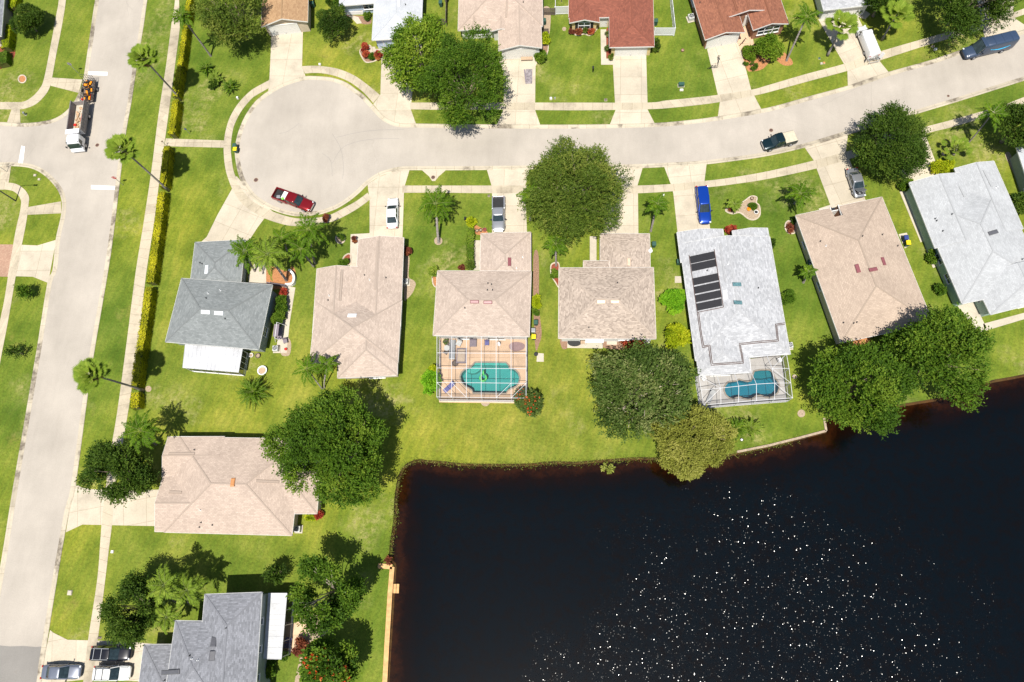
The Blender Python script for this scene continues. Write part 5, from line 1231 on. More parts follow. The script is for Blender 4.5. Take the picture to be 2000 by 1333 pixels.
FP('dark palm behind the clump near the pavement curve', (552,468), (570,505), 4.4, ln=2.5, n=13)
FP('thin feathery palm behind the twin gabled house', (602,722), (630,760), 4.2, ln=2.9, n=12, tr=.1, leaf=.6, thin=.8)
FP('second thin palm leaning onto the twin gabled roof', (640,712), (634,758), 4.0, ln=2.2, n=10, tr=.1, leaf=.5, thin=.8)
FP('wide feather palm beside the shaded corner of the rose tan house', (279,842), (305,868), 6.2, ln=3.3, n=18, leaf=.75)
FP('bright feather palm in front of the two storey house', (325,1143), (345,1175), 6.2, ln=3.2, n=19, leaf=.75, mat='l_palmy')
FP('second bright palm touching the slate grey roof', (370,1152), (372,1180), 5.2, ln=2.9, n=17, leaf=.7, mat='l_palmy')
FP('third palm of the group lowest beside the slate grey roof', (330,1205), (345,1212), 4.2, ln=2.4, n=13, leaf=.6, mat='l_palmy')
FP('small palm in the stone edged bed beside the blue car', (1434,399), None, 1.6, ln=1.5, n=14, leaf=.4, mat='l_palmy', shaft=False, tr=.12)
def cycad(label, px, ln=1.5, n=26, group=None, mat='l_palm', h=.5): return feather_palm(label, px, None, h, ln=ln, n=n, tr=.16, mat=mat, droop=.06, leaf=.34, name='cycad', lw=.085, elev=(.05, 1.2), shaft=False, group=group)
cycad('large dark cycad alone on the lawn below the white patio roof', (495,766), 2.7, 46, h=.9)
cycad('upper left cycad of the three beside the turning circle', (402,135), 1.5); cycad('middle cycad of the three beside the turning circle', (422,155), 1.5, mat='l_palmy'); cycad('lower right cycad of the three beside the turning circle', (450,171), 1.7)
cycad('left cycad of the pair near the timber seawall', (1441,837), 1.8); cycad('right cycad of the pair near the timber seawall', (1467,836), 1.8, mat='l_palmy')
bush('dark shrub filling the gap between the three cycads', (416,165), 9, 9, 1.0, 'l_dark', 8, 70, .24)
bush('reed tuft growing in the pond below the wide lawn', (1187,914), 10, 8, .5, 'grassy', 5, 18, .3, cat='reeds', name='reed_tuft')
bush('small scrub tuft at the timber seawall end', (758,1095), 6, 5, .5, 'l_maroon', 4, 20, .3, cat='reeds', name='reed_tuft')
# rough uncut grass on the pond bank: nobody could count it
bk = []
for k in range(len(shore)):
    a, b_ = shore[k], shore[(k + 1) % len(shore)]
    if not (3 <= k <= 36): continue
    ln = (b_ - a).length; n = int(ln * 60); u = (b_ - a).normalized()
    tt = RNG.random(n)[:, None]; off = RNG.normal(.15, .28, (n, 1)); bk.append(np.array(a) + (np.array(b_) - np.array(a)) * tt + np.array([-u.y, u.x, 0]) * off * (-1 if True else 1))
bk = np.concatenate(bk); n = len(bk); bk[:, 2] = -.1
D = unit(RNG.normal(size=(n, 3)) * .6 + np.array([0, 0, 1.])); sd = unit(np.cross(D, RNG.normal(size=(n, 3))))
o = leafmesh('bank_grass', bk, D, sd, RNG.uniform(.2, .5, n), np.full(n, .07), RNG.random(n), M['grassy'], None); tag(o, 'rough grass along the pond bank', 'grass', kind='stuff')
# ================================================================ vehicles
def ring(cx, cy, hx, hy, z, n=28, e=4.5, skew=0):
    out = []
    for k in range(n):
        t = 2 * math.pi * (k + .5) / n; c, s_ = math.cos(t), math.sin(t)
        out.append((cx + hx * math.copysign(abs(c) ** (2 / e), c), cy + hy * math.copysign(abs(s_) ** (2 / e), s_), z))
    return out
def body_loft(stations, n=20, e=5.0):
    """stations along x: (x, halfwidth, z bottom, z top)"""
    m = MB(); rs = []
    for x, hw, zb, zt in stations:
        r = []
        for k in range(n):
            t = 2 * math.pi * (k + .5) / n; c, s_ = math.cos(t), math.sin(t)
            y = hw * math.copysign(abs(c) ** (2 / e), c); z = (zb + zt) / 2 + (zt - zb) / 2 * math.copysign(abs(s_) ** (2 / (e * .75)), s_)
            if z > (zb + zt) / 2: y *= 1 - .10 * ((z - (zb + zt) / 2) / ((zt - zb) / 2)) ** 2
            r.append((x, y, z))
        rs.append(r)
    m.v = [p for r in rs for p in r]
    for a in range(len(rs) - 1):
        for k in range(n):
            k2 = (k + 1) % n; m.f.append((a * n + k, (a + 1) * n + k, (a + 1) * n + k2, a * n + k2)); m.uv.append(None)
    m.f.append(tuple(range(n))); m.f.append(tuple(range((len(rs) - 1) * n, len(rs) * n))[::-1]); m.uv += [None, None]
    return m
def wheel(t, x, y, r=.33, w=.22):
    m = MB(); m.tube([(x, y - w / 2, r), (x, y + w / 2, r)], r, 18); o = m.build('wheel', M['rubber'], t, smooth=False)
    sg = 1 if y > 0 else -1; m = MB(); m.tube([(x, y + sg * (w / 2 - .02), r), (x, y + sg * (w / 2 + .015), r)], [r * .66, r * .6], 14)
    for k in range(5):
        a = k * 2 * math.pi / 5; m.bar((x, y + sg * (w / 2 + .02), r), (x + math.cos(a) * r * .6, y + sg * (w / 2 + .02), r + math.sin(a) * r * .6), .05, .02)
    m.build('rim', M['rim'], o)
def cabin(t, x0, x1, x2, x3, hw, zb, zr, roofmat, hwr=.80, pm=None, e=6):
    """greenhouse: x0,x1 rear base/roof, x2,x3 front roof/base (x forward)"""
    n = 32; lo = ring((x0 + x3) / 2, 0, (x3 - x0) / 2, hw * .93, zb, n, e); hi = ring((x1 + x2) / 2, 0, (x2 - x1) / 2, hw * hwr, zr - .05, n, e)
    parts = {'windscreen': [], 'rear_window': [], 'side_window': [], 'side_window2': []}; pil = MB()
    for k in range(n):
        k2 = (k + 1) % n; mx = (lo[k][0] + lo[k2][0]) / 2; my = (lo[k][1] + lo[k2][1]) / 2
        nx = (mx - (x0 + x3) / 2) / ((x3 - x0) / 2); ny = my / hw
        dx = abs(lo[k][0] - lo[k2][0]); dy = abs(lo[k][1] - lo[k2][1])
        nm = ('windscreen' if nx > 0 else 'rear_window') if dy > dx * .9 else ('side_window' if ny > 0 else 'side_window2')
        parts[nm].append([lo[k], lo[k2], hi[k2], hi[k]])
    for nm, fs in parts.items():
        m = MB()
        for f in fs: m.poly(f)
        if fs: m.build(nm.rstrip('2'), M['carg'], t, smooth=False)
    m = MB(); top = [ring((x1 + x2) / 2, 0, (x2 - x1) / 2 + .03, hw * hwr + .03, zr - .07, n, e), ring((x1 + x2) / 2, 0, (x2 - x1) / 2 + .02, hw * hwr + .015, zr - .025, n, e), ring((x1 + x2) / 2, 0, (x2 - x1) / 2 * .93, hw * hwr * .90, zr + .01, n, e), ring((x1 + x2) / 2, 0, (x2 - x1) / 2 * .55, hw * hwr * .5, zr + .03, n, e)]
    m.v = [p for r in top for p in r]
    for a in range(3):
        for k in range(n): k2 = (k + 1) % n; m.f.append((a * n + k, a * n + k2, (a + 1) * n + k2, (a + 1) * n + k)); m.uv.append(None)
    m.f.append(tuple(range(3 * n, 4 * n))); m.uv.append(None); m.f.append(tuple(range(n))[::-1]); m.uv.append(None)
    m.build('roof', roofmat, t, smooth=True)
    for sy in (-1, 1):
        m = MB()
        for a, b in (((x3 - .14, hw * .87), (x2 - .08, hw * hwr * .95)), ((x0 + .12, hw * .87), (x1 + .08, hw * hwr * .95)), (((x0 + x3) / 2 - .05, hw * .945), ((x1 + x2) / 2, hw * hwr * 1.02))):
            m.bar((a[0], sy * a[1], zb - .02), (b[0], sy * b[1], zr - .04), .09, .06)
        m.bar((x0 + .15, sy * hw * .93, zb), (x3 - .15, sy * hw * .93, zb), .06, .05)
        m.build('pillar', pm or roofmat, t)
def place(fr, rr, name, label, cat, group=None, L=None):
    a, b = P(*fr), P(*rr); d = (a - b); c = (a + b) / 2; t = thing(name, (c.x, c.y, 0.022), math.atan2(d.y, d.x), label, cat, group); return t, d.length
def lamps(t, L, w, z, front=True, rz=None):
    for sy in (-1, 1):
        MB().box((L / 2 - .16, sy * (w - .27), z), (.2, .26, .1), sy * -.25).build('headlight', M['headlight'], t, bevel=.03)
        MB().box((-L / 2 + .06, sy * (w - .2), rz or z + .12), (.16, .26, .16)).build('tail_light', M['taillight'], t, bevel=.02)
        MB().box((L * .2, sy * (w + .1), z + .33), (.14, .22, .15)).bar((L * .2, sy * (w - .1), z + .28), (L * .2, sy * (w + .08), z + .3), .05).build('mirror', M['black'], t, bevel=.02)
def plate(t, x, z): MB().box((x, 0, z), (.03, .5, .14)).build('number_plate', M['white'], t)
def sedan(fr, rr, label, mat, name='parked_car', H_=1.43, L=None, hood=True, suv=False, coupe=False, hoodopen=False, roofrack=None, cat='car', roofmat=None):
    t, ln = place(fr, rr, name, label, cat); L = L or ln; w = .94 if suv else .91; belt = .98 if suv else .88
    st = [(-L/2, w*.62, .42, belt-.28), (-L/2+.04, w*.8, .34, belt-.14), (-L/2+.18, w*.92, .26, belt-.03), (-L/2+.6, w*.99, .22, belt+.0), (-L*.2, w, .2, belt+.01), (L*.12, w, .2, belt+.01), (L*.22, w*.99, .2, belt-.0), (L*.32, w*.985, .2, belt-.04), (L/2-.5, w*.96, .22, belt-.11), (L/2-.22, w*.87, .25, belt-.2), (L/2-.06, w*.72, .32, belt-.3), (L/2, w*.52, .4, belt-.38)]
    o = body_loft(st).build('body', mat, t, smooth=True)
    r = .36 if suv else .32
    for x in (-L*.3, L*.31):
        for sy in (-1, 1): wheel(t, x, sy * (w - .12), r)
    if suv: cabin(t, -L/2+.12, -L/2+.45, L*.06, L*.235, w, belt-.03, H_, roofmat or mat, .80)
    elif coupe: cabin(t, -L*.40, -L*.17, L*.05, L*.20, w, belt-.03, H_, roofmat or mat, .74)
    else: cabin(t, -L*.36, -L*.20, L*.06, L*.235, w, belt-.03, H_, roofmat or mat, .76)
    lamps(t, L, w, belt - .25); plate(t, -L/2 - .005, .55)
    MB().box((L/2 - .02, 0, .42), (.1, w*1.0, .16)).build('grille', M['black'], t, bevel=.02)
    m = MB()  # shut lines
    for sy in (-1, 1):
        for x in (-L*.13, L*.02, L*.18): m.bar((x, sy * w * 1.003, .35), (x, sy * w * .985, belt - .05), .015)
        m.bar((L*.24, sy * w * .78, belt - .02 + .015), (L/2 - .3, sy * w * .66, belt - .19 + .03), .018, .012)
    m.build('shut_line', M['black'], t)
    if roofrack:
        m = MB()
        for sy in (-1, 1): m.bar((-L*.36, sy * w * .70, H_ + .07), (L*.05, sy * w * .70, H_ + .07), .05, .05)
        for x in (-L*.32, -L*.13): m.bar((x, -w * .70, H_ + .09), (x, w * .70, H_ + .09), .07, .04)
        m.build('roof_rack', roofrack, t)
    if hoodopen:
        MB().bar((L*.24, 0, belt + .02), (L*.24 + .75, 0, belt + .62), 1.35, .04).build('bonnet', mat, t, bevel=.01)
        m = MB(); m.box((L*.36, 0, belt - .07), (.75, 1.2, .06)); m.build('engine_bay', M['black'], t)
        m = MB()
        for q in range(9): m.box((L*.36 + random.uniform(-.3, .3), random.uniform(-.5, .5), belt - .0), (random.uniform(.12, .3), random.uniform(.12, .35), .1), random.random())
        m.build('engine', M['steel'], t)
        m = MB(); m.bar((L*.40, .5, belt - .1), (L*.38, .5, belt + .42), .02); m.build('prop', M['steel'], t)
    return t
def pickup(fr, rr, label, mat, bed=M['black'], load=None, cover=None, H_=1.82, L=None, dark=False):
    t, ln = place(fr, rr, 'pickup_truck', label, 'pickup'); L = L or ln; w = .98; belt = 1.15; xb = -L * .13
    st = [(xb, w*.98, .36, belt), (L*.05, w, .36, belt), (L*.2, w, .36, belt-.01), (L*.3, w*.985, .36, belt-.04), (L/2-.35, w*.96, .38, belt-.1), (L/2-.12, w*.88, .42, belt-.18), (L/2, w*.74, .5, belt-.32)]
    body_loft(st).build('body', mat, t, smooth=True)
    cabin(t, xb + .03, xb + .2, L*.13, L*.25, w, belt-.03, H_, mat, .80)
    for sy in (-1, 1):
        MB().box(((xb - L/2) / 2 + .02, sy * (w - .09), .78), (L/2 + xb - .02, .18, .72)).build('bed_side', mat, t, bevel=.03)
    MB().box((-L/2 + .06, 0, .78), (.1, w * 1.66, .7)).build('tailgate', mat, t, bevel=.02)
    MB().box(((xb - L/2) / 2, 0, .6), (L/2 + xb - .1, w * 1.64, .1)).build('bed_floor', bed, t)
    MB().box((-L/2 - .06, 0, .55), (.14, w * 1.8, .2)).build('bumper', M['chrome'], t, bevel=.03)
    MB().box((L/2 - .03, 0, .6), (.12, w * 1.3, .3)).build('grille', M['chrome'], t, bevel=.03)
    for x in (-L*.31, L*.33):
        for sy in (-1, 1): wheel(t, x, sy * (w - .12), .38, .26)
    lamps(t, L, w, belt - .25, rz=.9); plate(t, -L/2 - .14, .55)
    if cover: MB().box(((xb - L/2) / 2 + .03, 0, 1.17), (L/2 + xb - .06, w * 1.85, .06)).build('bed_cover', cover, t, bevel=.02)
    return t, xb, L
sedan((769,391), (768,450), 'white saloon car parked nose to the street on the wide driveway', paint('white_paint', (.75,.75,.75), .1))
sedan((1678,389), (1660,334), 'silver car with its bonnet raised on the tan house driveway', paint('silver_paint', (.36,.37,.39), .6), hoodopen=True, H_=1.40)
sedan((1376.5,441), (1367.5,369), 'bright blue car parked close to the pale grey garage', paint('blue_paint', (.004,.05,.36), .4), suv=True, H_=1.62)
sedan((262,1275), (186,1274), 'black estate car with silver roof bars on the bottom left driveway', paint('black_paint', (.006,.006,.010), .2), suv=True, H_=1.66, roofrack=M['steel'])
sedan((164,1311), (89,1311), 'silver hatchback across the pavement at the bottom left corner', paint('silver_grey_paint', (.27,.29,.34), .65), H_=1.50)
sedan((261,1313), (191,1313), 'white boxy off roader beside the silver hatchback', paint('white_paint2', (.72,.72,.70), .1), suv=True, H_=1.72, roofrack=M['darksteel'])
t, xb, L = pickup((612.5,409), (540,382), 'dark red pickup with a loaded bed parked in the turning circle', paint('red_metal', (.26,.008,.012), .5))
MB().box((xb - .55, .1, .95), (.75, 1.3, .45)).build('load_box', M['trim'], t, bevel=.04); MB().box((xb - 1.4, .35, .82), (.5, .4, .3)).build('load_box', M['black'], t, bevel=.03)
MB().cyl((xb - .5, -.55, 1.17), .22, .12, 12).build('load_reel', plain('lime_plastic', (.2, .55, .08), .5), t); MB().box((xb - 1.5, -.4, .84), (.6, .5, .25), .4).build('load_box', M['steel'], t, bevel=.03)
pickup((974.5,456), (974.5,390), 'silver pickup with an empty black bed on the pink tan house driveway', paint('pickup_silver', (.36,.37,.39), .5))
pickup((1487.5,290), (1550,273), 'dark green pickup with a cream bed cover parked at the kerb', paint('dark_green', (.006,.022,.028), .4), cover=plain('cream_cover', (.50,.44,.33), .6))
# vans
def van(fr, rr, label, mat, H_=1.95, w=.9, stripe=False, rack=False, L=None, nose=.22):
    t, ln = place(fr, rr, 'delivery_van', label, 'van'); L = L or ln; xb = L/2 - L * nose
    st = [(-L/2, w*.9, .35, H_-.1), (-L/2+.08, w*.97, .3, H_-.03), (-L/2+.4, w, .28, H_), (0, w, .28, H_), (xb-.55, w*.99, .28, H_-.02), (xb-.5, w*.97, .28, H_-.06)]
    body_loft(st, e=8).build('body', mat, t, smooth=True)
    zb = 1.08 if H_ < 2.2 else 1.25
    st = [(xb-.62, w*.99, .28, zb+.06), (xb, w*.985, .28, zb+.02), (L/2-.45, w*.95, .3, zb-.12), (L/2-.15, w*.86, .34, zb-.28), (L/2, w*.68, .42, zb-.42)]
    body_loft(st).build('bonnet', mat, t, smooth=True)
    cabin(t, xb-1.0, xb-.95, xb-.42, xb+.28, w, zb, H_-.02, mat, .86, e=8)
    for x in (-L*.28, L*.31):
        for sy in (-1, 1): wheel(t, x, sy * (w - .1), .34)
    lamps(t, L, w, zb - .3, rz=1.1); plate(t, -L/2 - .01, .6); MB().box((L/2 - .03, 0, .45), (.12, w * 1.5, .2)).build('bumper', M['black'], t, bevel=.03)
    m = MB()
    for x in (-L*.35, -L*.18, 0): m.bar((x, -w * .8, H_ + .005), (x, w * .8, H_ + .005), .05, .02)
    m.build('roof_rib', mat, t)
    if stripe:
        c = plain('pale_blue_marking', (.05, .45, .75), .5)
        for sy in (-1, 1):
            m = MB(); pts = [(-L*.36 + L*.40 * k / 12, sy * (w * 1.012), 1.62 - .30 * math.sin(math.pi * k / 12)) for k in range(13)]
            m.tube(pts, [.02 + .045 * math.sin(math.pi * k / 12) for k in range(13)], 4)
            m.bar((L*.04 - .02, sy * w * 1.012, 1.68), (L*.04 + .12, sy * w * 1.012, 1.66), .04); m.bar((L*.04 + .12, sy * w * 1.012, 1.66), (L*.04 + .02, sy * w * 1.012, 1.5), .04)
            m.build('curved_arrow_logo', c, t)
    if rack:
        m = MB()
        for sy in (-1, 1): m.bar((-L/2 + .1, sy * w * .8, .5), (-L/2 - .7, sy * w * .8, .5), .06)
        for x in (-.25, -.7): m.bar((-L/2 + x, -w, .52), (-L/2 + x, w, .52), .06)
        m.bar((-L/2 - .2, -.5, .5), (-L/2 - .2, -.3, 1.5), .05); m.bar((-L/2 - .2, .5, .5), (-L/2 - .5, .35, 1.5), .05); m.bar((-L/2 - .45, -.6, .6), (-L/2 - .45, .6, 1.3), .05)
        m.build('rear_rack', M['steel'], t)
        for sy in (-1, 1): MB().bar((-L/2, sy * w, 1.1), (-L/2 - .35, sy * w * 1.45, 1.1), .05, 1.2).build('rear_door', mat, t)
    return t
van((1677,58), (1702,119), 'small white van with open rear doors and a rack on the driveway', paint('van_white', (.76,.76,.78), .05), 1.85, .88, rack=True)
van((1877,112), (1968,90), 'large slate blue delivery van with a curved arrow marking in the street', paint('van_blue', (.032,.055,.105), .1, .45), 2.65, 1.0, stripe=True)
# flatbed tipper
t, L = place((157.5,299), (169,212), 'dump_truck', 'white cab tipper truck with an open high sided bed on the avenue', 'truck')
wt = paint('truck_white', (.78,.78,.8), .05); w = 1.12
st = [(L/2-2.1, w*.96, .55, 2.25), (L/2-1.9, w, .5, 2.42), (L/2-.75, w, .5, 2.40), (L/2-.45, w*.99, .5, 2.1)]
body_loft(st, e=8).build('cab', wt, t, smooth=True)
st = [(L/2-.9, w, .45, 1.35), (L/2-.25, w*.99, .45, 1.25), (L/2, w*.92, .5, 1.1)]; body_loft(st, e=7).build('nose', wt, t, smooth=True)
m = MB(); m.poly([(L/2-.08, -w*.9, 1.18), (L/2-.08, w*.9, 1.18), (L/2-.62, w*.84, 2.28), (L/2-.62, -w*.84, 2.28)]); m.build('windscreen', M['carg'], t)
for sy in (-1, 1):
    m = MB(); m.poly([(L/2-.3, sy*w*1.01, 1.35), (L/2-1.2, sy*w*1.01, 1.35), (L/2-1.2, sy*w*.99, 2.15), (L/2-.62, sy*w*.99, 2.15)][::sy]); m.build('side_window', M['carg'], t)
    MB().box((L/2-.2, sy*(w+.22), 1.5), (.1, .2, .4)).bar((L/2-.3, sy*w*.9, 1.6), (L/2-.2, sy*(w+.2), 1.6), .04).build('mirror', M['black'], t)
    MB().box((L/2-.03, sy*.85, .75), (.1, .3, .2)).build('headlight', M['headlight'], t); MB().box((-L/2, sy*.9, .75), (.06, .25, .12)).build('tail_light', M['taillight'], t)
MB().box((L/2-.0, 0, .5), (.2, 2.2, .3)).build('bumper', M['white'], t, bevel=.03)
bl = L - 2.9; bx = -L/2 + bl/2
MB().box((-.35, 0, .62), (L - 1.4, .9, .2)).build('chassis', M['darksteel'], t)
MB().box((bx, 0, .95), (bl, 2.2, .1)).build('bed_floor', M['pad'], t)
for sy in (-1, 1):
    m = MB(); m.box((bx, sy*1.14, 1.62), (bl, .06, 1.3))
    for k in range(9): m.box((-L/2 + .1 + (bl-.2)*k/8, sy*1.2, 1.62), (.08, .08, 1.3))
    for z in (1.0, 1.6, 2.27): m.box((bx, sy*1.185, z), (bl, .05, .1))
    m.build('bed_side', plain('grey_brown_steel', (.26, .235, .225), .7), t)
MB().box((-L/2 + .03, 0, 1.45), (.06, 2.2, .95)).build('tailgate', plain('grey_brown_steel', (.26, .235, .225), .7), t)
m = MB(); m.box((-L/2 + bl + .05, 0, 1.7), (.06, 2.3, 1.5)); m.box((-L/2 + bl + .42, 0, 2.45), (.85, 2.3, .08)); m.build('cab_guard', wt, t)
m = MB()
for k in range(60): m.box((bx + random.uniform(-bl*.4, bl*.42), random.uniform(-.7, .8), 1.05 + random.uniform(0, .12)), (random.uniform(.1, .5), random.uniform(.1, .35), .12), random.uniform(0, 3))
m.build('load_debris', plain('cut_wood', (.42, .28, .17), .9, var=.4), t)
m = MB(); m.bar((bx-.2, .3, 1.1), (bx+1.1, .75, 1.9), .06); m.bar((bx+.3, .1, 1.1), (bx-.9, .85, 1.8), .06); m.cyl((bx+1.2, -.6, 1.02), .25, .3, 10); m.build('load_tools', M['red'], t)
for x, in ((L/2-.95,), (-L*.26,)):
    for sy in (-1, 1): wheel(t, x, sy*.95, .42, .3)
# trailer with mowers
t, L = place((175.5,203), (180.5,163), 'landscape_trailer', 'black mesh sided trailer with its tail ramp up behind the tipper truck', 'trailer')
MB().box((0, 0, .52), (L, 1.95, .07)).build('deck', M['wood_dark'], t)
for sy in (-1, 1):
    m = MB()
    for z in (.62, .85, 1.08): m.bar((-L/2, sy*.98, z), (L/2, sy*.98, z), .05)
    for k in range(9): m.bar((-L/2 + L*k/8, sy*.98, .5), (-L/2 + L*k/8, sy*.98, 1.08), .05)
    m.build('side_rail', M['darksteel'], t); wheel(t, -.35, sy*1.15, .33)
    MB().box((-.35, sy*1.15, .74), (.95, .28, .05)).build('mudguard', M['black'], t, bevel=.03)
m = MB()
for k in range(6): y = -.95 + 1.9*k/5; m.bar((-L/2, y, .55), (-L/2 - .25, y, 2.0), .04)
for k in range(5): z = .6 + 1.4*k/4; m.bar((-L/2 - .25*(z-.55)/1.45, -.95, z), (-L/2 - .25*(z-.55)/1.45, .95, z), .035)
m.build('tail_ramp', M['darksteel'], t)
m = MB(); m.bar((L/2, .8, .5), (L/2 + .6, 0, .5), .08); m.bar((L/2, -.8, .5), (L/2 + .6, 0, .5), .08); m.build('drawbar', M['darksteel'], t)
m = MB()
for y in (.8, .6): m.bar((L/2-1.2, y, .8), (L/2-.2, y, .85), .05)
m.box((L/2-.3, -.75, .8), (.25, .25, .4)); m.build('tool_rack', M['red'], t)
tz, ta, tl = t.rotation_euler.z, t, L
def mower(dx, dy, rz, label):
    q = Vector((t.location.x, t.location.y, 0)) + Matrix.Rotation(tz, 3, 'Z') @ Vector((dx, dy, 0)); r = thing('ride_on_mower', (q.x, q.y, .58), tz + rz, label, 'mower')
    MB().box((.25, 0, .18), (.7, 1.15, .16)).build('cutting_deck', M['orange'], r, bevel=.04); MB().box((-.35, 0, .42), (.5, .6, .35)).build('engine_cover', M['orange'], r, bevel=.06)
    m = MB(); m.box((.02, 0, .5), (.5, .52, .12)); m.box((-.2, 0, .72), (.14, .52, .4)); m.box((.42, 0, .3), (.5, .5, .12)); m.build('seat', M['black'], r, bevel=.04)
    for x, y, rr in ((-.35, .45, .24), (-.35, -.45, .24), (.65, .35, .14), (.65, -.35, .14)): MB().tube([(x, y - .09, rr), (x, y + .09, rr)], rr, 12).build('wheel', M['rubber'], r)
    m = MB()
    for sy in (-1, 1): m.bar((.2, sy*.28, .4), (.3, sy*.2, .85), .03)
    m.build('steering_lever', M['darksteel'], r)
mower(tl/2 - .75, 0, 0, 'orange ride on mower at the front of the trailer'); mower(-.1, .15, .3, 'orange and black mower in the middle of the trailer'); mower(-tl/2 + .7, -.2, 2.8, 'orange mower nearest the trailer ramp')
# ================================================================ pools and cages
def inner(pts, k): c = sum(pts, Vector()) / len(pts); return [c + (p - c) * k for p in pts]
def pool(px, label, basin, tint, depth, deckpoly=None, deckmat=None, name='swimming_pool', coping='coping'):
    w_ = W(px); c = sum(w_, Vector()) / len(w_); t = thing(name, (c.x, c.y, 0), 0, label, 'swimming pool'); q = [p - c for p in w_]; n = len(q)
    m = MB(); lo = [Vector((p.x * .97, p.y * .97, -depth)) for p in q]
    area = sum(q[k].x * q[(k + 1) % n].y - q[(k + 1) % n].x * q[k].y for k in range(n)); sg = 1 if area > 0 else -1
    for k in range(n):
        k2 = (k + 1) % n; f = [q[k], q[k2], lo[k2], lo[k]]
        m.poly(f[::-1] if sg > 0 else f)
    for tr_ in tessellate_polygon([lo]):
        f = [lo[i] for i in tr_]; m.poly(f if (f[1] - f[0]).cross(f[2] - f[0]).z > 0 else f[::-1])
    m.build('basin', M[basin], t)
    m = MB(); ws = [Vector((p.x, p.y, -.09)) for p in q]
    for tr_ in tessellate_polygon([ws]):
        f = [ws[i] for i in tr_]; m.poly(f if (f[1] - f[0]).cross(f[2] - f[0]).z > 0 else f[::-1])
    m.build('water', M[tint], t)
    m = MB(); r = [Vector((p.x, p.y, .05)) for p in q]; m.tube(r + r[:1], .12, 6, cap=False); m.build('coping', M[coping], t)
    if deckpoly:
        d = [p - c for p in deckpoly]; loops = [[Vector((p.x, p.y, 0)) for p in d], [Vector((p.x, p.y, 0)) for p in q]]; fl = loops[0] + loops[1]
        m = MB(); m.v = [(p.x, p.y, .06) for p in fl]
        for tr_ in tessellate_polygon(loops):
            a, b_, c_ = (fl[i] for i in tr_); tr_ = tuple(tr_); m.f.append(tr_ if (b_ - a).cross(c_ - a).z > 0 else tr_[::-1]); m.uv.append(None)
        nd = len(d)
        for k in range(nd):
            k2 = (k + 1) % nd; m.poly([(d[k].x, d[k].y, .06), (d[k2].x, d[k2].y, .06), (d[k2].x, d[k2].y, -.05), (d[k].x, d[k].y, -.05)])
        o = m.build('pool_deck', M[deckmat], None, worlduv=True); o.location = c; struct(o)
    return t, c
def vdown(p): return Vector((p.x, p.y, 0))
# tan cage
ct = {k: P(*v, 2.75) for k, v in dict(tl=(853.5, 657), tr=(1027.5, 658), br=(1027.5, 778), bl=(853.2, 775.8)).items()}
dk = [vdown(ct['tl']) + Vector((-.1, .6, 0)), vdown(ct['tr']) + Vector((.1, .6, 0)), vdown(ct['br']) + Vector((.15, -.2, 0)), vdown(ct['bl']) + Vector((-.15, -.2, 0))]
t, pc = pool(POOL1, 'green tiled pool with rounded ends inside the tan decked cage', 'pb1', 'pw1', 1.3, dk, 'deck_tan')
for i, (a, z) in enumerate((([(728,570),(1235,570),(1275,622),(700,622)], -.3), ([(600,680),(655,655),(700,622),(830,622),(800,690),(735,730),(660,740),(600,715)], -.38), ([(640,668),(700,630),(800,630),(770,680),(710,705),(650,700)], -.22))):
    w_ = [p - pc for p in W([(840 + x / 8.33, 640 + y / 8.33) for x, y in a])]; MB().prism([(p.x, p.y) for p in w_], -1.25, z).build('step', M['ps1'], t)
def cage(label, top, nx, ny, peak=0.0, deckc=None, braces=(), z=2.75, skip=()):
    """top: corner points tl,tr,br,bl at roof height"""
    tl, tr, br, bl = top; c = (tl + tr + br + bl) / 4; t = thing('pool_cage', (c.x, c.y, 0), 0, label, 'pool cage'); o = Vector((c.x, c.y, 0))
    def g(a, b): p = (tl * (1 - a) + tr * a) * (1 - b) + (bl * (1 - a) + br * a) * b; return Vector((p.x, p.y, z + peak * (1 - abs(b - .5) * 2))) - o
    ys = list(ny); m = MB()
    for i in range(nx + 1):
        a = i / nx
        for b0, b1 in zip(ys[:-1], ys[1:]): m.bar(g(a, b0), g(a, b1), .055, .08)
    for b in ys:
        m.bar(g(0, b), g(1, b), .05, .07)
    m.build('roof_beam', M['frame'], t)
    for a, b in braces:
        MB().bar(g(*a), g(*b), .045, .04).build('brace', M['frame'], t)
    m = MB()
    def post(a, b): p = g(a, b); m.bar((p.x, p.y, 0), p, .06)
    for i in range(nx + 1): post(i / nx, 1)
    for b in ys[:-1]: post(0, b); post(1, b)
    m.build('post', M['frame'], t)
    m = MB()
    for zz in (.06, .9):
        f = lambda a, b: Vector((g(a, b).x, g(a, b).y, zz))
        m.bar(f(0, 1), f(1, 1), .08); m.bar(f(0, ys[0]), f(0, 1), .08); m.bar(f(1, ys[0]), f(1, 1), .08)
    m.build('rail', M['frame'], t)
    def scr(a0, b0, a1, b1):
        mm = MB(); p, q = g(a0, b0), g(a1, b1); mm.poly([(p.x, p.y, .1), (q.x, q.y, .1), (q.x, q.y, q.z - .06), (p.x, p.y, p.z - .06)]); mm.build('side_screen', M['screen_side'], t)
    scr(0, 1, 1, 1)
    for b0, b1 in zip(ys[:-1], ys[1:]): scr(0, b0, 0, b1); scr(1, b0, 1, b1)
    mm = MB()
    for b0, b1 in zip(ys[:-1], ys[1:]):
        q = [g(0, b0), g(1, b0), g(1, b1), g(0, b1)]; mm.poly([p - Vector((0, 0, .02)) for p in q])
    mm.build('roof_screen', M['screen_top'], t)
    return t, g, o
t, g, o = cage('white framed pool cage over the tan deck behind the pink tan house', (ct['tl'], ct['tr'], ct['br'], ct['bl']), 6, (0, .28, .53, .765, 1),
     braces=(((0,.765),(1/6,1)), ((1/6,.765),(2/6,1)), ((5/6,.765),(4/6,1)), ((1,.765),(5/6,1))))
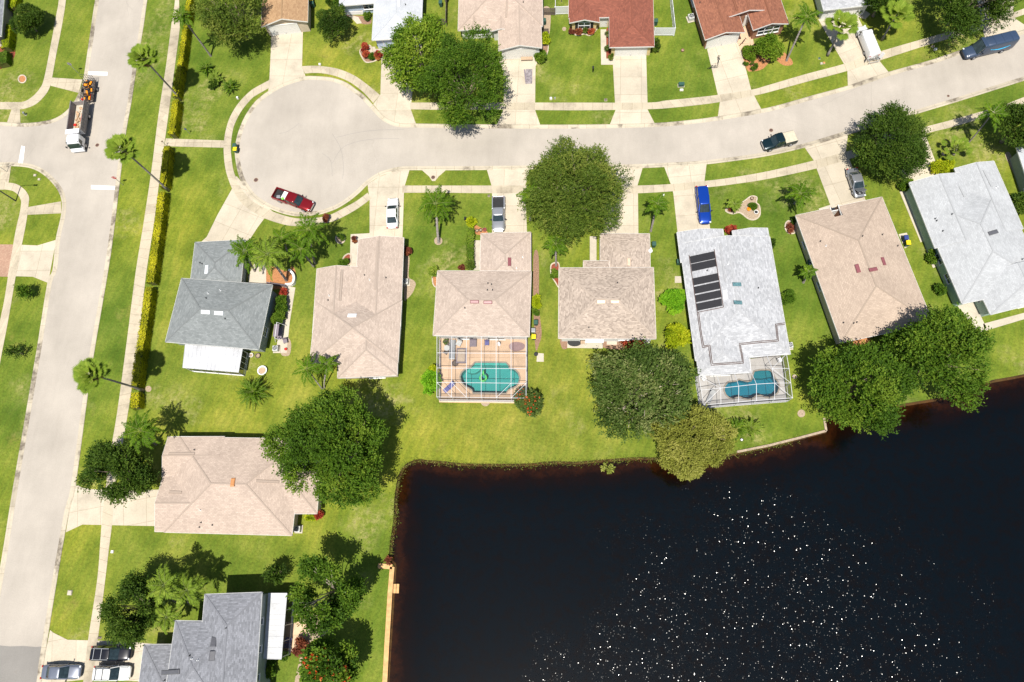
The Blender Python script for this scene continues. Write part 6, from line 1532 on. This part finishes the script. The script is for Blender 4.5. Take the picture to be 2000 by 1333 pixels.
c2 = [P(*v, 2.6) for v in ((1365,735), (1465,728), (1465,700), (1536,692), (1548,777.5), (1374,791.5))]
dk2 = [vdown(p) for p in c2]; dk2[0] += Vector((0, .6, 0)); dk2[1] += Vector((0, .5, 0)); dk2[2] += Vector((0, .5, 0)); dk2[3] += Vector((0, .5, 0))
t, pc = pool(POOL2, 'blue freeform pool inside the cage behind the pale grey roof', 'pb2', 'pw2', 1.3, dk2, 'deck_grey')
w_ = [p - pc for p in W([(1340 + x / 6.664, 600 + y / 6.664) for x, y in ((885,840),(960,825),(1080,822),(1110,850),(1120,900),(1000,925),(880,920),(868,890))])]; MB().prism([(p.x, p.y) for p in w_], -1.25, -.35).build('step', M['pb1'], t)
# cage two, low gabled roof: outer corners and a raised middle line
c = sum(dk2, Vector()) / 6; t = thing('pool_cage', (c.x, c.y, 0), 0, 'white framed pool cage with a raised roof line over the blue pool', 'pool cage'); o = Vector((c.x, c.y, 0))
top = {0: P(1365,735,2.6), 1: P(1400,732.5,2.6), 2: P(1434.5,730,2.6), 3: P(1467,727,2.6), 4: P(1464.5,699,2.6), 5: P(1498,695.5,2.6), 6: P(1536,692,2.6), 7: P(1541,720,2.6), 8: P(1544.5,748.5,2.6), 9: P(1548,777.5,2.6), 10: P(1513,780,2.6), 11: P(1477.5,782.5,2.6), 12: P(1442.5,785.5,2.6), 13: P(1408,788.5,2.6), 14: P(1374,791.5,2.6), 15: P(1369.5,762.5,2.6),
       20: P(1407.5,758.5,3.5), 21: P(1442.8,754.6,3.5), 22: P(1477.3,750.8,3.5), 23: P(1513,748.6,3.5), 24: P(1508,720,3.5)}
m = MB(); B_ = lambda a, b, w=.055: m.bar(top[a] - o, top[b] - o, w)
for a, b in ((0,1),(1,2),(2,3),(3,4),(4,5),(5,6),(6,7),(7,8),(8,9),(9,10),(10,11),(11,12),(12,13),(13,14),(14,15),(15,0),(1,20),(2,21),(3,22),(5,24),(24,23),(20,13),(21,12),(22,11),(23,10),(15,20),(20,21),(21,22),(22,23),(23,8),(24,7)): B_(a, b)
m.build('roof_beam', M['frame'], t)
for a, b in ((0,20),(20,14),(23,9),(24,6),(24,8)): MB().bar(top[a] - o, top[b] - o, .045).build('brace', M['frame'], t)
m = MB(); m2 = MB(); order = [6,7,8,9,10,11,12,13,14,15,0]
for k in order: p = top[k] - o; m.bar((p.x, p.y, 0), p, .08)
m.build('post', M['frame'], t); m = MB()
for a, b in zip(order[:-1], order[1:]):
    p, q = top[a] - o, top[b] - o
    for zz in (.06, .9): m.bar((p.x, p.y, zz), (q.x, q.y, zz), .07)
    mm = MB(); mm.poly([(p.x, p.y, .1), (q.x, q.y, .1), (q.x, q.y, 2.55), (p.x, p.y, 2.55)]); mm.build('side_screen', M['screen_side'], t)
m.build('rail', M['frame'], t); m = MB()
for q in ((0,1,20,15),(1,2,21,20),(2,3,22,21),(15,20,13,14),(20,21,12,13),(21,22,11,12),(22,23,10,11),(23,8,9,10),(5,6,7,24),(24,7,8,23),(4,5,24),(3,4,24,23,22)): m.poly([top[k] - o - Vector((0, 0, .03)) for k in q])
m.build('roof_screen', M['screen_top'], t)

# ================================================================ small things
def at(name, px, label, cat, rz=0, z=0.0, group=None): p = P(px[0], px[1], z); return thing(name, (p.x, p.y, z), rz, label, cat, group)
def proto(name, parts):
    return name, parts
def ac(px, label, rz=0, z=.02, sz=.8):
    t = at('air_conditioner', px, label, 'air conditioner', rz, z); MB().box((0, 0, -.0 + .04), (sz * 1.35, sz * 1.35, .08)).build('pad', M['pad'], t)
    MB().box((0, 0, .43), (sz, sz, .7)).build('casing', M['ac'], t, bevel=.06)
    m = MB(); m.cyl((0, 0, .785), sz * .40, .02, 20); m.build('fan_opening', M['black'], t)
    m = MB()
    for k in range(5): a = k * 1.2566; m.bar((0, 0, .812), (math.cos(a) * sz * .34, math.sin(a) * sz * .34, .812), .12, .01)
    m.build('fan', M['steel'], t)
    m = MB(); r = [(math.cos(k * .3927) * sz * .41, math.sin(k * .3927) * sz * .41, .82) for k in range(17)]; m.tube(r, .018, 4)
    for k in range(4): a = k * .785; m.bar((-math.cos(a) * sz * .4, -math.sin(a) * sz * .4, .825), (math.cos(a) * sz * .4, math.sin(a) * sz * .4, .825), .012)
    m.build('grille', M['ac'], t); return t
ac((541,683), 'air conditioner at the lower right corner of the grey green house', .05); ac((794,553), 'air conditioner against the right wall of the twin gabled house', .02); ac((1261,669), 'air conditioner beside the crimson plants', 0)
ac((584,1034), 'air conditioner at the lower right corner of the rose tan house'); ac((1349,38), 'air conditioner on the lawn beside the rust brown house', .25, sz=.95); ac((1540,677), 'air conditioner against the right side of the pale grey house', .1)
def bin_(px, label, body='bin_green', lid='bin_yellow', rz=0, h=1.0, s=.58, name='wheelie_bin', cat='bin'):
    t = at(name, px, label, cat, rz); m = MB(); i = 0
    lo = [(-s*.38, -s*.38, .05), (s*.38, -s*.38, .05), (s*.38, s*.38, .05), (-s*.38, s*.38, .05)]; hi = [(-s*.5, -s*.5, h), (s*.5, -s*.5, h), (s*.5, s*.55, h), (-s*.5, s*.55, h)]
    m.poly(lo[::-1]); m.poly(hi)
    for k in range(4): m.poly([lo[k], lo[(k+1)%4], hi[(k+1)%4], hi[k]])
    m.build('body', M[body], t); m = MB(); m.box((0, .02, h + .04), (s*1.1, s*1.18, .09), 0, .86); m.build('lid', M[lid], t, bevel=.02)
    MB().bar((-s*.45, s*.64, h), (s*.45, s*.64, h), .04).build('handle', M['black'], t)
    for sx in (-1, 1): MB().tube([(sx*s*.42, s*.45, .11), (sx*s*.52, s*.45, .11)], .11, 10).build('wheel', M['rubber'], t)
bin_((463,291), 'green bin standing at the edge of the turning circle', lid='bin_green'); bin_((464,298), 'yellow lidded recycling bin beside the one at the turning circle')
bin_((611,8), 'yellow lidded bin at the wall of the orange tan house', rz=.3); bin_((613,14), 'green bin below the yellow lidded one at the orange tan house', lid='bin_green', rz=.3)
bin_((862,13), 'green bin in the side yard right of the white roofed house', lid='bin_green'); bin_((873,4), 'dark bin in the same side yard at the top photo edge', 'black', 'black')
bin_((1063,48), 'green bin between the pink tan and red brown roofs', lid='bin_green'); bin_((1280,49), 'green bin behind the white fence panel', lid='bin_green')
bin_((1047,634), 'green bin in the side bed of the pink tan house', lid='bin_green'); bin_((1043,662), 'yellow lidded bin near the cage corner of the pink tan house')
bin_((1276,482), 'dark green bin at the garage wall of the mottled brown house', lid='bin_green'); bin_((1324,516), 'dark green bin at the left wall of the pale grey house', lid='bin_green')
bin_((1768,480), 'yellow lidded bin on the pad beside the tan house wall'); bin_((1764,470), 'blue bin next to the yellow one beside the tan house', 'blue_pl', 'blue_pl')
bin_((1805,463), 'yellow lidded bin against the pale green wall'); bin_((1800,449), 'small round black bin above the yellow lidded one', 'black', 'black', h=.7, s=.5); bin_((1577,517), 'green bin at the left wall of the tan house', lid='bin_green', s=.5)
bin_((1267,494), 'white cabinet box below the dark green bin at the garage wall', 'white', 'white', s=.6, name='storage_box', cat='box'); bin_((1042,648), 'grey tub between the bins in the side bed', 'steel', 'steel', h=.6)
# utility boxes and lawn markers
def ubox(px, label, mat, sz, rz=0, name='utility_box'):
    t = at(name, px, label, 'utility box', rz); MB().box((0, 0, .04), (sz[0] * 1.15, sz[1] * 1.15, .08)).build('base', M['pad'], t)
    MB().box((0, 0, .08 + sz[2] / 2), sz, 0, .93).build('cabinet', M[mat], t, bevel=.03); MB().box((0, 0, .09 + sz[2]), (sz[0] * .98, sz[1] * .98, .04)).build('lid', M[mat], t)
ubox((1330,168), 'grey green transformer box on the lawn left of the bike driveway', 'bin_green', (.9, .55, .5)); ubox((1331,177), 'small pale box just below the transformer box', 'trim', (.5, .3, .12))
ubox((1076,194), 'small white box near the pavement left of the dark lid', 'trim', (.35, .35, .2)); ubox((1084,193), 'tiny grey box beside the small white one', 'steel', (.2, .25, .15)); ubox((1183,196), 'dark flat meter box lid near the pavement', 'wood_dark', (.4, .4, .04))
ubox((625,127), 'white meter box at the curved pavement above the turning circle', 'trim', (.35, .3, .15)); ubox((465,193), 'white pedestal at the curved pavement near the cycads', 'trim', (.3, .3, .3)); ubox((51,225), 'grey hydrant like post in the corner verge', 'steel', (.3, .3, .6))
ubox((1295,383), 'white pedestal on the strip above the leaning palm', 'trim', (.25, .3, .35)); ubox((1826,98), 'pale water meter in the verge near the blue van', 'trim', (.4, .3, .2)); ubox((1821,92), 'dark valve box beside the pale water meter', 'wood_old', (.4, .25, .15))
ubox((69,343), 'pale meter box in the lower corner verge', 'pad', (.4, .3, .06)); ubox((77,351), 'second pale meter lid below the first in the corner verge', 'pad', (.35, .3, .05)); ubox((137,1158), 'square concrete valve pad with dark centre in the lower verge', 'pad', (.55, .55, .06))
ubox((220,1078), 'small white meter lid beside the lower pavement', 'trim', (.35, .35, .05)); ubox((955,383), 'dark meter lid near the silver pickup', 'wood_dark', (.3, .35, .04)); ubox((1604,125), 'tan ring cap on the lawn left of the white van', 'pad', (.3, .3, .06)); ubox((1609,124), 'orange ring cap beside the tan one', 'skyl_orange', (.3, .3, .06)); ubox((1600,115), 'small green valve lid above the ring caps', 'bin_green', (.28, .28, .05)); ubox((195,1246), 'dark meter lid at the pavement above the parked cars', 'wood_dark', (.45, .25, .04))
# signs and lamps
def text(parent, s, size, mat, loc, rot, name='lettering'):
    cu_ = bpy.data.curves.new(name, 'FONT'); cu_.body = s; cu_.size = size; cu_.align_x = 'CENTER'; cu_.align_y = 'CENTER'; cu_.extrude = .004
    tmp = bpy.data.objects.new('tmp', cu_); C.objects.link(tmp); me = bpy.data.meshes.new_from_object(tmp); bpy.data.objects.remove(tmp)
    o = bpy.data.objects.new(name, me); C.objects.link(o); me.materials.clear(); me.materials.append(mat); o.parent = parent; o.location = loc; o.rotation_euler = rot; return o
def stopsign(px, label, rz, h=2.6):
    t = at('stop_sign', px, label, 'road sign', rz); MB().bar((0, 0, 0), (0, 0, h), .06).build('post', M['steel'], t)
    m = MB(); r = .38; pts = [(r * math.cos(math.pi / 8 + k * math.pi / 4), r * math.sin(math.pi / 8 + k * math.pi / 4)) for k in range(8)]
    m.poly([(x, -.05, h - .2 + y) for x, y in pts]); p = m.build('plate', M['red'], t); m = MB(); m.poly([(x, -.035, h - .2 + y) for x, y in pts][::-1]); m.build('back', M['steel'], p)
    text(p, 'STOP', .3, M['white'], (0, -.06, h - .2), (R_(90), 0, 0))
def flatsign(px, label, rz, h, w, hh, mat, cat='sign', name='street_sign'):
    t = at(name, px, label, cat, rz); MB().bar((0, 0, 0), (0, 0, h), .06).build('post', M['steel'], t); MB().box((0, -.04, h - hh / 2), (w, .03, hh)).build('plate', M[mat], t)
stopsign((154,144), 'sign on a post in the upper verge seen from behind', math.pi); stopsign((241,362), 'red sign on a post beside the lower avenue stop bar', 0.1)
flatsign((371,262), 'small blue sign on a post in the lawn right of the hedge', 0, 1.6, .35, .35, 'blue_pl'); flatsign((326,286), 'small brown topped sign at the path beside the hedge', .6, 1.6, .3, .3, 'wood_old')
t = at('street_name_sign', (14,336), 'blue street name sign at the lower corner of the side street', 'sign', .3); MB().bar((0, 0, 0), (0, 0, 2.8), .06).build('post', M['steel'], t); MB().box((0, 0, 2.7), (.9, .02, .2)).build('plate', M['blue_pl'], t); MB().box((0, 0, 2.92), (.02, .9, .2)).build('plate', M['blue_pl'], t)
t = at('street_lamp', (31,393), 'tall street lamp with a side arm in the lower left verge', 'street lamp', 0); MB().tube([(0, 0, 0), (0, 0, 7)], [.11, .07], 10).build('pole', M['darksteel'], t); MB().tube([(0, 0, 6.9), (1.0, 0, 7.3), (2.3, 0, 7.3)], .045, 6).build('arm', M['darksteel'], t); MB().box((2.5, 0, 7.26), (.7, .28, .12)).build('lamp_head', M['darksteel'], t, bevel=.04)
def mailbox(px, label, rz=0):
    t = at('mailbox', px, label, 'mailbox', rz); MB().bar((0, 0, 0), (0, 0, 1.05), .09).build('post', M['black'], t); m = MB(); m.tube([(0, -.25, 1.18), (0, .25, 1.18)], .13, 12); m.box((0, 0, 1.1), (.26, .5, .14)); m.build('box', M['black'], t)
mailbox((1158,142), 'black post mailbox on the lawn of the red brown house'); mailbox((910,434), 'dark post lamp beside the hedge of the pink tan house'); mailbox((1835,640) if False else (1834,310), 'dark leaning mailbox by the low fan palm', .5)
# fences
def fence(a, b, label, h=1.7, mat='vinyl', solid=True, z=0, posts=None):
    p, q = P(*a), P(*b); c = (p + q) / 2; t = thing('fence', (c.x, c.y, 0), 0, label, 'fence'); p, q = p - c, q - c; L_ = (q - p).length; n = posts or max(2, int(L_ / 1.9) + 1)
    m = MB()
    for k in range(n): r = p.lerp(q, k / (n - 1)); m.bar((r.x, r.y, 0), (r.x, r.y, h + .08), .12)
    m.build('post', M[mat], t); m = MB(); nb = int(L_ / .16)
    for k in range(nb): r = p.lerp(q, (k + .5) / nb); m.box((r.x, r.y, h / 2 + .03), (.145, .03, h - .1), math.atan2((q - p).y, (q - p).x))
    m.build('panel', M[mat], t); m = MB()
    for zz in (.15, h): m.bar((p.x, p.y, zz), (q.x, q.y, zz), .06, .09)
    m.build('rail', M[mat], t)
fence((1084,29), (1110,28), 'white vinyl gate panel left of the red brown roof'); fence((1085,29), (1085,-60), 'white vinyl fence running off the top edge left of the red brown roof')
fence((1277,70), (1315,70), 'white vinyl fence panel at the garage of the red brown house'); fence((1316,70), (1302,-60), 'long white vinyl fence running up between the two red roofs')
fence((1062,30), (1084,30), 'weathered wooden fence panel beside the white gate', 1.5, 'wood_dark'); fence((830,48), (872,49), 'dark weathered wooden panel behind the yellow green tree', 1.3, 'wood_dark')
fence((873,52), (875,-60), 'dark wooden fence running off the top edge above the large tree', 1.5, 'wood_dark'); fence((1059,67), (1071,67), 'low dark wooden panel beside the white gabled garage wall', 1.2, 'wood_dark')
fence((527,557), (562,562), 'white topped low wall closing the paved yard of the grey green house', 1.1, 'mauve')
t = at('planter_box', (692,26), 'long white planter with five shrubs against the pale blue house', 'planter'); L_ = (P(711,26) - P(673,24)).length; MB().box((0, 0, .35), (L_, .7, .7)).build('trough', M['white'], t); MB().box((0, 0, .71), (L_ - .12, .58, .03)).build('soil', M['soil'], t)
# curved white wall in the grey green yard
m = MB(); w_ = W(cr([(567,530),(575,538),(577,548),(573,557),(560,559)], 4)); c = w_[0]; t = thing('garden_wall', (c.x, c.y, 0), 0, 'curved low white wall round the palm bed of the grey green house', 'wall')
for a, b in zip(w_[:-1], w_[1:]): m.bar(a - c + Vector((0, 0, .35)), b - c + Vector((0, 0, .35)), .35, .7)
m.build('coping', M['trim'], t)
# timber seawall and step, right hand wall
def seawall(pts, label, mat, w=.5, h=.5, z=.1):
    w_ = W(pts); c = w_[0]; t = thing('seawall', (c.x, c.y, 0), 0, label, 'seawall'); m = MB(); m2 = MB(); m3 = MB()
    for a, b in zip(w_[:-1], w_[1:]):
        a = a - c; b = b - c; m.bar(a + Vector((0, 0, z)), b + Vector((0, 0, z)), w, .09); n = max(1, int((b - a).length / 1.6)); m2.bar(a + Vector((0, 0, -.45)), b + Vector((0, 0, -.45)), .1, 1.1)
        for k in range(n + 1): r = a.lerp(b, k / n); m3.bar((r.x, r.y, -1.2), (r.x, r.y, z - .04), .16)
    m.build('cap_board', M[mat], t); m2.build('sheeting', M['wood_old'], t); m3.build('pile', M['wood_old'], t); return t
seawall([(739,1105.5),(766.5,1107.5),(762,1160),(756.5,1250),(752,1333),(746,1430),(735,1600)], 'new pale timber seawall along the left bank of the pond', 'wood', .62)
seawall([(1440,883),(1500,871),(1560,856),(1613,842)], 'old grey timber seawall along the bank left of the bright green tree', 'wood_old', .3); seawall([(1613,842),(1609,817)], 'short return of the old timber seawall beside the bright green tree', 'wood_old', .3)
t = at('wooden_step', (771,1150), 'small planked wooden step over the water at the new seawall', 'step', .02); m = MB()
for k in range(3): m.box((-.4 + k * .4, 0, .02), (.34, 1.15, .06))
m.build('plank', M['wood'], t); m = MB()
for sx in (-.5, .5):
    for sy in (-.5, .5): m.bar((sx, sy, -1.3), (sx, sy, 0), .09)
m.build('pile', M['wood'], t)
# bikes
def bike(px, label, rz, lean=.25):
    t = at('bicycle', px, label, 'bicycle', rz); m = MB(); r = .33
    for x in (-.52, .52):
        q = [(x + r * math.cos(k * .4488), 0, r + r * math.sin(k * .4488)) for k in range(15)]; w_ = MB(); w_.tube(q, .022, 5)
        for k in range(7): a = k * .8976; w_.bar((x, 0, r), (x + r * math.cos(a), 0, r + r * math.sin(a)), .008)
        w_.build('wheel', M['rubber'], t)
    for a, b in (((-.52, r), (-.15, .35)), ((-.52, r), (-.2, .8)), ((-.15, .35), (-.22, .88)), ((-.15, .35), (.36, .8)), ((-.2, .78), (.34, .86)), ((.52, r), (.34, .95))): m.bar((a[0], 0, a[1]), (b[0], 0, b[1]), .035)
    m.build('frame', M['darksteel'], t); MB().box((-.23, 0, .93), (.26, .14, .06)).build('saddle', M['black'], t); MB().bar((.34, -.28, 1.0), (.34, .28, 1.0), .03).build('handlebar', M['black'], t)
    t.rotation_euler = (lean, 0, rz)
bike((1401,121), 'bicycle standing on the driveway of the rust brown house', 1.5, .15); bike((1391,134), 'bicycle at the left edge of the driveway below the other bike', .15, .2); bike((1448,84), 'bicycle leaning by the garage corner of the rust brown house', .9, .4)
# folded tarp frame and panel on the white gabled house driveway
t = at('fabric_heap', (1033,150), 'crumpled grey fabric heap on the white gabled house driveway', 'tarp', 0); m = MB(); g_ = [[Vector((-.55 + i * .22, -1.4 + j * .28, .05 + random.uniform(0, .3) * (0 < i < 5) * (0 < j < 10))) for i in range(6)] for j in range(11)]
for j in range(10):
    for i in range(5): m.poly([g_[j][i], g_[j][i+1], g_[j+1][i+1], g_[j+1][i]])
m.build('fabric', plain('grey_mauve_fabric', (.25, .22, .23), .9, var=.3), t); MB().box((-.6, .1, .12), (.2, 2.4, .14), .12).build('pole_bundle', M['mauve'], t)
t = at('folding_panel', (1029,118), 'tan folded panel lying across the white gabled house driveway', 'panel', 0); MB().box((0, 0, .45), (1.9, .62, .05)).build('top', M['gable_tan'], t); m = MB()
for sx in (-.85, .85): m.bar((sx, -.25, 0), (sx, -.25, .43), .04); m.bar((sx, .25, 0), (sx, .25, .43), .04)
m.build('leg', M['steel'], t)
# fire ring and pots
def pot(px, label, r=.25, h=.35, mat='copper', inner_='soil', name='plant_pot', cat='pot'):
    t = at(name, px, label, cat); m = MB(); n = 18
    for k in range(n):
        a, b = 2 * math.pi * k / n, 2 * math.pi * (k + 1) / n
        for (r0, z0, r1, z1) in ((r * .85, 0, r, h), (r, h, r * .78, h), (r * .78, h, r * .74, h * .6)):
            m.poly([(r0 * math.cos(a), r0 * math.sin(a), z0), (r0 * math.cos(b), r0 * math.sin(b), z0), (r1 * math.cos(b), r1 * math.sin(b), z1), (r1 * math.cos(a), r1 * math.sin(a), z1)])
    m.build('rim', M[mat], t, smooth=False); MB().cyl((0, 0, h * .5), r * .75, .03, 16).build('filling', M[inner_], t); return t
pot((514,725), 'round white fire ring filled with sand on the lawn', .72, .4, 'white', 'gable_tan', 'fire_ring', 'fire ring'); pot((505,696), 'dark round pot at the corner of the grey green house', .38, .35, 'wood_dark', 'soil'); pot((492,695), 'pale pot left of the dark one at the grey green house', .33, .3, 'trim', 'soil')
pot((1476,416), 'white pot with dark centre at the end of the stone edged bed', .33, .3, 'trim', 'black'); pot((1462,410), 'orange pot in the middle of the stone edged bed', .3, .3, 'orange', 'orange'); pot((1468,389), 'brown pot at the top of the stone edged bed', .26, .3, 'copper', 'soil')
bush('small dark plant between the pots in the stone edged bed', (1470,403), 6, 5, .8, 'l_green', 6, 50, .22); bush('maroon spiky plant at the foot of the small bed palm', (1430,408), 6, 4, .6, 'l_maroon', 6, 50, .22)
pot((1285,101), 'small pot at the garage corner of the red brown house', .22, .3); pot((1333,100), 'purple pot alone on the lawn left of the bikes', .26, .25, 'skyl_red'); pot((1112,66), 'black pot left of the shrubs under the arched window', .2, .3, 'black'); pot((1837,575), 'terracotta pot below a leafy plant at the pale green house', .3, .3, 'copper')
bush('leafy plant in the terracotta pot at the pale green house', (1836,566), 8, 8, 1.3, 'l_green', 6, 50, .3); pot((932,452), 'brown pot left of the silver pickup nose', .26, .3, 'copper'); pot((939,451), 'dark pot in the middle left of the silver pickup nose', .26, .3, 'black'); pot((947,450), 'maroon pot nearest the silver pickup', .3, .3, 'skyl_red', 'mulch'); pot((1103,57), 'small round stump on the lawn left of the yellow wall', .25, .1, 'wood_old', 'wood_old', 'tree_stump', 'stump'); pot((1047,693), 'dark tub on the pad beside the tan pool cage', .3, .3, 'black', 'black', 'garden_tub', 'tub'); pot((1551,737), 'grey stone ring on the lawn right of the blue pool cage', .3, .25, 'pad', 'soil', 'stone_ring', 'stone ring'); pot((1448,860), 'black and white pot at the seawall below the cycad pair', .22, .3, 'black', 'white')
# furniture
def lounger(t0, px, label, mat, rz, L_=1.9, group=None, w=.65):
    t = at('sun_lounger', px, label, 'lounger', rz, .06); MB().box((-.25, 0, .32), (L_ * .65, w, .07)).build('seat', M[mat], t, bevel=.02); MB().bar((L_ * .18, 0, .34), (L_ * .5, 0, .72), w, .06).build('backrest', M[mat], t)
    for sx in (-.75, .25):
        for sy in (-1, 1): MB().bar((sx, sy * w * .4, 0), (sx, sy * w * .4, .3), .04).build('leg', M['white'], t)
def cg(x, y): return (840 + x / 8.33, 640 + y / 8.33)
lounger(None, cg(310,985), 'slate blue lounger on the tan deck beside the pool', 'navy', .75)
def chair(px, label, mat, rz=0, cat='chair', w=.6, name='patio_chair', z=.06):
    t = at(name, px, label, cat, rz, z); MB().box((0, 0, .42), (w, w, .08)).build('seat', M[mat], t, bevel=.02); MB().box((0, w / 2, .72), (w, .07, .55)).build('backrest', M[mat], t, bevel=.02)
    for sx in (-1, 1):
        for sy in (-1, 1): MB().bar((sx * w * .42, sy * w * .42, 0), (sx * w * .42, sy * w * .42, .4), .035).build('leg', M['darksteel'], t)
chair(cg(930,270), 'slate blue chair at the back wall of the tan cage', 'navy'); chair(cg(705,272), 'dark wide bench seat at the back wall of the tan cage', 'mauve', w=1.0); chair(cg(280,280), 'dark wicker chair in the upper left corner of the tan cage', 'wood_dark', .4); chair(cg(265,410), 'second dark chair below the table in the tan cage', 'wood_dark', 2.6)
chair(cg(475,270), 'pale grey chair at the upper end of the grey sofa', 'ac', -.4, w=.75)
t = at('daybed', cg(515,470), 'wooden framed daybed with a pale cushion on the tan deck', 'daybed', 0, .06); MB().box((0, 0, .3), (1.45, 2.2, .3)).build('frame', M['mauve'], t, bevel=.03); MB().box((0, 0, .5), (1.1, 1.8, .12)).build('cushion', plain('beige_cushion', (.42, .33, .25), .9), t, bevel=.05)
t = at('corner_sofa', cg(375,370), 'grey corner sofa left of the daybed on the tan deck', 'sofa', 0, .06); MB().box((0, 0, .25), (.8, 2.9, .4)).build('seat', M['steel'], t, bevel=.06); MB().box((-.38, 0, .5), (.18, 2.9, .5)).build('backrest', M['steel'], t, bevel=.05)
t = at('patio_table', cg(285,355), 'small round cluttered table near the wicker chairs', 'table', 0, .06); MB().cyl((0, 0, .68), .42, .05, 18).build('top', M['ac'], t); MB().cyl((0, 0, 0), .05, .68, 8).build('leg', M['darksteel'], t)
pot(cg(412,590), 'round brown basket at the lower end of the sofa', .48, .35, 'copper', 'wood_dark', 'basket', 'basket'); bush('small potted plant in the corner of the tan cage', cg(260,232), 3.5, 3.5, .9, 'l_green', 5, 40, .2)
t = at('patterned_mat', cg(1395,305), 'oval mauve patterned mat in the upper right corner of the tan cage', 'mat', 0, .065); m = MB(); pts = [(1.3 * math.cos(k * .3142) * (1 if math.cos(k * .3142) > 0 else .75), .75 * math.sin(k * .3142) * (.8 if math.sin(k * .3142) > 0 else 1)) for k in range(20)]; m.prism(pts, 0, .12); m.build('top', plain('mauve_mat', (.26, .17, .17), .9), t)
t = at('plant_stand', cg(1125,290), 'white wire plant stand at the back wall of the tan cage', 'stand', .5, .06); m = MB()
for k in range(3): m.cyl((0, 0, .3 + k * .35), .22, .03, 10)
m.build('shelf', M['white'], t); m = MB(); m.bar((.15, 0, 0), (.15, 0, 1.1), .04); m.bar((-.15, 0, 0), (-.15, 0, 1.1), .04); m.build('leg', M['white'], t)
t = at('pool_float', cg(865,810), 'bright green inflatable float on the pool water', 'pool float', 0, -.06); gm = plain('green_vinyl', (.10, .55, .12), .35)
m = MB(); m.tube([(.45 * math.cos(a), .45 * math.sin(a) - .1, .1) for a in [k * math.pi / 8 for k in range(-11, 4)]], [.1 + .07 * math.sin(k / 14 * math.pi) for k in range(15)], 10); m.build('ring', gm, t, smooth=True); m = MB(); m.tube([(0.05, .3, .15), (.0, .75, .28), (.1, .95, .3)], [.14, .13, .08], 10); m.build('head', gm, t, smooth=True)
lounger(None, (1387,776), 'grey covered lounger in the shaded corner of the blue pool cage', 'steel', 1.1)
chair((1374,741), 'white chair at the tree side of the blue pool cage', 'white', .5); chair((1521,705), 'white chair near the upper right post of the blue pool cage', 'white', 2)
# grey green yard: covered swing seat
t = at('swing_seat', (549,653), 'mauve covered swing bench against the grey green house wall', 'swing seat', .0, .02); MB().box((0, 0, .5), (.75, 1.9, .1)).build('seat', M['mauve'], t, bevel=.03); MB().box((-.4, 0, .8), (.1, 1.9, .6)).build('backrest', M['mauve'], t, bevel=.03); MB().box((0, .0, 1.85), (.75, 1.9, .05)).build('canopy', M['mauve'], t)
for sy in (-1, 1): m = MB(); m.bar((-.7, sy * 1.25, 0), (0, sy * 1.2, 1.95), .06); m.bar((.8, sy * 1.25, 0), (0, sy * 1.2, 1.95), .06); m.build('leg', M['white'], t)
MB().bar((0, -1.2, 1.92), (0, 1.2, 1.92), .06).build('beam', M['white'], t)
chair((559,668), 'mauve padded stool below the swing bench', 'mauve', .3, z=.02); chair((563,606), 'small pale blue wire chair on the narrow walk', 'winteal', .4, w=.4, z=.02); chair((559,622), 'dark folding chair on the narrow walk', 'black', .2, w=.45, z=.02)
pot((559,683), 'red bucket beside the grey green yard air conditioner', .2, .3, 'red', 'red', 'bucket', 'bucket')
chair((567,1250), 'slate blue chair upper of two on the tan patio', 'navy', 1.4, z=.02); chair((565,1261), 'slate blue chair lower of two on the tan patio', 'navy', 1.4, z=.02)
# things behind the mottled brown house
t = at('dark_mat', (1122,669), 'dark oval mat on the pale pad behind the mottled brown house', 'mat', 0, .03); m = MB(); m.prism([(1.0 * math.cos(k * .3142), .62 * math.sin(k * .3142)) for k in range(20)], 0, .25); m.build('top', M['black'], t)
t = at('patio_awning', (1160,671), 'flat white panel roof over the pad behind the mottled brown house', 'awning', 0); MB().box((0, 0, 2.2), (2.5, 1.1, .06)).build('panel', M['white'], t)
for sx in (-1.15, 1.15): MB().bar((sx, -.45, 0), (sx, -.45, 2.2), .07).build('post', M['white'], t)
chair((1138,670), 'brown wooden seat between the dark mat and the white panel', 'gable_tan', 0, z=.03)
# floating leaves and birds on the pond
t = at('satellite_dish', (1270,491), 'white satellite dish on the garage wall of the mottled brown house', 'satellite dish', 0, 2.2); m = MB(); m.tube([(0, 0, .1), (.05, 0, .25)], [.32, .28], 16); m.build('dish', M['white'], t); MB().bar((-.3, 0, -.1), (0, 0, .15), .04).build('arm', M['steel'], t)
